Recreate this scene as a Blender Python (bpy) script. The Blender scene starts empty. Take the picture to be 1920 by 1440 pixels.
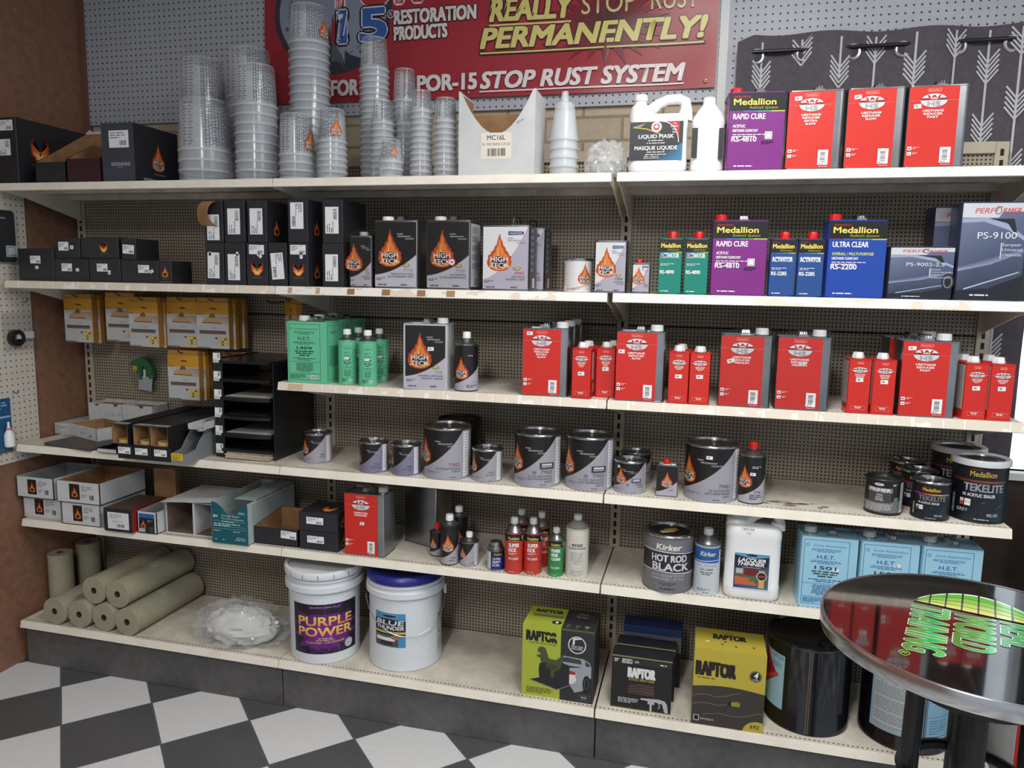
import bpy, math, random
from mathutils import Vector, Matrix
from mathutils.geometry import tessellate_polygon
random.seed(7)
PI = math.pi
SC = bpy.context.scene
COL = SC.collection

# ------------------------------------------------------------------ camera
FPX = 1407.32
CAM = Vector((2.72804, -2.46098, 1.65641))
ROT = Matrix(((0.96947115, -0.24001889, -0.05016599),
              (0.24455413, 0.96134595, 0.12651972),
              (0.01785975, -0.13492552, 0.99069477)))   # columns: right, forward, up
cd = bpy.data.cameras.new('camera')
cd.sensor_width = 36.0
cd.lens = FPX / 1920 * 36.0
cd.clip_start = 0.05
cam = bpy.data.objects.new('camera', cd)
COL.objects.link(cam)
r0, f0, u0 = ROT.col[0], ROT.col[1], ROT.col[2]
cam.matrix_world = Matrix(((r0[0], u0[0], -f0[0], CAM[0]), (r0[1], u0[1], -f0[1], CAM[1]),
                           (r0[2], u0[2], -f0[2], CAM[2]), (0, 0, 0, 1)))
SC.camera = cam

# ------------------------------------------------------------------ world, light, exposure
w = bpy.data.worlds.new('world')
SC.world = w
w.use_nodes = True
w.node_tree.nodes['Background'].inputs[0].default_value = (0.80, 0.90, 1.0, 1)
w.node_tree.nodes['Background'].inputs[1].default_value = 0.53
SC.view_settings.view_transform = 'Standard'
SC.view_settings.look = 'None'
SC.view_settings.gamma = 1.0
SC.view_settings.exposure = 0.14
SC.view_settings.use_curve_mapping = False


def area(name, loc, target, sx, sy, power, col):
    l = bpy.data.lights.new(name, 'AREA')
    l.shape = 'RECTANGLE'
    l.size, l.size_y, l.energy, l.color = sx, sy, power, col
    o = bpy.data.objects.new(name, l)
    COL.objects.link(o)
    o.location = loc
    o.rotation_euler = (Vector(target) - Vector(loc)).to_track_quat('-Z', 'Y').to_euler()
    return o


# fluorescent troffers of the shop (ceiling at 3.1 m) and the shop front behind the camera
area('troffer_light', (2.85, -1.10, 3.02), (2.85, -1.10, 0), 0.30, 1.2, 36, (1.0, 0.985, 0.95))
area('troffer_light', (4.4, -1.6, 3.02), (4.4, -1.6, 0), 0.30, 1.2, 24, (1.0, 0.985, 0.95))
area('troffer_light', (2.2, -3.4, 3.02), (2.2, -3.4, 0), 0.30, 1.2, 75, (1.0, 0.985, 0.96))


# ------------------------------------------------------------------ survey helpers: where a sighted point lies in the room
def sight(px, py):
    return (ROT @ Vector(((px - 960) / FPX, 1, -(py - 720) / FPX)))


def on_z(px, py, z):
    d = sight(px, py)
    return CAM + d * ((z - CAM.z) / d.z)


def on_y(px, py, y):
    d = sight(px, py)
    return CAM + d * ((y - CAM.y) / d.y)


def on_x(px, py, x):
    d = sight(px, py)
    return CAM + d * ((x - CAM.x) / d.x)


def x_at(px, y, z):
    k = px - 960
    a = k * ROT[0][1] - FPX * ROT[0][0]
    b = k * ((y - CAM.y) * ROT[1][1] + (z - CAM.z) * ROT[2][1]) - FPX * ((y - CAM.y) * ROT[1][0] + (z - CAM.z) * ROT[2][0])
    return CAM.x - b / a


def z_at(py, x, y):
    k = 720 - py
    a = k * ROT[2][1] - FPX * ROT[2][2]
    b = k * ((x - CAM.x) * ROT[0][1] + (y - CAM.y) * ROT[1][1]) - FPX * ((x - CAM.x) * ROT[0][2] + (y - CAM.y) * ROT[1][2])
    return CAM.z - b / a


def spot(xl, xr, yb, yt, z, y=None):
    """front face of a box: centre x, y, width, height"""
    if y is None:
        y = on_z((xl + xr) / 2, yb, z).y
    h = .2
    for i in range(3):
        a, b = x_at(xl, y, z + h / 2), x_at(xr, y, z + h / 2)
        h = z_at(yt, (a + b) / 2, y) - z
    return (a + b) / 2, y, b - a, h


def drum(xl, xr, yb, yt, z, y=None):
    """upright cylinder: centre x, y, radius, height"""
    yf = on_z((xl + xr) / 2, yb, z).y if y is None else y
    r, h = .06, .2
    for i in range(8):
        yc = yf + r
        a, b = x_at(xl, yc, z + h / 2), x_at(xr, yc, z + h / 2)
        xc = (a + b) / 2
        r = (b - a) / 2 * abs(yc - CAM.y) / math.hypot(xc - CAM.x, yc - CAM.y)
        h = z_at(yt, xc, yc) - z
    return xc, yc, r, h


def facing(x, y):
    """turn of a round can whose printed front looks towards the aisle where the customer stands"""
    return math.atan2(2.728 - x, y + 2.461)


# ------------------------------------------------------------------ materials
def lin(c):
    return tuple((x / 255 / 12.92) if x / 255 <= .04045 else ((x / 255 + .055) / 1.055) ** 2.4 for x in c[:3])


_M = {}


def mat(name, rgb=(200, 200, 200), rough=.5, metal=0, coat=0, spec=None, alpha=1, trans=0, ior=None):
    if name in _M:
        return _M[name]
    m = bpy.data.materials.new(name)
    m.use_nodes = True
    b = m.node_tree.nodes['Principled BSDF']
    b.inputs['Base Color'].default_value = (*lin(rgb), 1)
    b.inputs['Roughness'].default_value = rough
    b.inputs['Metallic'].default_value = metal
    if coat:
        b.inputs['Coat Weight'].default_value = coat
        b.inputs['Coat Roughness'].default_value = .08
    if spec is not None:
        b.inputs['Specular IOR Level'].default_value = spec
    if alpha < 1:
        b.inputs['Alpha'].default_value = alpha
    if trans:
        b.inputs['Transmission Weight'].default_value = trans
    if ior:
        b.inputs['IOR'].default_value = ior
    _M[name] = m
    return m


class NT:
    """small node graph helper"""

    def __init__(s, m):
        s.t = m.node_tree
        s.n = s.t.nodes
        s.b = s.n['Principled BSDF']

    def new(s, t, **k):
        n = s.n.new(t)
        for a, v in k.items():
            setattr(n, a, v)
        return n

    def link(s, a, b):
        s.t.links.new(a, b)

    def math(s, op, a, b=None, c=None):
        n = s.new('ShaderNodeMath', operation=op)
        for i, x in enumerate((a, b, c)):
            if x is None:
                continue
            if isinstance(x, (int, float)):
                n.inputs[i].default_value = x
            else:
                s.link(x, n.inputs[i])
        return n.outputs[0]

    def mix(s, f, a, b):
        n = s.new('ShaderNodeMix', data_type='RGBA')
        for i, x in ((0, f), (6, a), (7, b)):
            if isinstance(x, (int, float)):
                n.inputs[i].default_value = x
            elif isinstance(x, tuple):
                n.inputs[i].default_value = (*lin(x), 1)
            else:
                s.link(x, n.inputs[i])
        return n.outputs[2]

    def noise(s, vec, scale, detail=3, rough=.55):
        n = s.new('ShaderNodeTexNoise')
        n.inputs['Scale'].default_value = scale
        n.inputs['Detail'].default_value = detail
        n.inputs['Roughness'].default_value = rough
        if vec is not None:
            s.link(vec, n.inputs['Vector'])
        return n.outputs[0]

    def ramp(s, f, lo, hi):
        n = s.new('ShaderNodeMapRange')
        n.inputs[1].default_value, n.inputs[2].default_value = lo, hi
        s.link(f, n.inputs[0])
        return n.outputs[0]

    def pos(s):
        return s.new('ShaderNodeNewGeometry').outputs['Position']

    def obj(s):
        return s.new('ShaderNodeTexCoord').outputs['Object']

    def xyz(s, v):
        n = s.new('ShaderNodeSeparateXYZ')
        s.link(v, n.inputs[0])
        return n.outputs

    def bump(s, h, strength, dist=.01):
        n = s.new('ShaderNodeBump')
        n.inputs['Strength'].default_value = strength
        n.inputs['Distance'].default_value = dist
        s.link(h, n.inputs['Height'])
        s.link(n.outputs[0], s.b.inputs['Normal'])


def cell(g, c, pitch, off=0.0):
    """distance from the nearest point of a grid with this pitch"""
    f = g.math('FRACT', g.math('ADD', g.math('DIVIDE', c, pitch), .5 + off))
    return g.math('MULTIPLY', g.math('ABSOLUTE', g.math('SUBTRACT', f, .5)), pitch)


def pegboard_material(name, rgb, pitch, hole, ax=0, rough=.6, dark=(22, 20, 19), var=8):
    m = mat(name, rgb, rough)
    g = NT(m)
    p = g.obj()
    o = g.xyz(p)
    dx, dz = cell(g, o[ax], pitch), cell(g, o[2], pitch)
    d = g.math('SQRT', g.math('ADD', g.math('MULTIPLY', dx, dx), g.math('MULTIPLY', dz, dz)))
    h = g.math('LESS_THAN', d, hole)
    n = g.ramp(g.noise(p, 3.0), .35, .65)
    base = g.mix(n, tuple(max(0, x - var) for x in rgb), tuple(min(255, x + var) for x in rgb))
    g.link(g.mix(h, base, dark), g.b.inputs['Base Color'])
    return m


def noisy(name, rgb, rgb2, scale, rough=.6, lo=.35, hi=.65, bump=0, stretch=None, metal=0):
    if name in _M:
        return _M[name]
    m = mat(name, rgb, rough, metal)
    g = NT(m)
    p = g.obj()
    if stretch:
        mp = g.new('ShaderNodeMapping')
        mp.inputs['Scale'].default_value = stretch
        g.link(p, mp.inputs[0])
        p = mp.outputs[0]
    n = g.noise(p, scale, 4)
    g.link(g.mix(g.ramp(n, lo, hi), rgb, rgb2), g.b.inputs['Base Color'])
    if bump:
        g.bump(n, bump)
    return m


def ink_material(name, rough, coat=0, metal=0, alpha=1):
    m = mat(name, (255, 255, 255), rough, metal, coat, alpha=alpha)
    g = NT(m)
    a = g.new('ShaderNodeAttribute', attribute_name='ink')
    g.link(a.outputs['Color'], g.b.inputs['Base Color'])
    return m


INK = ink_material('printed_tin', .42, .06)
INKP = ink_material('printed_card', .62)
INKV = ink_material('printed_vinyl', .28, .15)
INKC = ink_material('printed_cloth', .85)
TIN = noisy('tinplate', (150, 152, 154), (178, 180, 182), 6, .30, metal=1)
TIN2 = mat('bright_tin', (190, 192, 195), .22, 1)
DKTIN = mat('dull_tin', (95, 95, 96), .4, 1)
WHITEP = mat('white_plastic', (232, 234, 235), .38)
GREYP = mat('grey_plastic', (180, 184, 186), .4)
REDP = mat('red_plastic', (205, 22, 18), .35)
BLKP = mat('black_plastic', (17, 17, 19), .35)
KRAFT = noisy('kraft_card', (158, 120, 82), (140, 104, 70), 20, .8)
WCARD = noisy('white_card', (205, 207, 208), (192, 194, 196), 8, .7)
BCARD = noisy('black_card', (40, 41, 47), (33, 34, 39), 9, .45)
GCARD = noisy('slate_card', (62, 68, 80), (54, 60, 71), 9, .5)
CHROME = mat('chrome', (205, 206, 208), .12, 1)
STICK = mat('sticker_paper', (226, 229, 232), .5)


# ------------------------------------------------------------------ mesh builder
class MB:
    def __init__(s):
        s.v, s.f, s.m = [], [], []

    def add(s, vs, fs, m=0):
        o = len(s.v)
        s.v += [tuple(v) for v in vs]
        for f in fs:
            s.f.append(tuple(o + i for i in f))
            s.m.append(m)
        return s

    def box(s, x0, x1, y0, y1, z0, z1, m=0):
        return s.add([(x0, y0, z0), (x1, y0, z0), (x1, y1, z0), (x0, y1, z0), (x0, y0, z1), (x1, y0, z1), (x1, y1, z1), (x0, y1, z1)],
                     [(0, 3, 2, 1), (4, 5, 6, 7), (0, 1, 5, 4), (1, 2, 6, 5), (2, 3, 7, 6), (3, 0, 4, 7)], m)

    def bbox(s, x0, x1, y0, y1, z0, z1, b=.003, m=0):
        """box with chamfered edges"""
        w, d = x1 - x0, y1 - y0
        cx, cy = (x0 + x1) / 2, (y0 + y1) / 2
        R = [rr(w - 2 * b, d - 2 * b, b * .5, 1, cx, cy), rr(w, d, b, 1, cx, cy), rr(w, d, b, 1, cx, cy), rr(w - 2 * b, d - 2 * b, b * .5, 1, cx, cy)]
        return s.loft([[(x, y, z) for x, y in r] for r, z in zip(R, (z0, z0 + b, z1 - b, z1))], m)

    def loft(s, rings, m=0, cap=(True, True), closed=True):
        o = len(s.v)
        n = len(rings[0])
        for r in rings:
            s.v += [tuple(p) for p in r]
        for i in range(len(rings) - 1):
            for j in range(n if closed else n - 1):
                k = (j + 1) % n
                s.f.append((o + i * n + j, o + i * n + k, o + (i + 1) * n + k, o + (i + 1) * n + j))
                s.m.append(m)
        if cap[0]:
            s.f.append(tuple(o + j for j in range(n))[::-1])
            s.m.append(m)
        if cap[1]:
            s.f.append(tuple(o + (len(rings) - 1) * n + j for j in range(n)))
            s.m.append(m)
        return s

    def lathe(s, prof, n=32, m=0, cap=(True, True), cx=0, cy=0, z0=0):
        rings = [[(cx + r * math.cos(2 * PI * j / n), cy + r * math.sin(2 * PI * j / n), z0 + z) for j in range(n)] for r, z in prof]
        return s.loft(rings, m, cap)

    def tube(s, pts, r, n=8, m=0, cap=True):
        pts = [Vector(p) for p in pts]
        rings = []
        up = None
        for i, p in enumerate(pts):
            t = (pts[min(i + 1, len(pts) - 1)] - pts[max(i - 1, 0)]).normalized()
            if up is None:
                up = Vector((0, 0, 1)) if abs(t.z) < .9 else Vector((1, 0, 0))
            a = t.cross(up).normalized()
            up = a.cross(t).normalized()
            rad = r[i] if isinstance(r, (list, tuple)) else r
            rings.append([p + (a * math.cos(2 * PI * j / n) + up * math.sin(2 * PI * j / n)) * rad for j in range(n)])
        return s.loft(rings, m, (cap, cap))

    def extrude(s, poly, y0, y1, m=0):
        """polygon in x,z pushed along y"""
        n = len(poly)
        o = len(s.v)
        s.v += [(x, y0, z) for x, z in poly] + [(x, y1, z) for x, z in poly]
        for t in tessellate_polygon([[Vector((x, z, 0)) for x, z in poly]]):
            s.f.append(tuple(o + i for i in t))
            s.m.append(m)
            s.f.append(tuple(o + n + i for i in t[::-1]))
            s.m.append(m)
        for i in range(n):
            k = (i + 1) % n
            s.f.append((o + i, o + k, o + n + k, o + n + i))
            s.m.append(m)
        return s

    def xf(s, M, start=0):
        s.v[start:] = [tuple(M @ Vector(v)) for v in s.v[start:]]
        return s

    def build(s, name, mats, parent=None, smooth=35, fix=True):
        me = bpy.data.meshes.new(name)
        me.from_pydata(s.v, [], s.f)
        for m in (mats if isinstance(mats, (list, tuple)) else [mats]):
            me.materials.append(m)
        if any(s.m):
            me.polygons.foreach_set('material_index', s.m)
        if fix:
            import bmesh
            b = bmesh.new()
            b.from_mesh(me)
            bmesh.ops.recalc_face_normals(b, faces=b.faces)
            b.to_mesh(me)
            b.free()
        if smooth:
            me.shade_smooth()
            me.set_sharp_from_angle(angle=math.radians(smooth))
        me.update()
        o = bpy.data.objects.new(name, me)
        COL.objects.link(o)
        if parent:
            o.parent = parent
        return o


def rr(w, d, r, n=4, cx=0, cy=0):
    r = min(r, w / 2 - 1e-5, d / 2 - 1e-5)
    out = []
    for sx, sy, a0 in ((1, 1, 0), (-1, 1, PI / 2), (-1, -1, PI), (1, -1, 3 * PI / 2)):
        for i in range(n + 1):
            a = a0 + PI / 2 * i / n
            out.append((cx + sx * (w / 2 - r) + r * math.cos(a), cy + sy * (d / 2 - r) + r * math.sin(a)))
    return out


# ------------------------------------------------------------------ objects, labels, copies
def tag(o, label, cat, group=None, kind=None):
    if label:
        o['label'] = label
    if cat:
        o['category'] = cat
    if group:
        o['group'] = group
    if kind:
        o['kind'] = kind
    return o


def thing(name, loc=(0, 0, 0), rot=0, label=None, cat=None, group=None):
    o = bpy.data.objects.new(name, None)
    o.empty_display_size = .05
    COL.objects.link(o)
    o.location = loc
    o.rotation_euler = (0, 0, rot)
    return tag(o, label, cat, group)


def dup(o, loc=None, rot=0, label=None, parent=None):
    kids = list(o.children)
    c = o.copy()
    COL.objects.link(c)
    if parent is not None:
        c.parent = parent
    if loc is not None:
        c.location = loc
        c.rotation_euler = (0, 0, rot)
    if label:
        c['label'] = label
    for k in kids:
        dup(k, parent=c)
    return c


def put(o, loc, rot=0, label=None, cat=None, group=None):
    o.location = loc
    o.rotation_euler = (0, 0, rot)
    return tag(o, label, cat, group)


# ------------------------------------------------------------------ printed graphics
_T = {}


def glyphs(s, bold, res=3):
    k = (s, round(bold, 3), res)
    if k in _T:
        return _T[k]
    cu = bpy.data.curves.new('t', 'FONT')
    cu.body = s
    cu.align_x = 'LEFT'
    cu.dimensions = '2D'
    cu.fill_mode = 'FRONT' if False else 'BOTH'
    cu.offset = bold
    cu.resolution_u = res
    ob = bpy.data.objects.new('t', cu)
    me = bpy.data.meshes.new_from_object(ob)
    me.calc_loop_triangles()
    vs = [(v.co.x, v.co.y) for v in me.vertices]
    ts = [tuple(t.vertices) for t in me.loop_triangles]
    bpy.data.objects.remove(ob)
    bpy.data.curves.remove(cu)
    bpy.data.meshes.remove(me)
    x0 = min((v[0] for v in vs), default=0)
    x1 = max((v[0] for v in vs), default=1)
    _T[k] = ([(x - x0, y) for x, y in vs], ts, x1 - x0)
    return _T[k]


CAPH = max(y for x, y in glyphs('H', 0)[0])


class Ink:
    def __init__(s):
        s.t = []
        s.L = 0
        s.R = None

    def at(s, x=0, y=0, a=0):
        s.R = (math.cos(a), math.sin(a), x, y) if (x or y or a) else None
        return s

    def tris(s, pts, ts, cols):
        s.L += 1
        if s.R:
            c, n, tx, ty = s.R
            pts = [(c * x - n * y + tx, n * x + c * y + ty) for x, y in pts]
        lc = [lin(c) for c in cols] if isinstance(cols, list) else [lin(cols)] * len(pts)
        for a, b, c in ts:
            A, B, Cc = pts[a], pts[b], pts[c]
            if (B[0] - A[0]) * (Cc[1] - A[1]) - (B[1] - A[1]) * (Cc[0] - A[0]) < 0:
                b, c = c, b
            s.t.append(((pts[a], lc[a]), (pts[b], lc[b]), (pts[c], lc[c]), s.L))
        return s

    def poly(s, pts, col):
        return s.tris(pts, tessellate_polygon([[Vector((x, y, 0)) for x, y in pts]]), col)

    def rect(s, x, y, w, h, col, a=0):
        p = [(x, y), (x + w, y), (x + w, y + h), (x, y + h)]
        if a:
            cx, cy = x + w / 2, y + h / 2
            p = [(cx + (u - cx) * math.cos(a) - (v - cy) * math.sin(a), cy + (u - cx) * math.sin(a) + (v - cy) * math.cos(a)) for u, v in p]
        return s.tris(p, [(0, 1, 2), (0, 2, 3)], col)

    def frame(s, x, y, w, h, t, col):
        o = [(x, y), (x + w, y), (x + w, y + h), (x, y + h), (x + t, y + t), (x + w - t, y + t), (x + w - t, y + h - t), (x + t, y + h - t)]
        return s.tris(o, [(0, 1, 5), (0, 5, 4), (1, 2, 6), (1, 6, 5), (2, 3, 7), (2, 7, 6), (3, 0, 4), (3, 4, 7)], col)

    def ell(s, cx, cy, rx, ry, col, n=28, a0=0, a1=2 * PI, rim=None):
        pts = [(cx, cy)] + [(cx + rx * math.cos(a0 + (a1 - a0) * i / n), cy + ry * math.sin(a0 + (a1 - a0) * i / n)) for i in range(n + 1)]
        return s.tris(pts, [(0, i, i + 1) for i in range(1, n + 1)], [col] + [rim] * (n + 1) if rim else col)

    def ring(s, cx, cy, rx, ry, t, col, n=36, a0=0, a1=2 * PI):
        p = []
        for i in range(n + 1):
            a = a0 + (a1 - a0) * i / n
            p += [(cx + rx * math.cos(a), cy + ry * math.sin(a)), (cx + (rx - t) * math.cos(a), cy + (ry - t) * math.sin(a))]
        return s.tris(p, [t_ for i in range(n) for t_ in ((2 * i, 2 * i + 2, 2 * i + 3), (2 * i, 2 * i + 3, 2 * i + 1))], col)

    def fan(s, cx, cy, pts, cin, cout):
        n = len(pts)
        return s.tris([(cx, cy)] + pts, [(0, i + 1, (i + 1) % n + 1) for i in range(n)], [cin] + [cout] * n)

    def line(s, pts, t, col):
        p = []
        for i, (x, y) in enumerate(pts):
            a, b = pts[max(i - 1, 0)], pts[min(i + 1, len(pts) - 1)]
            dx, dy = b[0] - a[0], b[1] - a[1]
            l = math.hypot(dx, dy) or 1
            p += [(x - dy / l * t / 2, y + dx / l * t / 2), (x + dy / l * t / 2, y - dx / l * t / 2)]
        return s.tris(p, [q for i in range(len(pts) - 1) for q in ((2 * i, 2 * i + 1, 2 * i + 3), (2 * i, 2 * i + 3, 2 * i + 2))], col)

    def text(s, txt, x, y, h, col, w=None, al='C', bold=.012, sh=0, out=None, ow=.03, a=0, curve=None, res=3, maxw=None):
        # heavy type: the plain outline printed several times with small shifts
        off = 0
        k = h / CAPH
        vs, ts, tw = glyphs(txt, off, res)
        sx = (w / (tw * k)) if w else 1.0
        if maxw and tw * k > maxw:
            sx = maxw / (tw * k)
        x0 = {'C': -.5, 'L': 0, 'R': -1}[al] * tw * k * sx
        e = max(0, bold - .004) * .72
        heavy = [(0, 0)] if e < .009 else [(q * e, r_ * e * .7) for q in ((-1, 0, 1) if e < .035 else (-1, -.33, .33, 1)) for r_ in (-1, 1)]
        edge = [((e + ow) * math.cos(PI * i / 5), (e * .8 + ow) * math.sin(PI * i / 5)) for i in range(10)] if out else []
        for shifts, c in ((edge, out), (heavy, col)):
            for dx, dy in shifts:
                q = []
                for vx, vy in vs:
                    px, py = x0 + vx * k * sx + dx * k + sh * vy * k, (vy + dy) * k
                    if curve:
                        py += curve(px)
                    if a:
                        px, py = px * math.cos(a) - py * math.sin(a), px * math.sin(a) + py * math.cos(a)
                    q.append((x + px, y + py))
                if isinstance(c[0], tuple):
                    cc = []
                    for vx, vy in vs:
                        f = min(1, max(0, vy / CAPH))
                        cc.append(tuple(c[0][i] * (1 - f) + c[1][i] * f for i in range(3)))
                    s.tris(q, ts, cc)
                else:
                    s.tris(q, ts, c)
                s.L -= .72
            s.L += 1 if shifts else 0
        return s

    def fine(s, x, y, w, n, lh, col, al='L', fill=.45, seed=1):
        """illegible small print"""
        R = random.Random(seed * 77 + n)
        pts, ts = [], []
        for i in range(n):
            lw = w * (1 if i < n - 1 else .6) * R.uniform(.82, 1)
            xx = x if al == 'L' else x - lw / 2
            e = xx + lw
            while xx < e:
                ww = min(R.uniform(1.2, 4) * lh, e - xx)
                k = len(pts)
                yy = y - i * lh
                pts += [(xx, yy), (xx + ww, yy), (xx + ww, yy + lh * fill), (xx, yy + lh * fill)]
                ts += [(k, k + 1, k + 2), (k, k + 2, k + 3)]
                xx += ww + lh * .5
        return s.tris(pts, ts, col)

    def bars(s, x, y, w, h, vert=True, col=(25, 25, 28), bg=None, seed=3, n=22):
        if bg:
            m = min(w, h) * .14
            s.rect(x - m, y - m, w + 2 * m, h + 2 * m, bg)
        R = random.Random(seed)
        pts, ts = [], []
        L = w if vert else h
        p = 0
        u = L / n
        while p < L:
            b = u * R.choice((.35, .5, .9))
            k = len(pts)
            q = min(p + b, L)
            pts += [(x + p, y), (x + q, y), (x + q, y + h), (x + p, y + h)] if vert else [(x, y + p), (x + w, y + p), (x + w, y + q), (x, y + q)]
            ts += [(k, k + 1, k + 2), (k, k + 2, k + 3)]
            p += b + u * R.choice((.4, .6, 1.0))
        return s.tris(pts, ts, col)

    def build(s, name, mp, parent=None, m=None, du=None, eps=.00005, base=.0003):
        V, F, Cc, idx = [], [], [], {}

        def vid(p, c, L):
            k = (round(p[0], 6), round(p[1], 6), L, c)
            i = idx.get(k)
            if i is None:
                i = idx[k] = len(V)
                V.append(mp(p[0], p[1], base + eps * L))
                Cc.append((*c, 1.0))
            return i

        for A, B, D, L in s.t:
            polys = [[A, B, D]]
            if du:
                lo, hi = min(A[0][0], B[0][0], D[0][0]), max(A[0][0], B[0][0], D[0][0])
                k0, k1 = math.floor(lo / du), math.floor((hi - 1e-9) / du)
                if k1 > k0:
                    polys = [clip(clip([A, B, D], k * du, 1), (k + 1) * du, -1) for k in range(k0, k1 + 1)]
            for p in polys:
                if len(p) < 3:
                    continue
                ids = [vid(q, c, L) for q, c in p]
                for i in range(1, len(ids) - 1):
                    t = (ids[0], ids[i], ids[i + 1])
                    if len(set(t)) == 3:
                        F.append(t)
        me = bpy.data.meshes.new(name)
        me.from_pydata(V, [], F)
        at = me.color_attributes.new('ink', 'FLOAT_COLOR', 'POINT')
        at.data.foreach_set('color', [x for c in Cc for x in c])
        me.materials.append(m or INK)
        if du:
            me.shade_smooth()
        me.update()
        o = bpy.data.objects.new(name, me)
        COL.objects.link(o)
        if parent:
            o.parent = parent
        return o


def clip(poly, x, side):
    out = []
    n = len(poly)
    for i in range(n):
        (p, c), (q, d) = poly[i], poly[(i + 1) % n]
        ip, iq = (p[0] - x) * side >= -1e-12, (q[0] - x) * side >= -1e-12
        if ip:
            out.append((p, c))
        if ip != iq:
            f = (x - p[0]) / (q[0] - p[0])
            out.append(((x, p[1] + f * (q[1] - p[1])), tuple(c[k] + f * (d[k] - c[k]) for k in range(3))))
    return out


def front(y=0.0):
    return lambda u, v, o: (u, y - o, v)


def side_r(x):
    return lambda u, v, o: (x + o, u, v)


def side_l(x):
    return lambda u, v, o: (x - o, -u, v)


def top(z):
    return lambda u, v, o: (u, v, z + o)


def round_(r, a0=0.0):
    return lambda u, v, o: ((r + o) * math.sin(u / r + a0), -(r + o) * math.cos(u / r + a0), v)


def cone_(r0, r1, h, a0=0.0):
    def f(u, v, o):
        r = r0 + (r1 - r0) * v / h + o
        a = u / ((r0 + r1) / 2) + a0
        return (r * math.sin(a), -r * math.cos(a), v)
    return f


def sticker(parent, x, z, w, h, y, a=0, kind='price', seed=1, mp=None, name=None):
    k = Ink()
    k.at(x, z, a)
    k.rect(-w / 2, -h / 2, w, h, (228, 231, 234))
    if kind == 'price':
        k.fine(-w * .3, -h * .15, w * .6, 1, h * .5, (120, 122, 126), seed=seed, fill=.7)
    else:
        if w > h:
            k.fine(-w * .44, h * .28, w * .5, 3, h * .17, (110, 112, 118), seed=seed)
            k.fine(w * .1, h * .34, w * .3, 1, h * .12, (110, 112, 118), seed=seed + 1)
            k.bars(w * .08, -h * .4, w * .34, h * .3, seed=seed)
        else:
            k.at(x, z, a + PI / 2 * (1 if kind == 'ship' else -1))
            W, H = h, w
            k.fine(-W * .46, H * .3, W * .35, 3, H * .15, (110, 112, 118), seed=seed)
            k.fine(-W * .46, -H * .1, W * .8, 1, H * .12, (110, 112, 118), seed=seed + 1)
            k.bars(W * .02, -H * .38, W * .4, H * .28, seed=seed)
    return k.build(name or ('price_sticker' if kind == 'price' else 'barcode_label'), mp or front(y), parent, INKP, base=.0012)

# ================================================================== THE SETTING
Z1, Z2, Z3, Z4, Z5, ZB = 2.007, 1.626, 1.274, 0.952, 0.632, 0.200
BAY = 1.22
YB = 0.41          # face of the gondola's perforated back
XW = -0.035        # left wall

IVORY = mat('ivory_enamel', (226, 218, 202), .42)


def deck_material():
    m = mat('ivory_deck', (222, 214, 198), .5)
    g = NT(m)
    p = g.obj()
    o = g.xyz(p)
    n = g.ramp(g.noise(p, 6, 7, .7), .38, .72)
    base = g.mix(g.math('MULTIPLY', n, .8), (220, 213, 200), (158, 149, 136))
    dx = cell(g, o[0], .0145)
    dy = g.math('ABSOLUTE', g.math('SUBTRACT', o[1], .016))
    d = g.math('MAXIMUM', g.math('MULTIPLY', dx, .8), dy)
    g.link(g.mix(g.math('LESS_THAN', d, .0026), base, (50, 45, 40)), g.b.inputs['Base Color'])
    return m


DECK = deck_material()


def rail_material(name, kind):
    m = mat(name, (232, 226, 212), .4)
    g = NT(m)
    p = g.obj()
    o = g.xyz(p)
    clean, tan = (234, 228, 215), (205, 190, 166)
    if kind == 'tape':        # rows of old label tape with gaps between
        f = g.math('FRACT', g.math('DIVIDE', g.math('ADD', o[0], g.math('MULTIPLY', g.math('SINE', g.math('MULTIPLY', o[0], 31)), .02)), .083))
        gap = g.math('LESS_THAN', f, .05)
        n = g.math('GREATER_THAN', g.noise(p, 17, 3), .62)
        g.link(g.mix(g.math('MAXIMUM', gap, n), (222, 212, 196), (238, 234, 226)), g.b.inputs['Base Color'])
    elif kind == 'torn':      # remnants of torn-off tape
        mp = g.new('ShaderNodeMapping')
        mp.inputs['Scale'].default_value = (1, 1, 2.2)
        g.link(p, mp.inputs[0])
        n = g.math('GREATER_THAN', g.noise(mp.outputs[0], 11, 5, .6), .57)
        g.link(g.mix(n, (236, 232, 224), (219, 207, 190)), g.b.inputs['Base Color'])
    else:
        n = g.ramp(g.noise(p, 6, 4), .5, .8)
        g.link(g.mix(g.math('MULTIPLY', n, .5), clean, tan), g.b.inputs['Base Color'])
    return m


RAILS = {'plain': rail_material('price_rail_plain', 'plain'), 'tape': rail_material('price_rail_taped', 'tape'), 'torn': rail_material('price_rail_torn', 'torn')}


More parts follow.
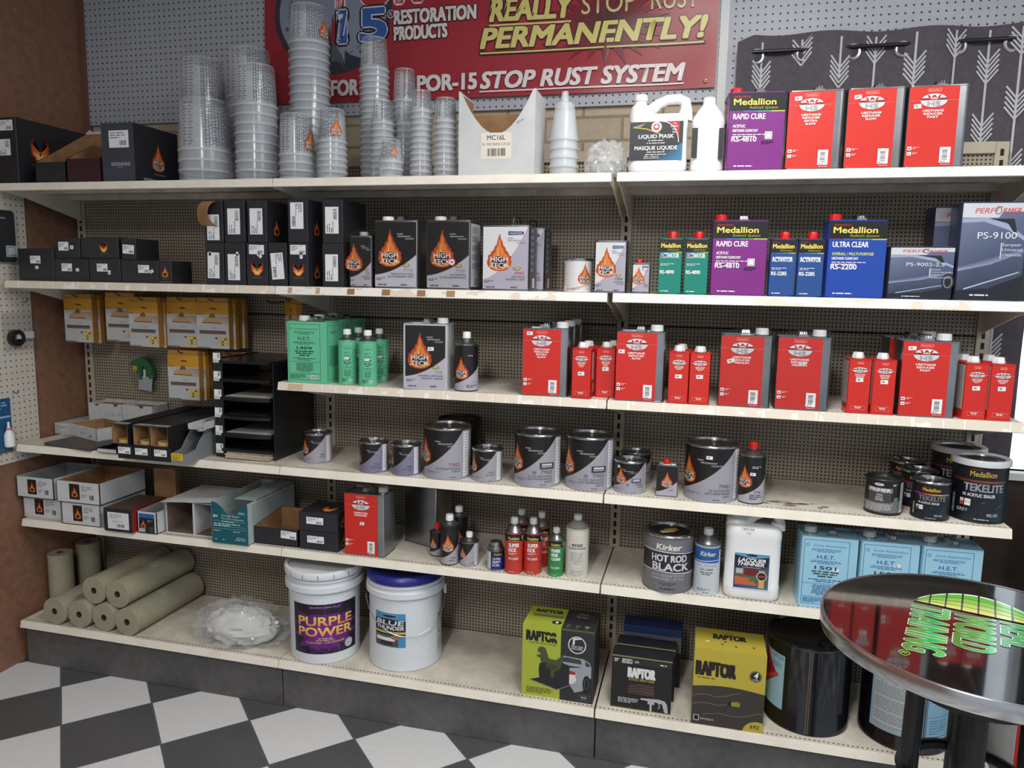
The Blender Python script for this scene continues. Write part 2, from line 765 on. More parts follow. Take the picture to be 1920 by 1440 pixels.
def floor_material():
    m = mat('checker_tile', (200, 200, 200), .33)
    g = NT(m)
    o = g.xyz(g.obj())
    s = .3045
    x, y = g.math('SUBTRACT', o[0], .721), g.math('SUBTRACT', o[1], -.142)
    a = g.math('DIVIDE', g.math('MULTIPLY', g.math('SUBTRACT', x, y), math.sqrt(.5)), s)
    b = g.math('DIVIDE', g.math('MULTIPLY', g.math('ADD', x, y), math.sqrt(.5)), s)
    par = g.math('MODULO', g.math('ADD', g.math('ADD', g.math('FLOOR', a), g.math('FLOOR', b)), 100), 2)
    fa, fb = g.math('FRACT', g.math('ADD', a, 50)), g.math('FRACT', g.math('ADD', b, 50))
    ed = g.math('MINIMUM', g.math('MINIMUM', fa, g.math('SUBTRACT', 1, fa)), g.math('MINIMUM', fb, g.math('SUBTRACT', 1, fb)))
    grout = g.math('LESS_THAN', ed, .011)
    n = g.noise(g.obj(), 60, 3)
    wht = g.mix(n, (222, 223, 225), (208, 209, 211))
    blk = g.mix(n, (78, 78, 81), (88, 88, 91))
    c = g.mix(par, wht, blk)
    g.link(g.mix(grout, c, (92, 92, 94)), g.b.inputs['Base Color'])
    g.bump(g.math('MINIMUM', ed, .02), .3, .02)
    return m


def brick_material():
    m = mat('painted_block', (190, 178, 158), .8)
    g = NT(m)
    mp = g.new('ShaderNodeMapping')
    mp.inputs['Rotation'].default_value = (-PI / 2, 0, 0)
    g.link(g.obj(), mp.inputs[0])
    t = g.new('ShaderNodeTexBrick')
    t.inputs['Scale'].default_value = 1
    t.inputs['Brick Width'].default_value = .30
    t.inputs['Row Height'].default_value = .088
    t.inputs['Mortar Size'].default_value = .006
    t.inputs['Color1'].default_value = (*lin((198, 184, 160)), 1)
    t.inputs['Color2'].default_value = (*lin((184, 170, 148)), 1)
    t.inputs['Mortar'].default_value = (*lin((150, 138, 120)), 1)
    g.link(mp.outputs[0], t.inputs['Vector'])
    n = g.noise(g.obj(), 40, 4)
    mx = g.mix(g.math('MULTIPLY', n, .35), (255, 255, 255), (120, 110, 95))
    q = g.new('ShaderNodeMix', data_type='RGBA', blend_type='MULTIPLY')
    q.inputs[0].default_value = 1
    g.link(t.outputs['Color'], q.inputs[6])
    g.link(mx, q.inputs[7])
    g.link(q.outputs[2], g.b.inputs['Base Color'])
    g.bump(t.outputs['Fac'], -.4, .01)
    return m


def struct(name, mb, m):
    o = mb.build(name, m, smooth=0)
    o['kind'] = 'structure'
    return o


BRICK = brick_material()
BROWN = noisy('brown_hardboard', (138, 101, 79), (123, 89, 70), 30, .55)
struct('floor', MB().box(-.06, 6.5, -6.2, .56, -.05, 0), floor_material())
struct('ceiling', MB().box(-.06, 6.5, -6.2, .56, 3.1, 3.15), mat('ceiling_white', (225, 225, 222), .9))
struct('wall_left', MB().box(-.09, XW, -6.2, .56, 0, 3.1), BROWN)
# the back wall, with the window opening at the right end
WX0, WX1, WZ0, WZ1 = 3.70, 3.92, 1.02, 2.32
struct('wall_back', MB().box(XW, WX0, .515, .56, 0, 3.1)
       .box(WX0, WX1, .515, .56, WZ1, 3.1).box(WX0, WX1, .515, .56, 0, WZ0), BRICK)
wn = thing('window_1')
wn['kind'] = 'structure'
pane = mat('daylit_pane', (235, 242, 250), .3)
pb = pane.node_tree.nodes['Principled BSDF']
pb.inputs['Emission Color'].default_value = (.80, .90, 1, 1)
pb.inputs['Emission Strength'].default_value = 1.0
MB().box(WX0, WX1, .545, .55, WZ0, WZ1).build('window_pane', pane, wn, 0)
MB().box(WX0, WX0 + .02, .50, .56, WZ0, WZ1).box(WX1 - .022, WX1, .50, .56, WZ0, WZ1).box(WX0, WX1, .50, .56, WZ1 - .04, WZ1).build('window_frame', mat('window_paint', (205, 208, 210), .5), wn, 0)
struct('trim_1', MB().box(WX0 - .02, WX1 + .02, .47, .56, WZ0 - .025, WZ0), mat('sill_paint', (214, 214, 210), .5))
struct('wall_under_window', MB().box(WX0 + .02, 6.5, .49, .515, 0, WZ0 - .03), noisy('dark_panelling', (58, 44, 36), (46, 35, 29), 8, .6))
struct('wall_right_of_window', MB().box(WX1, 6.5, .50, .56, 0, 3.1), mat('dark_wall', (40, 36, 34), .7))
struct('trim_2', MB().box(XW, XW + .028, .482, .515, 2.15, 3.1), mat('corner_strip', (112, 78, 62), .6))

# grey pegboard above the shelving: two sheets and the strip between them
PEG_GREY = pegboard_material('grey_pegboard', (172, 176, 184), .0254, .0036, rough=.55, dark=(48, 48, 52), var=4)
for x0, x1, lab in ((XW + .001, 2.742, 'large grey pegboard sheet on the wall behind the red banner'),
                    (2.772, 4.6, 'grey pegboard sheet on the wall above the arrow curtain')):
    tag(MB().box(x0, x1, .498, .5145, 2.325, 3.08).build('wall_pegboard', PEG_GREY, smooth=0), lab, 'pegboard', 'grey wall pegboard sheets')
struct('trim_3', MB().box(2.742, 2.772, .488, .5145, 2.25, 3.08), mat('joint_strip', (188, 190, 192), .4))

# cream pegboard on the left wall
PEG_CREAM = pegboard_material('cream_pegboard', (202, 196, 184), .0254, .0031, ax=1, rough=.6, dark=(52, 46, 42), var=5)
tag(MB().box(XW + .0005, XW + .007, -1.6, .14, .872, 1.985).build('wall_pegboard', PEG_CREAM, smooth=0),
    'cream pegboard panel on the brown left wall beside the shelf ends', 'pegboard')

# ================================================================== GONDOLA SHELVING
PEG_TAN = pegboard_material('tan_perforated_steel', (158, 146, 128), .0132, .0034, rough=.5, dark=(30, 26, 23), var=6)
FRAME = mat('tan_frame', (178, 166, 148), .5)
KICK = noisy('charcoal_kick', (92, 90, 90), (81, 80, 80), 30, .5)
BN = ['left', 'middle', 'right']
for i in range(3):
    x0, x1 = i * BAY + .022, (i + 1) * BAY - .022
    t = thing('shelving_back', (0, 0, 0), 0, 'tan perforated back of the %s shelving bay' % BN[i], 'shelving back', 'perforated backs of the shelving')
    MB().box(x0, x1, YB, YB + .018, ZB - .02, 1.497).build('lower_panel', PEG_TAN, t, 0)
    MB().box(x0, x1, YB, YB + .018, 1.503, 2.105).build('upper_panel', PEG_TAN, t, 0)
    MB().box(x0, x1, YB - .012, YB + .02, 2.105, 2.142).build('top_rail', FRAME, t, 0)
    tag(MB().bbox(i * BAY + .002, (i + 1) * BAY - .002, -.02, .0, 0, .172, .002).build('kick_plate', KICK, smooth=0),
        'charcoal kick plate under the %s shelving bay' % BN[i], 'kick plate', 'kick plates along the floor')
UN = ['against the brown left wall', 'between the left and middle bays', 'between the middle and right bays', 'at the right end beside the curtain']
for i in range(4):
    X = i * BAY
    t = thing('slotted_upright', (X, YB, 0), 0, 'tan slotted steel upright ' + UN[i], 'upright', 'slotted shelving uprights')
    MB().bbox(-.021, .021, -.008, .03, .0, 2.142, .002).build('post', FRAME, t, 0)
    k = MB()
    z = .25
    while z < 2.13:
        k.box(-.0055, .0055, -.0083, -.004, z, z + .022)
        z += .0355
    k.build('slots', mat('slot_dark', (26, 23, 21), .8), t, 0)


def make_shelf(x0, x1, z, kind, label, base=False, tags=()):
    yf = -.042 if base else 0.0
    t = thing('gondola_shelf', (x0, yf, z), 0, label, 'shelf', 'ivory gondola shelves')
    w = x1 - x0
    # the body of the deck: tray with folded hems
    d = MB().box(0, w, .002, YB - yf - .01, -.006, 0)
    if not base:
        d.box(0, w, .03, .05, -.024, -.006).box(0, w, .19, .23, -.02, -.006).box(0, w, YB - .06, YB - .012, -.03, -.006)
    d.build('deck', DECK, t, 0)
    # price rail, leaning out at the foot
    r = MB()
    pr = [(.004, 0), (.0, -.001), (-.007, -.0285), (-.003, -.0305), (.0035, -.0285), (.008, -.006)]
    r.loft([[(x, y, zz) for y, zz in pr] for x in (0, w)])
    r.build('price_rail', RAILS[kind], t, 0)
    if not base:
        for s, x in ((0, .004), (1, w - .004)):
            pl = [(.01, -.008), (.01, -.03), (.12, -.045), (YB - .012, -.115), (YB - .012, -.008)]
            MB().loft([[(x + q, y, zz) for y, zz in pl] for q in (-.0025, .0025)]).build('bracket', IVORY, t, 0)
    for i, (px, c, ww) in enumerate(tags):
        xx = x_at(px, 0, z) - x0
        MB().loft([[(xx + q, y, zz) for y, zz in ((-.0015, -.004), (-.0068, -.024), (-.0074, -.024), (-.0021, -.004))] for q in (0, ww)]).build('shelf_tag', mat('tag_%d%d%d' % c, c, .6), t, 0)
    return t


kinds = {1: ('plain', 'plain', 'plain'), 2: ('tape', 'torn', 'torn'), 3: (None, 'tape', 'tape'), 4: ('plain', 'plain', 'plain'), 5: ('plain', 'plain', 'plain'), 6: ('plain',) * 3}
zs = [None, Z1, Z2, Z3, Z4, Z5, ZB]
lev = ['', 'top', 'second', 'third', 'fourth', 'fifth', 'lowest']
what = {(1, 0): 'holding black cartons', (1, 1): 'holding cup stacks', (1, 2): 'holding red cans and a purple can',
        (2, 0): 'with tall black boxes', (2, 1): 'with flame printed cans', (2, 2): 'with purple and blue cans',
        (3, 1): 'with green cans', (3, 2): 'with red cans', (4, 0): 'with sandpaper boxes', (4, 1): 'with round grey paint cans',
        (4, 2): 'with dark sealer cans', (5, 0): 'with white trays', (5, 1): 'with small cone top cans', (5, 2): 'with light blue cans',
        (6, 0): 'with masking paper rolls', (6, 1): 'with two white pails', (6, 2): 'with spray gun boxes and drums'}
tg = {(2, 1): [(541, (188, 160, 128), .016), (593, (188, 160, 128), .016), (652, (150, 110, 76), .028), (717, (150, 110, 76), .03), (783, (150, 110, 76), .03), (838, (165, 128, 92), .03)],
      (3, 1): [(541, (206, 178, 146), .06)]}
for l in range(1, 7):
    for b in range(3):
        if kinds[l][b] is None:
            continue
        ga = .0015
        gb = .012 if (b == 1 and l <= 2) else .0035 if b == 1 else .0015
        gc = .006 if (b == 2 and l <= 2) else .002
        make_shelf(b * BAY + (gc if b == 2 else ga), (b + 1) * BAY - gb, zs[l], kinds[l][b],
                   '%s shelf of the %s bay, %s' % (lev[l], BN[b], what[(l, b)]), base=(l == 6), tags=tg.get((l, b), ()))


# worn patch where an old label was scraped off the fourth shelf of the right bay
for o in list(COL.objects):
    if o.get('label', '').startswith('fourth shelf of the right bay'):
        k = MB()
        R = random.Random(12)
        for i in range(16):
            x, y = .52 + R.uniform(0, .20), .055 + R.uniform(0, .045)
            a, b = R.uniform(.008, .03), R.uniform(.003, .009)
            n = 9
            k.add([(x + a * math.cos(2 * PI * j / n) * R.uniform(.6, 1.2), y + b * math.sin(2 * PI * j / n) * R.uniform(.6, 1.2), .0003 + .00002 * i) for j in range(n)], [tuple(range(n))])
        k.build('worn_patch', noisy('old_glue', (120, 106, 92), (96, 84, 74), 60, .8), o, 0)['kind'] = 'stuff'

# ================================================================== PRINTED DESIGNS
WHT, BLK, SIL = (236, 237, 238), (18, 18, 21), (172, 172, 182)


def flame(k, cx, cy, h, words=True):
    """burning drop emblem with the two word mark; cy = foot"""
    def P(pts, s=1.0, dy=0):
        return [(cx + x * 1.1 * h * s, cy + dy * h + y * h * s) for x, y in pts]
    o = [(0, 0), (.12, .01), (.22, .06), (.29, .14), (.31, .24), (.29, .32), (.30, .40), (.25, .41), (.22, .50), (.17, .54), (.15, .62), (.10, .67), (.075, .78), (.03, .86), (.02, 1.0),
         (-.02, .90), (-.05, .80), (-.065, .70), (-.12, .64), (-.14, .56), (-.20, .51), (-.23, .43), (-.285, .41), (-.28, .32), (-.31, .24), (-.29, .14), (-.22, .06), (-.12, .01)]
    k.fan(cx, cy + .3 * h, P(o), (200, 84, 32), (172, 66, 26))
    i = [(0, 0), (.14, .03), (.23, .10), (.26, .22), (.22, .33), (.21, .42), (.14, .45), (.10, .58), (.05, .64), (.025, .80), (-.01, .88), (-.03, .68), (-.08, .60), (-.09, .48), (-.15, .44), (-.17, .36), (-.23, .32), (-.25, .2), (-.2, .1), (-.12, .03)]
    k.fan(cx, cy + .26 * h, P(i, .96, .02), (110, 44, 22), (230, 128, 52))
    R = random.Random(11)
    for j in range(13):
        x = -.25 + .5 * j / 12
        zt = .30 + .52 * (1 - abs(x) / .27) ** 1.4 * R.uniform(.6, 1.0)
        z0 = .05 + .25 * abs(x) * R.uniform(.2, 1)
        wv = .016 * R.uniform(.7, 1.5)
        n = 5
        c = [(x * (1 - .75 * (q / n) ** 1.3) + .018 * math.sin(q * 1.7 + j), z0 + (zt - z0) * q / n) for q in range(n + 1)]
        k.poly(P([(u - wv * (1 - q / n), v) for q, (u, v) in enumerate(c)] + [(u + wv * (1 - q / n), v) for q, (u, v) in list(enumerate(c))[-2::-1]]), R.choice(((255, 214, 130), (246, 176, 84), (236, 140, 56))))
        k.L -= .7
    k.L += 1
    k.ell(cx, cy + .235 * h, .20 * h, .165 * h, (30, 17, 14), 20, rim=(96, 40, 18))
    if words:
        k.text('HIGH', cx, cy + .25 * h, .125 * h, (226, 228, 232), w=.48 * h, bold=.02, out=(46, 26, 22), ow=.03)
        k.text('TECK', cx, cy + .09 * h, .125 * h, (226, 228, 232), w=.48 * h, bold=.02, out=(46, 26, 22), ow=.03)


def fireface(k, cx, cy, w, cap=True):
    """two-horned blaze emblem on the black cartons; cy = foot"""
    half = [(.14, 0), (.24, .06), (.27, .16), (.40, .24), (.47, .38), (.45, .55), (.50, .72), (.43, .66), (.44, .92), (.37, .72), (.34, 1.02), (.29, .7), (.26, .84), (.22, .6), (.18, .68), (.13, .48), (.07, .54), (.03, .44)]
    pts = half + [(-x, y) for x, y in half[::-1]]
    k.fan(cx, cy + .34 * w, [(cx + x * w, cy + y * w) for x, y in pts], (236, 150, 60), (176, 40, 20))
    lo = [(.12, .02), (.22, .09), (.25, .2), (.36, .28), (.34, .4), (.2, .32), (.1, .36), (0, .3), (-.1, .36), (-.2, .32), (-.34, .4), (-.36, .28), (-.25, .2), (-.22, .09), (-.12, .02)]
    k.fan(cx, cy + .2 * w, [(cx + x * w, cy + y * w) for x, y in lo], (248, 206, 130), (232, 150, 70))
    k.poly([(cx - .05 * w, cy + .3 * w), (cx, cy + .24 * w), (cx + .05 * w, cy + .3 * w), (cx, cy + .42 * w)], (60, 20, 12))
    if cap:
        k.text('HIGH TECK', cx, cy - .2 * w, .1 * w, (120, 122, 96), w=.8 * w)


def swoosh(k, x0, x1, h, y0, y1, col, line, t=.0012, n=18, base=0.0):
    """lower field below a rising curve"""
    c = [(x0 + (x1 - x0) * i / n, y0 + (y1 - y0) * (.25 * (i / n) + .75 * (i / n) ** 2.1)) for i in range(n + 1)]
    for i in range(n):
        k.tris([(c[i][0], base), (c[i + 1][0], base), c[i + 1], c[i]], [(0, 1, 2), (0, 2, 3)], col)
        k.L -= 1
    k.L += 1
    k.line(c, t, line)
    return c


def wanda(k, w, h, lines, quart=False):
    """red reducer tin"""
    x0, x1 = -w / 2 + .0025, (w / 2 - .0025 if quart else w / 2 - .17 * w)
    c = (x0 + x1) / 2
    k.rect(x0, .004, x1 - x0, h - .008, (204, 40, 31))
    W = x1 - x0
    k.frame(c - .14 * W, h - .008 - .045 * h, .28 * W, .04 * h, .0007, (236, 170, 160))
    k.text('PlasticFlex', c, h - .008 - .034 * h, .014 * h, (240, 210, 205), w=.22 * W)
    cy, rx, ry = h * (.80 if quart else .815), W * (.36 if quart else .27), h * (.05 if quart else .082)
    k.line([(x0, cy), (c - rx, cy)], .0005, (240, 150, 140)).line([(c + rx, cy), (x1, cy)], .0005, (240, 150, 140))
    k.ell(c, cy, rx * 1.03, ry * 1.05, (120, 20, 18))
    k.ell(c, cy, rx, ry, (206, 206, 210))
    k.ell(c, cy - ry * .02, rx * .98, ry * .97, (222, 222, 226), a0=0, a1=PI)
    k.rect(c - rx * .98, cy + ry * .02, rx * 1.96, ry * .34, (150, 26, 22))
    k.text('W', c, cy + ry * .04, ry * .72, (176, 30, 26), w=rx * 1.0, bold=.06, out=(226, 226, 228), ow=.02)
    k.text('WANDA', c, cy + ry * .16, ry * .24, WHT, w=rx * .55, bold=.03, out=(150, 26, 22), ow=.05)
    k.text('HS', c, cy - ry * .80, ry * .66, (158, 158, 162), w=rx * .95, bold=.05)
    lh = h * (.024 if quart else .034)
    y = cy - ry - lh * 1.6
    ww = W * (.68 if quart else .42)
    for i, t in enumerate(lines):
        k.text(t, c, y, lh * .74, (246, 226, 222), bold=.06, w=min(ww * (1 - .1 * i), len(t) * lh * (.92 if not quart else .9)))
        y -= lh * 1.12
    if quart:
        k.frame(c - .32 * W, .012, .64 * W, .075 * h, .0006, (240, 150, 140))
        k.fine(c, .012 + .045 * h, .4 * W, 2, .022 * h, (246, 220, 215), al='C', fill=.6)
    else:
        for j in range(2):
            yy = h * (.215 - .065 * j)
            k.rect(x0 + .035 * W, yy, .085 * W, .043 * h, WHT)
            k.rect(x0 + .05 * W, yy + .012 * h, .05 * W, .014 * h, (60, 60, 60)) if j == 0 else k.poly([(x0 + .06 * W, yy + .01 * h), (x0 + .1 * W, yy + .01 * h), (x0 + .08 * W, yy + .032 * h)], (60, 60, 60))
            k.fine(x0 + .14 * W, yy + .03 * h, .14 * W, 2, .014 * h, (246, 200, 195), seed=j)
        k.rect(x1 - .3 * W, .055 * h, .22 * W, .19 * h, WHT)
        k.bars(x1 - .25 * W, .085 * h, .11 * W, .13 * h, vert=False)
        k.fine(x1 - .28 * W, .065 * h, .18 * W, 1, .02 * h, (60, 60, 60))
        k.text('PlasticFlex', x1 - .17 * W, .03 * h, .014 * h, (246, 220, 215), w=.19 * W)


def medallion(k, w, h, col, lines, code, edge=.003, small=False, sub=None):
    x0, W = -w / 2 + edge, w - 2 * edge
    k.rect(x0, .004, W, h - .008, col)
    bt = h * .76
    k.rect(x0, bt, W, h - .004 - bt, (16, 16, 18))
    for i, c in enumerate(((90, 50, 130), (60, 110, 190), (60, 160, 130), (190, 190, 90))):
        k.rect(x0 + i * W / 4, bt - .012 * h, W / 4, .014 * h, c)
    k.text('MARTIN-SENOUR', x0 + .07 * W, h * .925, .022 * h, (196, 40, 36), al='L', w=.3 * W)
    k.text('Medallion', x0 + .07 * W, h * .835, .075 * h, (238, 216, 92), al='L', w=(.86 if small else .76) * W, bold=.035)
    k.text('Refinish System', x0 + .36 * W, h * .785, .03 * h, (190, 160, 70), al='L', w=.5 * W, sh=.3, bold=0)
    y = h * .655
    for t, hh, ww, cc in lines:
        k.text(t, x0 + .07 * W, y, hh * h, cc, al='L', w=ww * W, bold=.03)
        y -= hh * h * 1.55
    k.fine(x0 + .07 * W, y + .01 * h, .7 * W, 2, .024 * h, (228, 214, 232))
    k.text(code, x0 + .06 * W, h * .37, .062 * h, WHT, al='L', w=(.62 if small else .45) * W, bold=.035)
    if sub:
        k.rect(x0 + .66 * W, h * .4, .13 * W, .095 * h, WHT)
        k.frame(x0 + .675 * W, h * .41, .1 * W, .075 * h, .0012, (30, 30, 30))
        k.fine(x0 + .6 * W, h * .37, .26 * W, 3, .016 * h, (40, 20, 50))
    k.fine(x0 + .12 * W, .05 * h, .6 * W, 1, .024 * h, (232, 226, 236), fill=.6)


def performer(k, w, h, code, rows):
    x0, W = -w / 2 + .002, w - .004
    k.rect(x0, .004, W, h - .008, [(44, 52, 74), (34, 42, 62), (92, 104, 136), (112, 122, 150)])
    k.poly([(x0, .004), (x0 + W, .004), (x0 + W, .26 * h), (x0 + .5 * W, .13 * h), (x0, .10 * h)], (24, 28, 38))
    k.poly([(x0, .3 * h), (x0 + .5 * W, .37 * h), (x0 + W, .5 * h), (x0 + W, .54 * h), (x0 + .4 * W, .42 * h), (x0, .34 * h)], [(150, 162, 190), (134, 146, 178), (124, 134, 164), (80, 90, 118), (70, 82, 112), (88, 98, 128)])
    k.poly([(x0 + .12 * W, .11 * h), (x0 + .95 * W, .29 * h), (x0 + .95 * W, .302 * h), (x0 + .12 * W, .125 * h)], (170, 182, 204))
    k.poly([(x0, .79 * h), (x0 + .34 * W, .80 * h), (x0 + .72 * W, .72 * h), (x0 + W, .6 * h), (x0 + W, .64 * h), (x0 + .74 * W, .77 * h), (x0 + .4 * W, .84 * h), (x0, .83 * h)], (150, 160, 186))
    k.poly([(x0 + .42 * W, .83 * h), (x0 + .70 * W, .79 * h), (x0 + .80 * W, .70 * h), (x0 + .86 * W, .69 * h), (x0 + .8 * W, .83 * h)], (26, 28, 34))
    if h < .2:
        k.ell(x0 + .93 * W, .34 * h, .1 * W, .16 * h, (20, 22, 28))
        k.ring(x0 + .93 * W, .34 * h, .075 * W, .12 * h, .004, (110, 112, 120))
    k.poly([(x0, h - .004), (x0 + W, h - .004), (x0 + W, .90 * h), (x0 + .62 * W, .90 * h), (x0 + .56 * W, .84 * h), (x0 + .0 * W, .84 * h)], (196, 199, 206))
    k.text('PERF', x0 + .47 * W, .885 * h, .05 * h, (196, 72, 50), al='R', w=.28 * W, sh=.25, bold=.02)
    k.ring(x0 + .545 * W, .912 * h, .055 * W, .042 * h, .003, (120, 124, 140))
    k.line([(x0 + .5 * W, .89 * h), (x0 + .54 * W, .94 * h), (x0 + .6 * W, .95 * h)], .003, (196, 72, 50))
    k.text('RMER', x0 + .61 * W, .885 * h, .05 * h, (196, 72, 50), al='L', w=.28 * W, sh=.25, bold=.02)
    k.text(code, x0 + .56 * W, .63 * h, .065 * h, (214, 220, 232), w=.6 * W, bold=-.004)
    k.rect(x0 + .63 * W, .43 * h, .003, .16 * h, (200, 206, 220))
    for i, t in enumerate(rows):
        k.text(t, x0 + .66 * W, (.555 - i * .05) * h, .03 * h, (206, 212, 226), al='L', w=.3 * W if len(t) > 8 else None, bold=0)
    k.fine(x0 + .22 * W, .05 * h, .5 * W, 1, .024 * h, (214, 220, 232), fill=.6)


def het(k, w, h, num, bg, ink, edge=.003, dark=None, big=True):
    dark = dark or ink
    x0, W = -w / 2 + edge, w - 2 * edge
    k.rect(x0, .003, W, h - .006, bg)
    f0, f1 = (-w / 2 + .05 * w, w / 2 - .16 * w) if big else (-w / 2 + .12 * w, w / 2 - .12 * w)
    c, F = (f0 + f1) / 2, f1 - f0
    k.frame(f0, .05 * h, F, .91 * h, .0016 if big else .0008, ink)
    if big:
        k.ring(f0 + .08 * F, .885 * h, .04 * F, .04 * F, .0016, ink)
        k.text('Grow Automotive', c + .07 * F, .87 * h, .03 * h, ink, w=.72 * F, bold=.015)
    else:
        k.text('Grow', c, .90 * h, .022 * h, ink, bold=.01)
        k.text('Automotive', c, .86 * h, .022 * h, ink, w=.6 * F, bold=.01)
    k.fine(c, .83 * h, .7 * F, 3, .018 * h, ink, al='C', seed=2)
    k.text('H.E.T.', c, .70 * h, .05 * h, ink, w=(.4 if big else .5) * F, bold=.03)
    k.fine(c, .665 * h, .7 * F, 3, .018 * h, ink, al='C', seed=3)
    k.text(num, c, .55 * h, .045 * h, dark, w=(.48 if big else .5) * F, bold=.035)
    k.fine(c, .51 * h, .62 * F, 3, .033 * h, dark, al='C', seed=4, fill=.5)
    k.fine(c, .40 * h, .8 * F, 2, .026 * h, ink, al='C', seed=5)
    k.rect(f0, .345 * h, F, .0009, ink)
    k.fine(c, .32 * h, .6 * F, 8, .019 * h, ink, al='C', seed=6)
    k.rect(f0, .155 * h, F, .0009, ink)
    k.fine(f0 + .04 * F, .13 * h, .5 * F, 4, .018 * h, ink, seed=7)
    k.bars(f1 - .3 * F, .075 * h, .2 * F, .05 * h, bg=WHT)


def ht_gallon(k, w, h, code, names, dark=True, fx=-.13, small=False, num_col=(170, 70, 60)):
    """flame tin: dark (or pale) upper field, silver lower field"""
    x0, W = -w / 2 + .004, w - .008
    k.rect(x0, .006, W, h - .012, (20, 18, 20) if dark else (206, 206, 209))
    c = swoosh(k, x0, x0 + W, h, (.20 if dark else .16) * h, (.50 if dark else .97) * h, (178, 177, 188) if dark else (166, 163, 178), (170, 96, 70) if not dark or True else SIL, base=.006)
    flame(k, fx * w, .32 * h if dark else .30 * h, .55 * h if dark else .58 * h)
    tc = (196, 198, 204) if dark else (120, 120, 132)
    k.text('WHEN', .10 * w, .79 * h, .022 * h, tc, bold=.0, sh=.2).text('PERFORMANCE', .2 * w, .755 * h, .022 * h, tc, w=.3 * w, bold=0, sh=.2).text('COUNTS', .32 * w, .72 * h, .022 * h, tc, w=.2 * w, bold=0, sh=.2)
    if not dark:
        k.poly([(.06 * w, .85 * h), (.38 * w, .86 * h), (.38 * w, .90 * h), (.06 * w, .905 * h)], (44, 52, 120))
        k.text('HIGHTECK', .22 * w, .865 * h, .022 * h, WHT, w=.26 * w)
    k.poly([(.2 * w, .325 * h), (.30 * w, .325 * h), (.34 * w, .345 * h), (.30 * w, .365 * h), (.2 * w, .365 * h), (.16 * w, .345 * h)], (150, 118, 40))
    k.poly([(.22 * w, .334 * h), (.29 * w, .334 * h), (.31 * w, .345 * h), (.29 * w, .356 * h), (.22 * w, .356 * h), (.195 * w, .345 * h)], (206, 184, 110))
    k.text(code, .40 * w, .255 * h, .04 * h, num_col, al='R', bold=.0, maxw=.34 * w)
    for i, t in enumerate(names):
        k.text(t, .42 * w, (.205 - .04 * i) * h, .025 * h, (70, 68, 84), al='R', maxw=.6 * w, bold=0)
    k.fine(-.44 * w, .15 * h, .22 * w, 2, .022 * h, (110, 108, 124), seed=4)
    k.fine(-.40 * w, .05 * h, .34 * w, 1, .028 * h, (70, 70, 84), seed=8, fill=.5)
    k.fine(.12 * w, .05 * h, .28 * w, 1, .028 * h, (70, 70, 84), seed=9, fill=.5)


def ht_round(k, r, h, code='', names=(), lilac=False, badge=False, fa=-1.0, pa=.95, big=True, numcol=(80, 76, 92)):
    """wrap-round flame can print: flame at angle fa, info strip at angle pa"""
    u0, u1 = -1.5 * r, pa * r
    lo = (122, 120, 146) if lilac else (156, 156, 167)
    k.rect(u0, .004, 3.2 * r, h - .008, (20, 18, 20))
    swoosh(k, u0, u1, h, .16 * h, .97 * h, lo, (178, 110, 84), .001, 24, .004)
    k.rect(u1, .004, .9 * r, h - .008, lo)
    k.rect(u1, .05 * h, .36 * r, .88 * h, (226, 226, 230))
    k.fine(u1 + .05 * r, .87 * h, .24 * r, 15, .055 * h, (150, 150, 160), seed=5, fill=.25)
    flame(k, fa * r, .30 * h, .54 * h)
    tc = (206, 208, 214)
    if big or True:
        k.text('WHEN', -.42 * r, .74 * h, .026 * h, tc, bold=0, sh=.2).text('PERFORMANCE', -.1 * r, .695 * h, .026 * h, tc, w=.6 * r, bold=0, sh=.2).text('COUNTS', .2 * r, .65 * h, .026 * h, tc, w=.4 * r, bold=0, sh=.2)
    if code:
        k.text(code, .74 * pa * r, .27 * h, .062 * h, numcol, al='R', bold=.012)
    for i, t in enumerate(names):
        k.text(t, .76 * pa * r, (.205 - .055 * i) * h, .036 * h, (84, 80, 96), al='R', bold=0, maxw=1.05 * r)
    if badge:
        k.rect(.1 * r, .36 * h, .62 * r, .12 * h, (24, 22, 26)).frame(.1 * r, .36 * h, .62 * r, .12 * h, .0012, (90, 88, 100))
        k.rect(.18 * r, .425 * h, .46 * r, .035 * h, (200, 200, 208)).rect(.16 * r, .385 * h, .5 * r, .03 * h, (150, 150, 160))
        k.ring(-.12 * r, .30 * h, .08 * r, .035 * h, .0016, (80, 76, 92), a0=PI, a1=2 * PI).rect(-.2 * r, .30 * h, .16 * r, .012 * h, (80, 76, 92))
    k.fine(-1.0 * r, .15 * h, .7 * r, 2, .02 * h, (120, 110, 160), seed=3)
    k.fine(.1 * r, .05 * h, .5 * r, 1, .022 * h, (84, 80, 96), seed=6)


# ================================================================== PRODUCT BUILDERS (built at the origin, foot at z = 0, facing -Y)
PAINT = {}


def enamel(rgb):
    return mat('enamel_%d_%d_%d' % rgb, rgb, .32, 0, .3)


def cap_mesh(r, h, ribs=18, hexa=False):
    k = MB()
    if hexa:
        k.lathe([(r * 1.06, 0), (r * 1.1, .004), (r * .98, h * .55), (r * .86, h)], 6)
    else:
        n = ribs * 2
        rings = []
        for z, q in ((0, 1.0), (h * .86, .97), (h, .86)):
            rings.append([((r * q * (1 - (.035 if j % 2 and z < h * .9 else 0))) * math.cos(2 * PI * j / n), (r * q * (1 - (.035 if j % 2 and z < h * .9 else 0))) * math.sin(2 * PI * j / n), z) for j in range(n)])
        k.loft(rings)
    return k


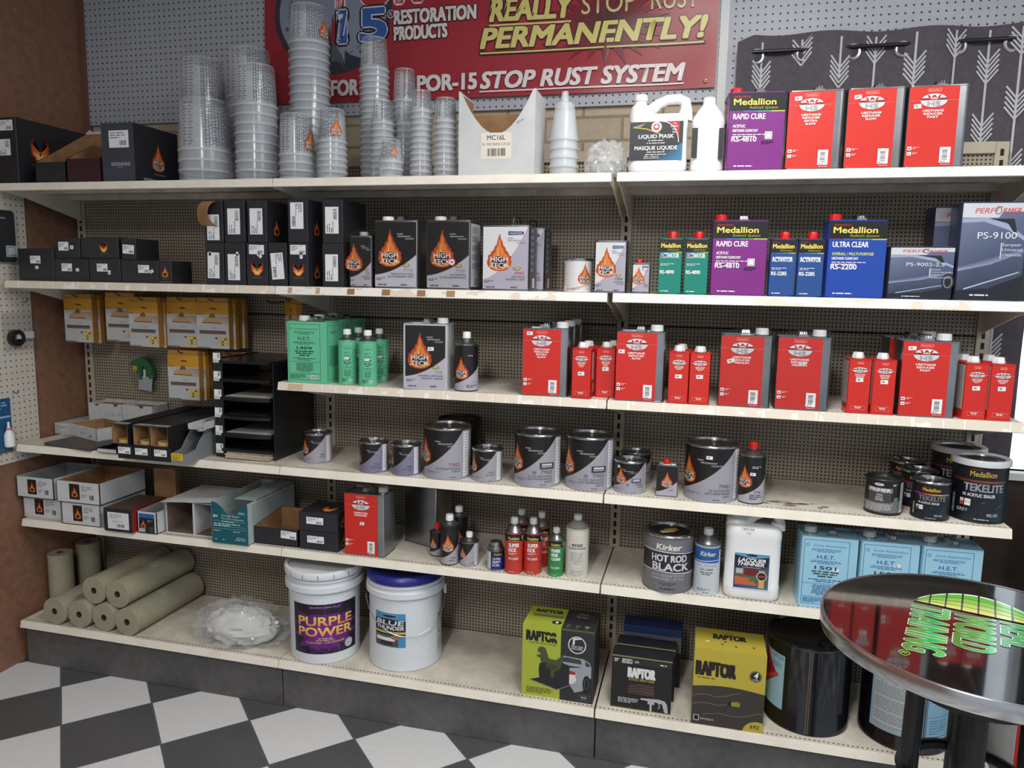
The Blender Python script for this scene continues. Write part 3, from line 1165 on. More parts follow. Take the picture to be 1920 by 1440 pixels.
def f_can(name, w, d, h, r, cap=(.30, .018, .021, 'white'), handle=True, body=None, label=None, side=None, wrap=False, hexa=False, sidem=None):
    """oblong tin with seamed rims; cap = (x/w, radius, height, colour)"""
    t = thing(name)
    b = MB()
    def ring(dw, z, q=0):
        return [(x, y + d / 2, z) for x, y in rr(w + dw, d + dw, r + dw / 2, 4)]
    b.loft([ring(-.002, 0), ring(.002, .0006), ring(.002, .0034), ring(-.0015, .0046), ring(-.001, h - .0045), ring(.0022, h - .0034), ring(.0022, h - .0004), ring(.0005, h), ring(-.003, h - .001), ring(-.004, h - .005)])
    b.build('body', body or TIN, t)
    if label:
        k = Ink()
        label(k, w, h)
        k.build('label', front(-.0006), t)
    if side:
        k = Ink()
        side(k, d, h)
        k.build('side_print', (lambda u, v, o: (w / 2 + o, d / 2 + u, v)), t)
        k.build('side_print', (lambda u, v, o: (-w / 2 - o, d / 2 - u, v)), t)
    if cap:
        cx, cr, ch, cc = cap
        m = {'white': WHITEP, 'red': REDP, 'grey': GREYP, 'black': BLKP}[cc]
        k = MB()
        n0 = len(k.v)
        k.lathe([(cr * 1.12, -.006), (cr * 1.12, .003), (cr * .8, .0045)], 24, 0, (False, True))
        k.xf(Matrix.Translation((cx * w, d / 2, h - .004)))
        k.build('spout', WHITEP if cc == 'red' else TIN2, t)
        k = cap_mesh(cr, ch, hexa=hexa)
        k.xf(Matrix.Translation((cx * w, d / 2, h + .0005)))
        k.build('cap', m, t, 30)
    if handle:
        k = MB()
        hx = -.02 * w if cap and cap[0] > 0 else .06 * w
        pts = [(-.031, -.004), (-.031, .004), (-.025, .014), (-.01, .0175), (.01, .0175), (.025, .014), (.031, .004), (.031, -.004)]
        for s0 in (1,):
            out = [(hx + sx, d / 2 + y, h + z) for sx in (-.011, .011) for y, z in pts]
            n = len(pts)
            k.add(out, [(i, i + 1, n + i + 1, n + i) for i in range(n - 1)])
            out2 = [(x, y, z - .0012) for x, y, z in out]
            k.add(out2, [(i, i + 1, n + i + 1, n + i) for i in range(n - 1)])
        k.box(hx - .014, hx + .014, d / 2 - .038, d / 2 - .028, h - .005, h + .006)
        k.box(hx - .014, hx + .014, d / 2 + .028, d / 2 + .038, h - .005, h + .006)
        k.box(hx - .004, hx - .001, d / 2 - .0385, d / 2 - .036, h + .004, h + .015)
        k.box(hx + .003, hx + .006, d / 2 - .0385, d / 2 - .036, h + .004, h + .015)
        k.build('handle', TIN2, t, 30)
    if wrap:
        plastic_wrap(t, w, d, h, cap[0] * w if cap else 0)
    return t


FILM = mat('clear_film', (70, 72, 74), .05, 0, 0, 1.0, alpha=.10)


def plastic_wrap(t, w, d, h, cx):
    k = MB()
    R = random.Random(int(w * 1e4 + h * 1e3 + cx * 500))
    def ring(dw, z, s=1.0, ox=0):
        return [(x * s + ox + R.uniform(-.0006, .0006), y * s + d / 2 + R.uniform(-.0006, .0006), z) for x, y in rr(w + dw, d + dw, .012, 4)]
    k.loft([ring(.006, .002), ring(.0075, h * .3), ring(.0065, h * .7), ring(.008, h + .001), ring(.004, h + .012, .86, cx * .3), ring(0, h + .024, .5, cx * .6), ring(0, h + .028, .12, cx * .7)], cap=(False, True))
    k.build('plastic_wrap', FILM, t, 20)


def paint_can(name, r, h, body, label=None, lidm=None, rimm=None, plastic_rim=False, du=None, n=44):
    t = thing(name)
    k = MB().lathe([(r - .002, 0), (r + .001, .0012), (r + .001, .004), (r - .0008, .0052), (r - .0008, h - .006)], n, cap=(True, False))
    k.build('body', body, t)
    k = MB().lathe([(r - .0008, h - .0065), (r + .0022, h - .006), (r + .0026, h - .002), (r + .001, h), (r - .004, h), (r - .005, h - .004), (r - .011, h - .004), (r - .012, h - .001), (r - .014, h - .001), (r - .015, h - .005)], n, cap=(False, False))
    k.build('rim', rimm or TIN2, t)
    MB().lathe([(r - .0148, h - .006), (r - .02, h - .0045), (r * .55, h - .0045), (r * .53, h - .0058), (.004, h - .0058)], n, cap=(True, True)).build('lid', lidm or TIN, t)
    if plastic_rim:
        MB().lathe([(r + .001, h - .016), (r + .005, h - .015), (r + .0055, h - .002), (r + .003, h + .004), (r - .006, h + .004), (r - .012, h + .0005), (r - .013, h - .002)], n, cap=(False, False)).build('ring', mat('clear_ring', (205, 208, 210), .35), t)
    if label:
        k = Ink()
        label(k, r, h)
        k.build('label', round_(r - .0006), t, du=r * .11)
    return t


def cone_can(name, r, h, body, sh=.028, nr=.012, capm=None, capr=.0125, caph=.02, label=None, shm=None, hb=None, n=32, steps=False, hexa=False):
    """cylindrical tin with a cone top and screw cap; hb = height of the straight wall"""
    t = thing(name)
    hb = hb or h - sh - caph - .004
    MB().lathe([(r - .002, 0), (r + .0008, .001), (r + .0008, .0035), (r - .0005, .0045), (r - .0005, hb - .004), (r + .0009, hb - .003), (r + .0009, hb)], n, cap=(True, True)).build('body', body, t)
    prof = [(r + .0006, hb), (r - .003, hb + .002)]
    if steps:
        prof += [(r * .80, hb + sh * .3), (r * .83, hb + sh * .36), (r * .66, hb + sh * .62), (r * .68, hb + sh * .68), (nr * 1.25, hb + sh)]
    else:
        prof += [(r * .92, hb + sh * .2), (nr * 1.25, hb + sh)]
    prof += [(nr, hb + sh + .001), (nr, h - caph * .5)]
    MB().lathe(prof, n, cap=(False, True)).build('cone_top', shm or TIN, t)
    k = cap_mesh(capr, caph, 14, hexa)
    k.xf(Matrix.Translation((0, 0, h - caph)))
    k.build('cap', capm or WHITEP, t, 30)
    if label:
        k = Ink()
        label(k, r, hb)
        k.build('label', round_(r - .0004), t, du=r * .13)
    return t


def carton(name, w, d, h, m, front_ink=None, right_ink=None, left_ink=None, top_ink=None, b=.0015, flaps=True):
    t = thing(name)
    MB().bbox(-w / 2, w / 2, 0, d, 0, h, b).build('carton_body', m, t, 30)
    if flaps:
        MB().box(-w / 2 + .002, w / 2 - .002, d * .5 - .0006, d * .5 + .0006, h - .0005, h + .0003).build('flap_seam', mat('seam_dark', (12, 12, 13), .8), t, 0)
    for f, mp, a in ((front_ink, front(0), (w, h)), (right_ink, side_r(w / 2), (d, h)), (left_ink, lambda u, v, o: (-w / 2 - o, d - u, v), (d, h)), (top_ink, top(h), (w, d))):
        if f:
            k = Ink()
            f(k, *a)
            k.build('print', mp, t, INKP)
    return t


def tray(name, w, d, h, m, inm=None, th=.003, open_front=False, front_h=None, back_h=None, ink=None, slope=False):
    """open-topped carton: four walls and a bottom, foot at z=0, front at y=0"""
    t = thing(name)
    fh, bh = front_h or h, back_h or h
    k = MB().box(-w / 2, w / 2, 0, d, 0, th)
    if not open_front:
        k.box(-w / 2, w / 2, 0, th, 0, fh)
    k.box(-w / 2, w / 2, d - th, d, 0, bh)
    for x in (-w / 2, w / 2 - th):
        k.loft([[(x + q, y, z) for y, z in ((0, 0), (d, 0), (d, bh), (0, fh if not open_front else h))] for q in (0, th)])
    k.build('walls', m, t, 0)
    if inm:
        e = .0006
        k = MB()
        k.add([(-w / 2 + th, th, th + e), (w / 2 - th, th, th + e), (w / 2 - th, d - th, th + e), (-w / 2 + th, d - th, th + e)], [(0, 1, 2, 3)])
        k.add([(-w / 2 + th, d - th - e, th), (w / 2 - th, d - th - e, th), (w / 2 - th, d - th - e, bh), (-w / 2 + th, d - th - e, bh)], [(0, 1, 2, 3)])
        for s in (-1, 1):
            x = s * (w / 2 - th - e)
            k.add([(x, th, th), (x, d - th, th), (x, d - th, bh), (x, th, fh)], [(0, 1, 2, 3)])
        if not open_front:
            k.add([(-w / 2 + th, th + e, th), (w / 2 - th, th + e, th), (w / 2 - th, th + e, fh), (-w / 2 + th, th + e, fh)], [(0, 1, 2, 3)])
        k.build('lining', inm, t, 0)
    if ink:
        k = Ink()
        ink(k, w, fh)
        k.build('print', front(0), t, INKP)
    return t


def jug(name, w, d, h, label=None, lab_mat=None, capside=-.33, capcol=None, z_sh=.70, hand=(.06, .40), label_r=.02):
    """moulded plastic jug with a loop handle in one piece with the shoulder"""
    t = thing(name)
    k = MB()
    rings = []
    zs = z_sh * h
    for z, q in ((0, .90), (.006, .97), (.016, 1), (.17 * h, 1), (.18 * h, .985), (zs - .035, .985), (zs - .028, 1.0), (zs - .012, .995), (zs, .96), (zs + .008, .88)):
        rings.append([(x, y + d / 2, z) for x, y in rr(w * q, d * q, .030 * q, 6)])
    k.loft(rings)
    # neck rising on one side
    cx = capside * w
    n0 = len(k.v)
    k.lathe([(.036, zs - .004), (.034, zs + .022), (.028, h - .034), (.019, h - .026), (.019, h - .01)], 24, cx=cx, cy=d / 2)
    # loop handle
    hw = .017
    path = [(cx + .012, d / 2, zs + .018), (cx + .03, d / 2, h - .048), (cx + .058, d / 2, h - .026), (cx + .085, d / 2, h - .015), (w * .33, d / 2, h - .014), (w * .435, d / 2, h - .024),
            (w * .452, d / 2, h - .045), (w * .445, d / 2, zs + .015), (w * .43, d / 2, zs - .006)]
    k.tube(path, [.026, .019, .016, .0155, .016, .0175, .0185, .022, .026], 14)
    k.build('body', WHITEP, t, 60)
    c = cap_mesh(.0215, .019, 20)
    c.xf(Matrix.Translation((cx, d / 2, h - .017)))
    c.build('cap', capcol or WHITEP, t, 30)
    if label:
        k = Ink()
        label(k, w, h)
        k.build('label', front(-.0012), t)
    return t

ORD = ['top', 'second', 'third', 'fourth', 'fifth', 'sixth', 'seventh', 'eighth', 'ninth', 'tenth', 'eleventh', 'twelfth', 'thirteenth', 'fourteenth', 'fifteenth', 'sixteenth', 'seventeenth', 'eighteenth', 'nineteenth', 'twentieth', 'twenty-first']


def nth(i):
    return 'top cup' if i == 0 else ORD[i] + ' cup from the top'


# ------------------------------------------------------------------ TOP SHELF: mixing cups
CUP = mat('clear_cup', (226, 231, 238), .14, 0, 0, .6, alpha=.20)
CUPR = mat('clear_cup_rim', (222, 228, 236), .2, 0, 0, .6, alpha=.5)
PRN = mat('cup_print', (80, 86, 98), .4)


def cup_proto(r1, r2, h, printed, style, seed):
    t = thing('mixing_cup')
    k = MB()
    k.lathe([(r1 + .002, 0), (r1 + .003, .0015), (r1 + .003, .0075), (r1 + .0005, .009)], 30, 1, (False, False))
    k.lathe([(r1 + .0005, .009), (r2, h - .003), (r2 - .003, h), (r2 - .006, h - .004), (.001, h - .004)], 30, 0, (False, True))
    k.build('cup_wall', [CUP, CUPR], t, 40)
    if printed:
        g = Ink()
        R = random.Random(seed)
        hh = h - .02
        c = (58, 64, 78)
        rm = (r1 + r2) / 2
        u0, u1 = (-.1 * rm, 1.15 * rm) if style != 'flame' else (-1.0 * rm, .45 * rm)
        n = 10
        for i in range(n + 1):
            u = u0 + (u1 - u0) * i / n
            g.rect(u, .014, .0012, hh, c)
            g.L -= .85
            z = .014
            while z < hh and i < n:
                z += R.uniform(.004, .014)
                g.rect(u, z, (u1 - u0) / n, .0012, c)
                g.L -= .85
        for s in (-.9, -.62):
            if style == 'flame':
                break
            for i in range(14):
                g.rect(s * rm, .02 + i * hh / 15, (.1 + .08 * (i % 2)) * rm, .0018, c)
                g.L -= .85
        if style in ('flame', 'both'):
            g.L += 1
            flame(g, (.30 if style == 'flame' else .9) * rm, .022, hh * .62)
        g.build('measure_print', cone_(r1 + .0005, r2, h), t, INKP, du=rm * .12)
    return t


# label of the stack, sighted rim left/right, top, front distance, number, share of the height that is the top cup, taper, print
STACKS = [
    ('wide low stack beside the slate carton', 333, 438, 191, .018, 4, 90 / 143, .93, 'ruler'),
    ('wide stack behind the wide low one', 340, 428, 114, .214, 9, 84 / 220, .93, 'ruler'),
    ('wide nine cup stack left of the tallest', 439, 523, 125, .03, 9, 75 / 208, .91, 'ruler'),
    ('wide stack behind the nine cup stack', 428, 514, 95, .218, 10, 84 / 238, .93, 'ruler'),
    ('tallest stack, in front of the banner numerals', 542, 621, 14, .16, 18, 69 / 317, .87, 'both'),
    ('short left stack below the tallest', 522, 592, 216, .012, 4, 74 / 115, .92, 'both'),
    ('short flame print stack below the tallest', 594, 652, 206, .02, 7, 60 / 124, .90, 'flame'),
    ('tall narrow stack by banner word FOR', 674, 731, 73, .215, 20, 58 / 257, .86, 'ruler'),
    ('rear narrow stack before the banner word POR', 736, 782, 131, .27, 14, 56 / 199, .88, 'ruler'),
    ('narrow stack directly behind the smallest', 694, 741, 189, .095, 10, 43 / 140, .86, 'ruler'),
    ('narrow stack half hidden in the middle', 740, 776, 189, .175, 10, 43 / 140, .88, 'ruler'),
    ('smallest stack, three cups in front', 709, 757, 262, .008, 3, 43 / 68, .86, 'flame'),
    ('narrow twelve cup stack right of the smallest', 768, 812, 171, .05, 12, 41 / 158, .87, 'ruler'),
    ('narrow stack beside the scooped white carton', 812, 859, 185, .03, 10, 46 / 144, .87, 'ruler'),
]
for si, (lab, xl, xr, yt, yf, n, share, tap, style) in enumerate(STACKS):
    X, Y, r, H = drum(xl, xr, None, yt, Z1, yf)
    r -= .003
    hc = H * share
    pitch = (H - hc) / (n - 1)
    tp = cup_proto(r, r * tap, hc, True, style, si)
    put(tp, (X, Y, Z1 + (n - 1) * pitch), facing(X, Y), 'printed top cup of the %s' % lab, 'cup', 'clear plastic mixing cups')
    pl = cup_proto(r, r * tap, hc, False, '', si)
    for i in range(1, n):
        lb = '%s cup from the top of the %s' % (ORD[i], lab)
        if i == 1:
            put(pl, (X, Y, Z1 + (n - 1 - i) * pitch), .3 * i, lb, 'cup', 'clear plastic mixing cups')
        else:
            dup(pl, (X, Y, Z1 + (n - 1 - i) * pitch), .3 * i, lb)

# ------------------------------------------------------------------ TOP SHELF: cartons on the left
def slate_front(k, w, h):
    k.rect(-.26 * w, .58 * h, .6 * w, .29 * h, (226, 229, 232))
    k.fine(-.22 * w, .82 * h, .5 * w, 3, .04 * h, (120, 122, 128))
    k.bars(.06 * w, .62 * h, .2 * w, .08 * h)
    for i in range(6):
        k.ring(-.18 * w + i * .1 * w, .30 * h, .045 * w, .045 * w, .006 * w * 1.5, (190, 194, 198), 16)
        k.rect(-.2 * w + i * .1 * w, .293 * h, .04 * w, .012 * h, (190, 194, 198))
    k.text('RECYCLE', .05 * w, .235 * h, .016 * h, (190, 194, 198), w=.18 * w)


def slate_side(k, w, h):
    k.rect(-.001 + 0, .002, w - .002, h - .004, (26, 27, 33))
    flame(k, .52 * w, .24 * h, .5 * h)
    k.text('HIGH PERFORMANCE', .55 * w, .17 * h, .03 * h, (150, 152, 158), w=.28 * w, bold=0)
    k.text('HIGH PERFORMANCE COUNTS', .42 * w, .05 * h, .04 * h, (170, 172, 178), w=.5 * w, bold=.02)


X, Y, w, h = spot(191, 252, 334, 230, Z1, .015)
d = on_x(334, 290, X + w / 2).y - Y
t = carton('carton', w, d, h, GCARD, slate_front, slate_side)
put(t, (X, Y, Z1), 0, 'slate grey carton with a flame drop on its side next to the cup stacks', 'box')
x1 = x_at(33, .015, Z1 + .1)
h = z_at(219, x1, .015) - Z1
wbx = x1 - (XW + .004)


def fire_side(k, w, h):
    fireface(k, .30 * w, .38 * h, .26 * w)


t = carton('carton', wbx, .36, h, BCARD, None, fire_side)
put(t, (x1 - wbx / 2, .015, Z1), 0, 'tall black carton with a blazing emblem on its side in the top left corner', 'box')
sticker(t, wbx / 2 - .05, h - .03, .075, .04, 0, 0, 'ship', 5)
sticker(t, wbx / 2 - .06, h * .55, .06, .062, 0, 0, 'ship', 6)
MAROON = noisy('maroon_card', (58, 26, 36), (48, 22, 30), 9, .5)
for xl, xr, m, lab, yt, bk in ((66, 124, BCARD, 'open black carton with torn white edge beside the tall black carton', 304, 249), (125, 190, MAROON, 'open maroon carton tucked beside the slate carton', 297, 246)):
    X, Y, w, h = spot(xl, xr, 336, yt, Z1, .01)
    bh = z_at(bk, X, .26) - Z1
    t = tray('open_carton', w, .27, bh, m, KRAFT, front_h=h, back_h=bh)
    put(t, (X, Y, Z1), 0, lab, 'box')
    k = MB()
    R = random.Random(xl)
    poly = [(-w / 2, 0)] + [(-w / 2 + w * i / 8, R.uniform(.004, .022) * (1.5 if i == 1 else 1)) for i in range(9)] + [(w / 2, 0)]
    k.extrude(poly, 0, .001)
    k.xf(Matrix.Translation((0, .266, bh - .002)))
    k.build('torn_edge', WCARD, t, 0)

# ------------------------------------------------------------------ TOP SHELF: scooped white carton, funnels, bag, jugs
X, Y, w, h = spot(860, 1003, 325, 168, Z1, .012)
d = .155
t = thing('scooped_carton', (X, Y, Z1), 0, 'white carton with a scooped front marked MC16L on the top shelf', 'box')
hl = h * 1.0
sc = [(-w / 2, 0), (w / 2, 0), (w / 2, h)] + [(w * .5 - .008, h * .99)] + [(w * (.44 - .42 * (1 - math.cos(PI * i / 12)) / 2 * 1) if False else w * .46 - w * .92 * i / 14, h * (.985 - .50 * math.sin(PI * i / 14) ** .85)) for i in range(1, 14)] + [(-w * .5 + .008, h * .99), (-w / 2, h)]
MB().extrude(sc, 0, .0025).build('front_panel', WCARD, t, 0)
k = MB().box(-w / 2, -w / 2 + .003, .0025, d, 0, h).box(w / 2 - .003, w / 2, .0025, d, 0, h * .99).box(-w / 2, w / 2, .0025, d, 0, .003)
k.box(-w / 2 + .003, w / 2 - .003, d - .003, d, .003, h * .83)
k.build('walls', WCARD, t, 0)
e = .0006
k = MB()
k.add([(-w / 2 + .003, d - .003 - e, .003), (w / 2 - .003, d - .003 - e, .003), (w / 2 - .003, d - .003 - e, h * .83), (-w / 2 + .003, d - .003 - e, h * .83)], [(0, 1, 2, 3)])
for s in (-1, 1):
    x = s * (w / 2 - .003 - e)
    k.add([(x, .003, .003), (x, d - .004, .003), (x, d - .004, h * .98), (x, .003, h * .98)], [(0, 1, 2, 3)])
k.build('lining', KRAFT, t, 0)
k = Ink()
k.rect(-.20 * w, .19 * h, .40 * w, .31 * h, (226, 218, 206))
k.text('MC16L', 0, .415 * h, .055 * h, (60, 60, 62), w=.24 * w, bold=.02)
k.text('80 - PINT MIXING CUP LID', 0, .35 * h, .03 * h, (90, 88, 88), w=.36 * w, bold=.01)
k.bars(-.12 * w, .225 * h, .24 * w, .09 * h)
k.at(.32 * w, .62 * h, .6).text("80'/pk", 0, 0, .028 * h, (150, 150, 160), bold=-.01).at()
k.build('shipping_label', front(0), t, INKP)

X, Y, r, H = drum(1030, 1086, None, 172, Z1, .05)
hf = H * .58
p = (H - hf) / 4
FUN = mat('frosted_funnel', (226, 232, 238), .3, 0, 0, .5, alpha=.45)
fp = thing('funnel')
MB().lathe([(r, 0), (r + .0015, .001), (r + .0015, .006), (r - .002, .007), (r * .64, hf * .74), (r * .6, hf * .76), (r * .27, hf * .80), (r * .22, hf), (r * .16, hf)], 28, cap=(False, False)).build('cone', FUN, fp, 40)
for i in range(5):
    lb = 'frosted funnel with its spout up, %s of the nested funnels' % ('topmost' if i == 4 else ORD[4 - i] + ' from the top')
    if i == 4:
        put(fp, (X, Y, Z1 + i * p), 0, lb, 'funnel', 'nested funnels on the top shelf')
    else:
        tag(dup(fp, (X, Y, Z1 + i * p), .2 * i, lb), None, 'funnel', 'nested funnels on the top shelf')


def crumple(name, n, size, seed, m, parent=None, amp=.35, squash=1.0):
    """crumpled bag: a sphere pushed about by ridged noise, flat underneath"""
    from mathutils import noise as N
    k = MB()
    nu, nv = n, n // 2
    rings = []
    for j in range(nv + 1):
        th = PI * j / nv
        ring = []
        for i in range(nu):
            a = 2 * PI * i / nu
            v = Vector((math.sin(th) * math.cos(a), math.sin(th) * math.sin(a), -math.cos(th)))
            f = 1 + amp * (1 - 2 * abs(N.noise(v * 2.2 + Vector((seed, 0, 0))))) * .55 + amp * .5 * abs(N.noise(v * 5.5 + Vector((0, seed, 0)))) + amp * .10 * abs(N.noise(v * 13 + Vector((0, 0, seed))))
            v = v * f
            ring.append((v.x * size[0], v.y * size[1], max(0, (v.z * squash + .75)) * size[2]))
        rings.append(ring)
    k.loft(rings, cap=(False, False))
    return k.build(name, m, parent, 25)


FILM2 = mat('bag_film', (228, 233, 238), .12, 0, 0, .9, alpha=.26)
t = thing('plastic_bag', (x_at(1135, .09, Z1), .09, Z1), 0, 'crumpled clear plastic bag beside the white jug on the top shelf', 'bag')
crumple('bag_film', 60, (.054, .046, .056), 3.1, FILM2, t, amp=.55)
crumple('inner_bag', 40, (.036, .034, .038), 8.2, mat('bag_film_inner', (232, 236, 240), .25, 0, 0, .6, alpha=.28), t, amp=.6)


def mask_label(k, w, h):
    x0, W, y0, H = -.47 * w, .90 * w, .155 * h, .475 * h
    k.rect(x0, y0, W, H, (34, 37, 44))
    k.poly([(x0 + .5 * W, y0), (x0 + W, y0), (x0 + W, y0 + .45 * H), (x0 + .8 * W, y0 + .3 * H)], [(40, 70, 96), (40, 130, 170), (50, 110, 140), (38, 60, 80)])
    arc = [(x0 + W * (.6 + .32 * math.sin(PI / 2 * i / 10)), y0 + H * (1 - .55 * (1 - math.cos(PI / 2 * i / 10)))) for i in range(11)]
    k.poly(arc + [(x0 + .93 * W, y0 + H)], (176, 34, 34))
    k.line(arc, .002, WHT)
    for i, s in enumerate(('The', 'EXPERT', 'Mask', 'PRO')):
        k.text(s, x0 + .84 * W, y0 + H * (.92 - .075 * i), .04 * H, WHT, bold=.01)
    k.poly([(x0 + .06 * W, y0 + .87 * H), (x0 + .3 * W, y0 + .97 * H), (x0 + .2 * W, y0 + .86 * H)], (150, 140, 100))
    k.line([(x0 + .06 * W, y0 + .86 * H), (x0 + .3 * W, y0 + .82 * H), (x0 + .46 * W, y0 + .74 * H), (x0 + .6 * W, y0 + .66 * H)], .003, (196, 170, 70))
    cx, cy = x0 + .5 * W, y0 + .86 * H
    k.ell(cx, cy, .1 * W, .1 * W, WHT).ring(cx, cy, .094 * W, .094 * W, .0012, (140, 60, 60))
    k.ell(cx, cy, .062 * W, .062 * W, (176, 40, 38))
    leaf = [(0, -.9), (.08, -.35), (.55, -.45), (.45, -.2), (.95, .15), (.7, .25), (.75, .5), (.45, .4), (.3, .62), (.22, .3), (.2, .85), (0, 1)]
    leaf += [(-x, y) for x, y in leaf[::-1]]
    k.poly([(cx + x * .05 * W, cy + y * .05 * W) for x, y in leaf], WHT)
    k.text('LIQUID MASK', x0 + .5 * W, y0 + .57 * H, .095 * H, WHT, w=.66 * W, bold=.03)
    k.fine(x0 + .5 * W, y0 + .50 * H, .5 * W, 1, .04 * H, WHT, al='C').fine(x0 + .5 * W, y0 + .435 * H, .7 * W, 1, .035 * H, WHT, al='C', seed=4)
    k.text('MASQUE LIQUIDE', x0 + .5 * W, y0 + .27 * H, .095 * H, WHT, w=.80 * W, bold=.03)
    k.fine(x0 + .5 * W, y0 + .20 * H, .6 * W, 1, .04 * H, WHT, al='C', seed=5).fine(x0 + .5 * W, y0 + .14 * H, .76 * W, 1, .035 * H, WHT, al='C', seed=6)
    k.text('3.78 L / 1.00 gal US', x0 + .42 * W, y0 + .075 * H, .04 * H, WHT, w=.28 * W)
    k.fine(x0 + .42 * W, y0 + .045 * H, .5 * W, 1, .025 * H, WHT, al='C', seed=8)


X, Y, w, h = spot(1178, 1289, 325, 171, Z1, .02)
put(jug('plastic_jug', w, .11, h, mask_label), (X, Y, Z1), 0, 'white plastic jug labelled LIQUID MASK on the top shelf', 'jug')
X, Y, w, h = spot(1296, 1359, 325, 178, Z1, .03)
t = thing('plastic_bottle', (X, Y, Z1), 0, 'plain white plastic bottle with black side labels between jug and purple can', 'bottle')
k = MB()
dd = .085
k.loft([[(x, y + dd / 2, z * h) for x, y in rr(w * q, dd * q2, min(.026, .5 * dd * q2 - .001), 6)] for z, q, q2 in
        ((0, .88, .9), (.02, .98, 1), (.06, 1, 1), (.10, .98, .98), (.60, .98, .98), (.66, 1.0, 1.0), (.72, .93, .97), (.80, .74, .86), (.88, .50, .56), (.915, .37, .46))])
k.build('body', WHITEP, t, 60)
c = cap_mesh(.02, .026, 20)
c.xf(Matrix.Translation((0, dd / 2, h - .026)))
c.build('cap', WHITEP, t, 30)
for pts in ([(-.475 * w, .19 * h), (-.30 * w, .19 * h), (-.30 * w, .58 * h), (-.475 * w, .58 * h)], [(.33 * w, .17 * h), (.475 * w, .17 * h), (.475 * w, .57 * h), (.33 * w, .57 * h)]):
    k = Ink()
    k.poly(pts, (26, 26, 30))
    k.build('side_label', front(-.0004), t, INK, base=.001)

# ------------------------------------------------------------------ TOP SHELF: tins
UREX, URSL, URFA, URME = ['URETHANE', 'REDUCER', 'EXTRA', 'SLOW'], ['URETHANE', 'REDUCER', 'SLOW'], ['URETHANE', 'REDUCER', 'FAST'], ['URETHANE', 'REDUCER', 'MEDIUM']
GW, GD, GH = .159, .104, .230


def red_gallon(lines, cap=(.30, .021, .02, 'white'), wrap=False):
    return f_can('reducer_tin', GW, GD, GH, .012, cap, True, TIN, lambda k, w, h: wanda(k, w, h, lines), wrap=wrap, hexa=False)


RAPID = [('RAPID CURE', .068, .58, WHT), ('ACRYLIC', .036, .23, WHT), ('URETHANE CLEARCOAT', .032, .46, WHT)]
PURPLE = enamel((118, 34, 122))


def rs4810(k, w, h):
    medallion(k, w, h, (122, 36, 126), RAPID, 'RS-4810', sub=True)


proto4810 = f_can('clearcoat_tin', .168, GD, .232, .014, (-.34, .019, .02, 'red'), True, PURPLE, rs4810)
X, Y, w, h = spot(1363, 1473, 323, 177, Z1, .012)
put(proto4810, (X, Y, Z1), .10, 'purple and black RS-4810 tin on the top shelf beside red tins', 'paint tin', 'purple clearcoat tins')
g1 = red_gallon(UREX, cap=None)
g2 = red_gallon(URSL, cap=None)
g3 = red_gallon(URFA, cap=None)
for g, xl, xr, yt, lab, sx, sz in ((g1, 1475, 1580, 171, 'red EXTRA SLOW reducer tin on the top shelf, next to the purple tin', -.32, .9), (g2, 1586, 1694, 168, 'red SLOW reducer tin on the top shelf, middle of three', -.32, .89), (g3, 1698, 1814, 163, 'red FAST reducer tin on the top shelf by the curtain', -.34, .75)):
    X, Y, w, h = spot(xl, xr, 320, yt, Z1, .012)
    put(g, (X, Y, Z1), 0, lab, 'paint tin', 'red reducer tins')
    sticker(g, sx * GW, sz * GH, .02, .0115, 0, .08)

# ------------------------------------------------------------------ SECOND SHELF: low black cartons on the left
LOWG = 'low black cartons on the second shelf'
rows = [(34, 101, 521, 466, 0, 'low black carton with one label at the left end of the second shelf', None),
        (102, 166, 524, 485, 0, 'low black carton under the row, second from the left wall', None),
        (167, 226, 525, 485, 0, 'low black carton under the blazing emblem carton', None),
        (227, 297, 528, 488, 0, 'low black carton with a crooked price sticker under the small upper one', None)]
zt = {}
for i, (xl, xr, yb, yt, lv, lab, _) in enumerate(rows):
    X, Y, w, h = spot(xl, xr, yb, yt, Z2, .02)
    t = carton('carton', w - .002, .16, h, BCARD, flaps=False)
    put(t, (X, .02, Z2), 0, lab, 'box', LOWG)
    zt[i] = (X, w, Z2 + h)
    sticker(t, (.0, -.02, -.01, .02)[i] * 1, h * (.66 if i == 0 else .62), .05, .03, 0, 0, 'ship', 20 + i)
    sticker(t, (.005, .03, .022, .055)[i], h * (.42, .52, .42, .52)[i], .016, .012, 0, (0, .05, 1.5, .5)[i], 'price', i)
X, Y, w, h = spot(297, 322, 529, 489, Z2, .025)


def small_flame(k, w, h):
    flame(k, 0, .28 * h, .5 * h, False)
    k.text('HIGH TECK', 0, .2 * h, .03 * h, (150, 150, 150), bold=0)
    k.rect(-.42 * w, .06 * h, .84 * w, .02 * h, (120, 120, 124))


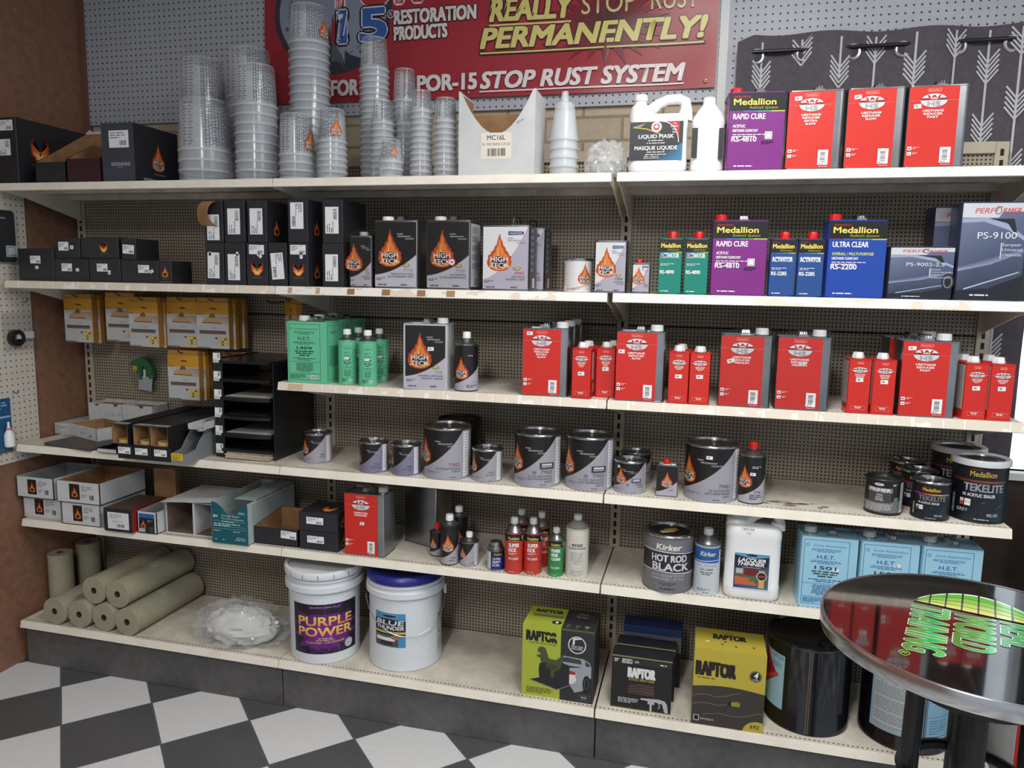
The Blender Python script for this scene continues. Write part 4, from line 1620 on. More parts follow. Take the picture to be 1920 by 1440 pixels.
t = carton('carton', w - .002, .12, h, BCARD, small_flame, flaps=False)
put(t, (X, .025, Z2), 0, 'narrow black carton end with a small flame drop on the second shelf', 'box', LOWG)
for xl, xr, yt, zb, lab, st in ((101, 150, 446, zt[1][2], 'upper black carton with label and dot sticker, left of the blazing emblem', 1), (151, 222, 445, zt[2][2], 'upper black carton with a blazing emblem on the second shelf', 2), (227, 255, 447, zt[3][2], 'small upper black carton with a tilted white label', 3)):
    X, Y, w, h = spot(xl, xr, None, yt, zb + .001, .03)
    t = carton('carton', w - .003, .13, h, BCARD if st != 2 else GCARD if False else BCARD, (lambda k, w, h: fireface(k, .02, .3 * h, .5 * h)) if st == 2 else None, flaps=False)
    put(t, (X, .03, zb + .0005), 0, lab, 'box', LOWG)
    if st == 1:
        sticker(t, -.015, h * .6, .048, .034, 0, 0, 'ship', 31)
        sticker(t, .024, h * .55, .016, .014, 0, 0, 'price', 3)
    if st == 3:
        sticker(t, .0, h * .5, .052, .034, 0, -.06, 'ship', 33)

# ------------------------------------------------------------------ SECOND SHELF: tall black cartons, two high
TALLG = 'tall black cartons on the second shelf'


def face_front(k, w, h):
    fireface(k, 0, .24 * h, .62 * w)


def dark_side(k, w, h):
    flame(k, .35 * w, .18 * h, .4 * h, False)


low = [(385, 420, 'first', 'v', .50, -.02), (421, 460, 'second', 'v', .46, .0), (462, 502, 'third', 'face', .8, .0), (503, 538, 'fourth', 'u', .5, .07), (541, 578, 'fifth', 'face', .86, 0), (604, 644, 'sixth', 'v', .48, 0)]
ztop = {}
for i, (xl, xr, o, kind, sz, a) in enumerate(low):
    X, Y, w, h = spot(xl, xr, None, (455, 455, 455, 455, 455, 456)[i], Z2, .015)
    t = carton('carton', w - .002, .19, h, BCARD, face_front if kind == 'face' else None, dark_side if i in (4, 5) else None, flaps=False)
    put(t, (X, .015, Z2), 0, 'tall black carton, %s from the left in the lower row, %s' % (o, {'v': 'upright white label', 'u': 'tilted white label', 'face': 'blazing emblem'}[kind]), 'box', TALLG)
    ztop[i] = Z2 + h
    if kind == 'face':
        sticker(t, 0, h * .84, .062, .034, 0, -.02 if i == 2 else 0, 'ship', 40 + i)
        sticker(t, .012, h * .7, .012, .02, 0, .9 if i == 2 else .1, 'price', i)
    else:
        sticker(t, -.004 if kind == 'v' else 0, h * sz * .92, .05, .095, 0, a, 'ship' if kind == 'v' else 'ship2', 40 + i)
        if kind == 'v' and i < 2:
            sticker(t, (-.018, .012)[i], h * .74, .01, .014, 0, 0, 'price', i)
up = [(383, 418, 0, 'with its kraft lid peeled open', .36), (420, 459, 1, 'second from the left in the upper row', .5), (463, 500, 2, 'third from the left in the upper row', .5), (539, 577, 4, 'with a high label in the upper row', .62), (604, 643, 5, 'at the right end of the upper row', .52)]
for xl, xr, i, lab, sz in up:
    X, Y, w, h = spot(xl, xr, None, 375 if i < 3 else 373, ztop[i] + .001, .015)
    h = min(h, Z1 - .035 - ztop[i])
    t = carton('carton', w - .002, .19, h, BCARD, None, dark_side if i in (2, 4) else None, flaps=False)
    put(t, (X, .015, ztop[i] + .0005), 0, 'tall black carton %s' % lab, 'box', TALLG)
    sticker(t, -.002, h * sz, .052, .093, 0, 0, 'ship2' if i == 4 else 'ship', 50 + i)
    if i == 0:
        k = MB()
        n = 12
        pts = []
        for j in range(n + 1):
            a = PI * 1.05 * j / n
            pts.append((-.028 - .030 * math.sin(a), h - .006 - .055 * (1 - math.cos(a))))
        for x, z in pts:
            pass
        rings = [[(x + .03, -.012 + .006 * math.sin(j * .3), z), (x + .03 + .0, -.05, z)] for j, (x, z) in enumerate(pts)]
        vs = [(x + .012 - w * .10, yy, z) for x, z in pts for yy in (-.003, -.06)]
        k.add(vs, [(2 * j, 2 * j + 2, 2 * j + 3, 2 * j + 1) for j in range(n)])
        # the curled lid seen from the front: a wide kraft tongue rolling over to the left
        k2 = MB()
        prof = [(math.sin(PI * j / 14) * -.030 - .0, .0 - .045 * (1 - math.cos(PI * j / 14))) for j in range(15)]
        vs, n2 = [], 15
        for j, (dx, dz) in enumerate(prof):
            f = j / 14
            vs += [(-w * .5 + dx + .004, -.004 - .004 * f, h - .004 + dz), (w * .36 + dx * .55 - .012 * math.sin(PI * f), -.004 - .03 * math.sin(PI * f), h - .004 + dz)]
        k2.add(vs, [(2 * j, 2 * j + 1, 2 * j + 3, 2 * j + 2) for j in range(n2 - 1)])
        k2.build('peeled_lid', KRAFT, t, 60, fix=False)

# ------------------------------------------------------------------ SECOND SHELF: flame tins
X, Y, w, h = spot(655, 698, 541, 442, Z2, .02)
t = f_can('hardener_tin', w, .06, h, .012, (.0, .016, .014, 'grey'), False, TIN, lambda k, w, h: ht_gallon(k, w, h, '777', ['UNIVERSAL', 'MEDIUM'], fx=-.3), wrap=True)
put(t, (X, .02, Z2), 0, 'narrow flame print tin in clear film beside the black cartons', 'paint tin')
HTB = mat('black_tin', (40, 39, 42), .35, .6)
gA = f_can('flame_tin', .162, GD, .234, .012, (-.30, .021, .016, 'white'), True, TIN, lambda k, w, h: ht_gallon(k, w, h, '77172', ['PRODUCTION CLEAR', 'FOR TRANSPARENT PROD'], num_col=(150, 140, 150)))
X, Y, w, h = spot(700, 784, 542, 412, Z2, .012)
put(gA, (X, .012, Z2), 0, 'black flame tin with white cap, first of the tall flame tins', 'paint tin', 'flame print gallon tins')
gB = f_can('flame_tin', .162, GD, .234, .012, (-.30, .021, .016, 'white'), True, TIN, lambda k, w, h: ht_gallon(k, w, h, '77185', ['ICE UNIVERSAL', 'ULTIMATE TURBO PERFORMANCE'], num_col=(150, 140, 150)),
            side=lambda k, w, h: (k.rect(-w / 2 + .006, .01, w - .012, h - .02, (196, 194, 200)), [k.fine(-w * .3, h * (.9 - .13 * i), w * .6, 5, h * .018, (90, 88, 96), seed=i) for i in range(5)], k.bars(-w * .1, h * .06, w * .24, h * .12, bg=WHT)), wrap=True)
X, Y, w, h = spot(799, 881, 543, 413, Z2, .012)
put(gB, (X, .012, Z2), -.06, 'black flame tin in clear film with a round red sticker', 'paint tin', 'flame print gallon tins')
k = Ink()
k.ell(.10 * .162, .40 * .234, .013, .013, (200, 40, 50)).ell(.095 * .162, .40 * .234, .010, .010, WHT).rect(.075 * .162, .385 * .234, .007, .007, (200, 40, 50))
k.build('round_sticker', front(0), gB, INKP, base=.0014)
pale_side = lambda k, w, h: (k.rect(-w / 2 + .006, .008, w - .012, h - .016, (74, 72, 82)), [k.rect(-w * .3, h * (.9 - .1 * i), w * .3, .05 * h, (130, 128, 140)) for i in range(7)], k.rect(-w * .1, .05 * h, w * .3, .15 * h, (200, 198, 204)))
gC = f_can('flame_tin', .164, .12, .218, .012, None, False, TIN, lambda k, w, h: ht_gallon(k, w, h, 'E9900', ['HIGH SOLIDS', 'UNIVERSAL CLEAR'], dark=False, num_col=(200, 60, 70)), side=pale_side)
k = MB().tube([(.02, .02, .218), (.02, .024, .238), (.024, .03, .246), (.034, .05, .246), (.036, .06, .238), (.036, .065, .218)], .0022, 8)
k.build('handle', BLKP, gC)
X, Y, w, h = spot(904, 992, 545, 422, Z2, .012)
put(gC, (X, .012, Z2), 0, 'pale silver flame tin with black handle wire standing alone', 'paint tin', 'flame print gallon tins')
X2, Y, w, h = spot(1000, 1020, None, 427, Z2, .15)
t = dup(gC, (X2 - .06, .15, Z2), 0, 'pale flame tin hidden behind the pale silver flame tin')
# white quart, silver half gallon, small red capped tin
X, Y, r, h = drum(1057, 1112, None, 483, Z2, .03)
wq = x_at(1111, .02, Z2) - x_at(1066, .02, Z2)


def white_quart(k, w, h):
    k.rect(-w / 2 + .002, .004, w - .004, h - .008, (214, 212, 212))
    k.line([(-.45 * w + i * .095 * w, h * (.10 + .0022 * i * i)) for i in range(10)], .001, (170, 100, 96))
    flame(k, .17 * w, .24 * h, .62 * h)
    k.fine(-.42 * w, .08 * h, .3 * w, 2, .03 * h, (150, 148, 156)).fine(.05 * w, .06 * h, .3 * w, 2, .03 * h, (150, 148, 156), seed=5)


hq = z_at(484, X, .02) - Z2
t = paint_can('flame_quart', r, hq, mat('white_litho', (212, 211, 212), .35), lambda k, r, h: (flame(k, .45 * r, .24 * h, .62 * h), k.line([(-1.3 * r + i * .26 * r, h * (.08 + .0026 * i * i)) for i in range(10)], .0012, (170, 100, 96)), k.rect(-1.2 * r, .05 * h, .28 * r, .86 * h, (236, 236, 238)), k.fine(-1.17 * r, .86 * h, .2 * r, 14, .055 * h, (120, 118, 130)), k.rect(-1.5 * r, .06 * h, .24 * r, .8 * h, (150, 60, 60)), k.fine(-.6 * r, .1 * h, .9 * r, 2, .03 * h, (140, 138, 150))))
put(t, (X, Y, Z2), facing(X, Y), 'round white flame quart can on the second shelf', 'paint can')
X, Y, w, h = spot(1114, 1175, 549, 451, Z2, .012)
t = f_can('flame_tin', w, .09, h, .012, None, False, TIN, lambda k, w, h: ht_gallon(k, w, h, 'C9960', ['UNIVERSAL', 'HI TEMP'], dark=False, num_col=(60, 56, 70)), side=pale_side)
put(t, (X, .012, Z2), 0, 'silver half gallon flame tin at the right end of the middle bay', 'paint tin')
X, Y, w, h = spot(1184, 1219, 551, 493, Z2, .012)
t = f_can('flame_tin', w, .03, h, .008, (-.12, .010, .011, 'red'), False, TIN, lambda k, w, h: ht_gallon(k, w, h, 'C9960', ['HI TEMP'], dark=False, num_col=(60, 56, 70)))
put(t, (X, .012, Z2), 0, 'small silver flame tin with a red cap left of the green tins', 'paint tin')
sticker(t, .12 * w, .78 * h, .010, .007, 0)

# ------------------------------------------------------------------ SECOND SHELF: green, purple, blue tins
ACT = lambda c2: [('ACTIVATOR', .075, .78, WHT)]


def rs4890(k, w, h):
    medallion(k, w, h, (10, 128, 112), [('2K ACRYLIC', .0, .0, WHT)][:0] + [('ACTIVATOR', .08, .80, WHT)], 'RS-4890', small=True)
    k.rect(-.42 * w, .70 * h, .3 * w, .012 * h, (40, 60, 140)).rect(-.42 * w, .675 * h, .24 * w, .012 * h, (150, 50, 60))


def rs2285(k, w, h):
    medallion(k, w, h, (30, 74, 140), [('2K ACRYLIC URETHANE', .032, .8, WHT), ('ACTIVATOR', .08, .82, WHT)], 'RS-2285', small=True)


def rs2200(k, w, h):
    medallion(k, w, h, (24, 66, 160), [('ULTRA CLEAR', .068, .62, WHT), ('OVERALL / MULTI-PURPOSE', .036, .72, (206, 214, 120)), ('URETHANE CLEARCOAT', .032, .46, WHT)], 'RS-2200')


q = f_can('activator_tin', .076, .048, .176, .018, (.06, .0155, .021, 'red'), False, enamel((12, 124, 108)), rs4890)
for i, (xl, xr, lab) in enumerate(((1234, 1279, 'green RS-4890 activator tin, left of the pair'), (1281, 1330, 'green RS-4890 activator tin beside the purple tin'))):
    X = (x_at(xl, .012, Z2 + .09) + x_at(xr, .012, Z2 + .09)) / 2
    o = q if i == 0 else dup(q)
    put(o, (X, .012, Z2), 0, lab, 'paint tin', 'green activator tins')
X, Y, w, h = spot(1334, 1438, 553, 413, Z2, .012)
t = dup(proto4810, (X, .012, Z2), .04, 'purple and black RS-4810 tin on the second shelf between green and blue tins')
q = f_can('activator_tin', .078, .048, .176, .018, (.06, .0155, .021, 'red'), False, enamel((30, 70, 132)), rs2285)
for i, (xl, xr, lab) in enumerate(((1442, 1492, 'blue RS-2285 activator tin beside the purple tin'), (1494, 1545, 'blue RS-2285 activator tin touching the large blue tin'))):
    X = (x_at(xl, .014, Z2 + .09) + x_at(xr, .014, Z2 + .09)) / 2
    o = q if i == 0 else dup(q)
    put(o, (X, .014, Z2), 0, lab, 'paint tin', 'blue activator tins')
X, Y, w, h = spot(1548, 1664, 557, 413, Z2, .012)
put(f_can('clearcoat_tin', .168, GD, .232, .014, (-.34, .019, .02, 'red'), True, enamel((22, 60, 150)), rs2200), (X, .012, Z2), .04, 'large blue RS-2200 tin with a red cap', 'paint tin')
PERF = mat('performer_litho', (58, 66, 90), .3, .3)
X, Y, w, h = spot(1666, 1788, 560, 462, Z2, .012)
put(f_can('clearcoat_tin', w, .11, h, .016, None, False, PERF, lambda k, w, h: performer(k, w, h, 'PS-9002-2.5', ['European', 'Universal', 'Medium', 'Clearcoat'])), (X, .012, Z2), 0, 'low silver blue tin marked PS-9002 beside the large blue tin', 'paint tin')
X, Y, w, h = spot(1797, 1922, 564, 378, Z2, .012)
p9 = f_can('clearcoat_tin', w, .12, h, .016, None, False, PERF, lambda k, w, h: performer(k, w, h, 'PS-9100', ['European', 'Universal', 'Clearcoat']))
put(p9, (X, .012, Z2), 0, 'tall silver blue tin marked PS-9100 at the right end', 'paint tin')
dup(p9, (X - .035, .15, Z2), 0, 'tall silver blue tin standing behind the one marked PS-9100')

# ================================================================== THIRD SHELF
GREEN = enamel((102, 192, 150))


def het1409(k, w, h):
    het(k, w, h, '1409', (102, 194, 152), (20, 92, 70), dark=(14, 56, 44))


def het1409q(k, r, h):
    k.rect(-1.25 * r, .03 * h, 2.7 * r, .95 * h, (102, 194, 152))
    het(k, 1.7 * r, h, '1409', (102, 194, 152), (20, 92, 70), dark=(14, 56, 44), big=False)


def het1409s(k, w, h):
    k.rect(-w / 2 + .004, .004, w - .008, h - .008, (102, 194, 152))
    k.frame(-w * .42, .06 * h, w * .8, .88 * h, .0012, (20, 92, 70))
    k.text('1409', 0, .88 * h, .03 * h, (20, 70, 54))
    k.fine(0, .84 * h, .6 * w, 3, .018 * h, (20, 92, 70), al='C').fine(0, .6 * h, .7 * w, 16, .022 * h, (20, 92, 70), al='C', seed=4)


X, Y, w, h = spot(538, 613, 719, 603, Z3, .008)
t = f_can('thinner_tin', w, .105, h, .012, (-.22, .021, .019, 'white'), True, GREEN, het1409, side=het1409s)
put(t, (X, .008, Z3), 0, 'green 1409 tin at the left end of the third shelf', 'paint tin', 'large green tins')
for i, (dx, dy) in enumerate(((.0, .112), (.0, .224))):
    dup(t, (X + dx, .008 + dy, Z3), 0, 'green 1409 tin standing %s behind the front one' % ('directly' if i == 0 else 'second'))
X, Y, r, h = drum(634, 669, 722, 617, Z3, .02)
t = cone_can('thinner_can', r, h, GREEN, sh=.016, nr=.012, capr=.0145, caph=.019, label=het1409q, hexa=False)
put(t, (X, Y, Z3), facing(X, Y), 'green 1409 quart can in front, left one with its number covered', 'paint can', 'green quart cans')
sticker(t, -.004, .62 * h * .78, .016, .009, -r - .0005)
for xl, xr, yf, lab, q in ((672, 708, .002, 'green 1409 quart can nearest the shelf edge', 1), (655, 690, .13, 'green quart can behind the left front one', 0), (694, 729, .11, 'green quart can behind the nearest one', 0)):
    Xc, Yc, r2, h2 = drum(xl, xr, None, 620, Z3, yf)
    o = dup(t, (Xc, Yc, Z3), facing(Xc, Yc) + (0 if q else .15), lab)
Xg, Y, w, h = spot(756, 835, 733, 613, Z3, .004)
t = f_can('flame_tin', .162, .11, .232, .010, (.31, .020, .019, 'white'), True, mat('silver_litho', (196, 198, 204), .34, .3), lambda k, w, h: (k.rect(-.5 * w + .003, .004, w - .006, h - .008, (186, 188, 196)), ht_gallon(k, .94 * w, h, '7728', ['UNIVERSAL URETHANE', 'REDUCER - MEDIUM'], num_col=(140, 146, 130))))
put(t, (Xg + .004, .004, Z3), .10, 'black and silver flame tin with price sticker on the third shelf', 'paint tin')
sticker(t, .02, .145, .022, .013, 0, .05)
X, Y, r, h = drum(853, 897, 738, 622, Z3, .008)
t = cone_can('flame_can', r, h, mat('black_litho', (24, 22, 25), .32, 0, .3), sh=.02, nr=.012, capr=.0145, caph=.022, label=lambda k, r, h: (k.rect(-1.5 * r, .004, 3 * r, h - .006, (22, 20, 22)), swoosh(k, -1.5 * r, 1.5 * r, h, .14 * h, .62 * h, (168, 167, 180), (178, 110, 84), .001, 22, .004), flame(k, -.5 * r, .27 * h, .5 * h), k.fine(.1 * r, .78 * h, .7 * r, 1, .03 * h, (200, 200, 206)), k.text('7730', .6 * r, .19 * h, .04 * h, (150, 150, 140), bold=0), k.fine(.0 * r, .13 * h, 1.1 * r, 2, .035 * h, (80, 78, 92))))
put(t, (X, Y, Z3), facing(X, Y), 'flame print quart can with white cap right of the silver flame tin', 'paint can')


def red_side(k, w, h):
    k.rect(-w / 2 + .002, .006, w - .004, h - .012, (168, 34, 28))
    k.rect(-w * .30, .36 * h, w * .6, .56 * h, (196, 120, 112))
    k.fine(-w * .27, .89 * h, w * .54, 22, .024 * h, (226, 190, 186))
    k.rect(w * .0, .12 * h, w * .34, .18 * h, (200, 140, 130))


def grey_side(k, w, h):
    k.rect(-w / 2 + .002, .03, w - .004, h - .036, (196, 190, 188))
    k.fine(-w * .44, .94 * h, w * .86, 40, .021 * h, (96, 92, 92))


QW, QD, QH = .066, .066, .168


def red_quart(lines, sd):
    t = f_can('reducer_tin', QW, QD, QH, .007, (-.02, .0165, .018, 'white'), False, enamel((200, 38, 30)), lambda k, w, h: wanda(k, w, h, lines, True), hexa=True)
    k = Ink()
    sd(k, QD, QH)
    k.build('side_print', (lambda u, v, o: (QW / 2 + o, QD / 2 + u, v)) if sd is red_side else (lambda u, v, o: (-QW / 2 - o, QD / 2 - u, v)), t)
    return t


R3 = 'red reducer tins'
gx = red_gallon(UREX)
gs = red_gallon(URSL)
gm = red_gallon(URME, wrap=True)
gf = red_gallon(URFA)
qx, qs, qm, qf = red_quart(UREX, red_side), red_quart(URSL, red_side), red_quart(URME, grey_side), red_quart(URFA, grey_side)


def at_px(xl, xr, y, z):
    return (x_at(xl, y, z) + x_at(xr, y, z)) / 2


def red_at(o, first, xl, xr, y, lab, st, rot=0, a=.05):
    q = o if first else dup(o)
    for c in list(q.children):
        pass
    put(q, (at_px(xl, xr, y, Z3 + .1), y, Z3), rot, lab, 'paint tin', R3)
    return q


a = red_at(gx, True, 980, 1064, .008, 'red EXTRA SLOW reducer tin at the left of the third shelf reds', None)
b = dup(gx, (a.location.x + .004, .125, Z3), 0, 'red reducer tin standing right behind the left EXTRA SLOW tin')
c = dup(gx, (a.location.x + .008, .242, Z3), 0, 'red reducer tin at the back behind the EXTRA SLOW tin')
sticker(a, -.34 * GW, .92 * GH, .02, .0115, 0, .0)
b_ = red_at(gs, True, 1153, 1246, .004, 'red SLOW reducer tin on the third shelf at the bay seam', None)
sticker(b_, -.38 * GW, .71 * GH, .02, .0125, 0, .0)
m1 = red_at(gm, True, 1347, 1447, .006, 'red MEDIUM reducer tin in clear film, tilted price sticker, left one', None)
m2 = red_at(gm, False, 1453, 1557, .006, 'red MEDIUM reducer tin in clear film, sticker over its wording, right one', None)
sticker(m1, -.28 * GW, .64 * GH, .024, .0125, 0, .32)
sticker(m2, -.02 * GW, .645 * GH, .020, .009, 0, .1)
f1 = red_at(gf, True, 1684, 1798, .008, 'red FAST reducer tin on the third shelf between small tins', None, rot=.03)
sticker(f1, -.33 * GW, .90 * GH, .022, .0115, 0, .05)
dup(gf, (f1.location.x - .012, .125, Z3), .03, 'red reducer tin standing behind the FAST tin on the third shelf')
q1 = red_at(qx, True, 1071, 1109, .0, 'small red EXTRA SLOW tin in front beside the left red tin', None, rot=-.03)
q1b = dup(qx, (q1.location.x + .008, .075, Z3), 0, 'small red tin behind the front small EXTRA SLOW tin')
q2 = red_at(qx, False, 1119, 1152, .05, 'small red tin set back at the bay seam', None)
q2b = dup(qx, (q2.location.x + .014, .13, Z3), 0, 'small red tin hidden behind the one at the bay seam')
q3 = red_at(qs, True, 1254, 1291, .006, 'small red SLOW tin, left of its pair', None)
q4 = red_at(qs, False, 1294, 1330, .006, 'small red SLOW tin, right of its pair', None)
dup(qs, (q3.location.x + .006, .085, Z3), 0, 'small red tin behind the left small SLOW tin')
q5 = red_at(qm, True, 1590, 1633, .008, 'small red MEDIUM tin with grey side text, left of its pair', None, rot=.04)
q6 = red_at(qm, False, 1637, 1679, .008, 'small red MEDIUM tin touching the FAST tin', None, rot=.02)
q7 = red_at(qf, True, 1806, 1855, .012, 'small red FAST tin, left of the last two', None, rot=.06)
q8 = red_at(qf, False, 1856, 1901, .012, 'small red FAST tin at the right end of the third shelf', None, rot=.05)
dup(qf, (q7.location.x - .005, .09, Z3), 0, 'small tin with grey cap behind the left small FAST tin')
dup(qf, (q8.location.x + .0, .095, Z3), 0, 'small tin with grey cap behind the last small FAST tin')
for q, z in ((q1, .50), (q2, .58), (q3, .53), (q4, .54), (q5, .62), (q6, .60), (q7, .56), (q8, .57)):
    sticker(q, .0, z * QH, .021, .0125, 0, .03)

# ================================================================== FOURTH SHELF: round cans
GREYC = mat('grey_litho', (148, 148, 158), .35, 0, .2)
LILC = mat('lilac_litho', (120, 119, 144), .35, 0, .2)
C4 = 'flame print paint cans on the fourth shelf'


def rc(xl, xr, yb, yt, lab, mk, y=None, cat='paint can', grp=C4, rot=0):
    X, Y, r, h = drum(xl, xr, yb, yt, Z4, y)
    Y = max(Y, r + .006)
    t = mk(r, h)
    return put(t, (X, Y, Z4), facing(X, Y) + rot, lab, cat, grp)


rc(569, 623, 870, 809, 'small grey flame can beside the black sorter', lambda r, h: paint_can('paint_can', r, h, GREYC, lambda k, r, h: ht_round(k, r, h, 'P06', ('PRIMER',), fa=-1.05, pa=.62)))
rc(674, 729, 888, 825, 'small lilac flame can, left of the lilac pair', lambda r, h: paint_can('paint_can', r, h, LILC, lambda k, r, h: ht_round(k, r, h, '77850', ('2K URETHANE', 'HIGH BUILD'), True, fa=-1.4, pa=.6, numcol=(110, 100, 120))))
rc(735, 789, 893, 830, 'small lilac flame can beside the large 77852 can', lambda r, h: paint_can('paint_can', r, h, LILC, lambda k, r, h: ht_round(k, r, h, '77851', ('2K URETHANE', 'GREY'), True, fa=-1.42, pa=.55, numcol=(96, 92, 112))))
t = rc(794, 882, 902, 797, 'large flame can marked 77852', lambda r, h: paint_can('paint_can', r, h, GREYC, lambda k, r, h: ht_round(k, r, h, '77852', ('2K URETHANE HIGH BUILD', 'WHITE'), fa=-1.15, pa=.72, numcol=(150, 80, 70))))
X, Y, r, h = drum(822, 902, None, 783, Z4, .215)
put(paint_can('paint_can', r, h, mat('black_litho', (24, 22, 25), .32, 0, .3), None, lidm=DKTIN, rimm=mat('black_rim', (30, 30, 32), .4)), (X, Y, Z4), 0, 'plain black can behind the large 77852 can', 'paint can', C4)
rc(886, 942, 905, 838, 'small flame can marked 77853 right of the large 77852 can', lambda r, h: paint_can('paint_can', r, h, GREYC, lambda k, r, h: ht_round(k, r, h, '77853', ('HIGH BUILD',), fa=-1.12, pa=.66, numcol=(140, 100, 96))))
big = lambda r, h: paint_can('paint_can', r, h, GREYC, lambda k, r, h: ht_round(k, r, h, '77423', ('2.1 VOC HIGH SOLIDS', 'DTM PRIMER/SEALER', 'WHITE'), badge=True, fa=-1.05, pa=.86))
t1 = rc(965, 1052, 915, 808, 'large flame can marked 77423, left of its pair', big)
X, Y, r, h = drum(1061, 1150, 922, 815, Z4)
o = dup(t1, (X, max(Y, r + .004), Z4), facing(X, Y), 'large flame can marked 77423, right of its pair')
t2 = rc(1152, 1211, 927, 860, 'small flame can right of the large 77423 pair', lambda r, h: paint_can('paint_can', r, h, GREYC, lambda k, r, h: ht_round(k, r, h, '77425', ('SEALER',), badge=True, fa=-.62, pa=1.1)))
sticker(t2, -.75 * .055, .092, .010, .009, 0, 0, mp=round_(.0552))
X, Y, r, h = drum(1166, 1219, None, 843, Z4, .16)
dup(t2, (X, Y, Z4), .5, 'small flame can behind the one right of the large pair')
X, Y, w, h = spot(1230, 1271, 932, 872, Z4)
t = f_can('flame_tin', w, .04, h, .010, (-.05, .011, .014, 'red'), False, TIN, lambda k, w, h: (k.rect(-.47 * w, .005, .94 * w, h - .01, (22, 20, 22)), swoosh(k, -.47 * w, .47 * w, h, .16 * h, .5 * h, (168, 167, 180), (178, 110, 84), .0006, 14, .005), flame(k, 0, .3 * h, .5 * h), k.text('7745', .2 * w, .2 * h, .05 * h, (120, 120, 130), bold=0)))
put(t, (X, Y, Z4), 0, 'small black flame tin with a red cap on the fourth shelf', 'paint tin')
t = rc(1284, 1384, 944, 829, 'large flame can marked 77451', lambda r, h: paint_can('paint_can', r, h, GREYC, lambda k, r, h: ht_round(k, r, h, '77451', ('2K QUICKSAND', 'URETHANE PRIMER', 'GRAY'), fa=-.98, pa=1.02)))
sticker(t, -.08 * .087, .150, .020, .011, 0, 0, mp=round_(.0875))
X, Y, r, h = drum(1386, 1435, 946, 828, Z4)
t = cone_can('flame_can', r, h, mat('black_litho', (24, 22, 25), .32, 0, .3), sh=.020, nr=.012, capm=REDP, capr=.0155, caph=.021, label=lambda k, r, h: (k.rect(-1.5 * r, .004, 3 * r, h - .006, (22, 20, 22)), swoosh(k, -1.5 * r, 1.5 * r, h, .12 * h, .62 * h, (168, 167, 180), (178, 110, 84), .001, 22, .004), flame(k, -.6 * r, .34 * h, .5 * h), k.fine(.0 * r, .8 * h, .8 * r, 2, .03 * h, (200, 200, 206)), k.text('7746', .5 * r, .24 * h, .05 * h, (80, 78, 90), bold=0), k.fine(-.1 * r, .19 * h, 1.0 * r, 3, .04 * h, (80, 78, 92))))
put(t, (X, Y, Z4), facing(X, Y), 'tall flame can with a red cap next to the 77451 can', 'paint can')
sticker(t, .003, h * .50, .017, .010, 0, 0, mp=round_(r + .0004))


def sem_label(k, r, h):
    k.rect(-1.5 * r, .03 * h, 3.0 * r, .94 * h, (24, 24, 27))
    k.poly([(-1.5 * r, .08 * h), (1.5 * r, .08 * h), (1.5 * r, .42 * h), (-1.5 * r, .34 * h)], (110, 110, 114))
    k.ell(-.25 * r, .86 * h, .26 * r, .04 * h, (200, 200, 204)).text('SEM', -.25 * r, .845 * h, .035 * h, (180, 40, 40), bold=.03)
    k.fine(.5 * r, .87 * h, .3 * r, 2, .03 * h, WHT)
    k.rect(-.85 * r, .36 * h, 1.3 * r, .30 * h, (64, 64, 68)).rect(-.9 * r, .64 * h, 1.4 * r, .13 * h, (120, 120, 124))
    k.text('PRIMER', -.2 * r, .665 * h, .085 * h, WHT, w=1.15 * r, bold=.03)
    k.text('HIGH', -.2 * r, .55 * h, .045 * h, WHT).text('BUILD', -.2 * r, .48 * h, .045 * h, WHT).text('PRIMER', -.2 * r, .41 * h, .045 * h, WHT)
    k.fine(-1.0 * r, .30 * h, 1.7 * r, 6, .035 * h, (200, 200, 204))
    k.ell(.72 * r, .46 * h, .14 * r, .055 * h, (50, 120, 70)).ring(.72 * r, .46 * h, .14 * r, .055 * h, .0015, (120, 180, 130))
    k.rect(1.02 * r, .08 * h, .4 * r, .84 * h, (214, 214, 216)).fine(1.06 * r, .88 * h, .3 * r, 20, .038 * h, (90, 90, 96))


rc(1621, 1692, 967, 893, 'small black and grey can marked PRIMER', lambda r, h: paint_can('paint_can', r, h, mat('black_litho', (24, 22, 25), .32, 0, .3), sem_label, rimm=mat('black_rim', (30, 30, 32), .4)), grp=None)


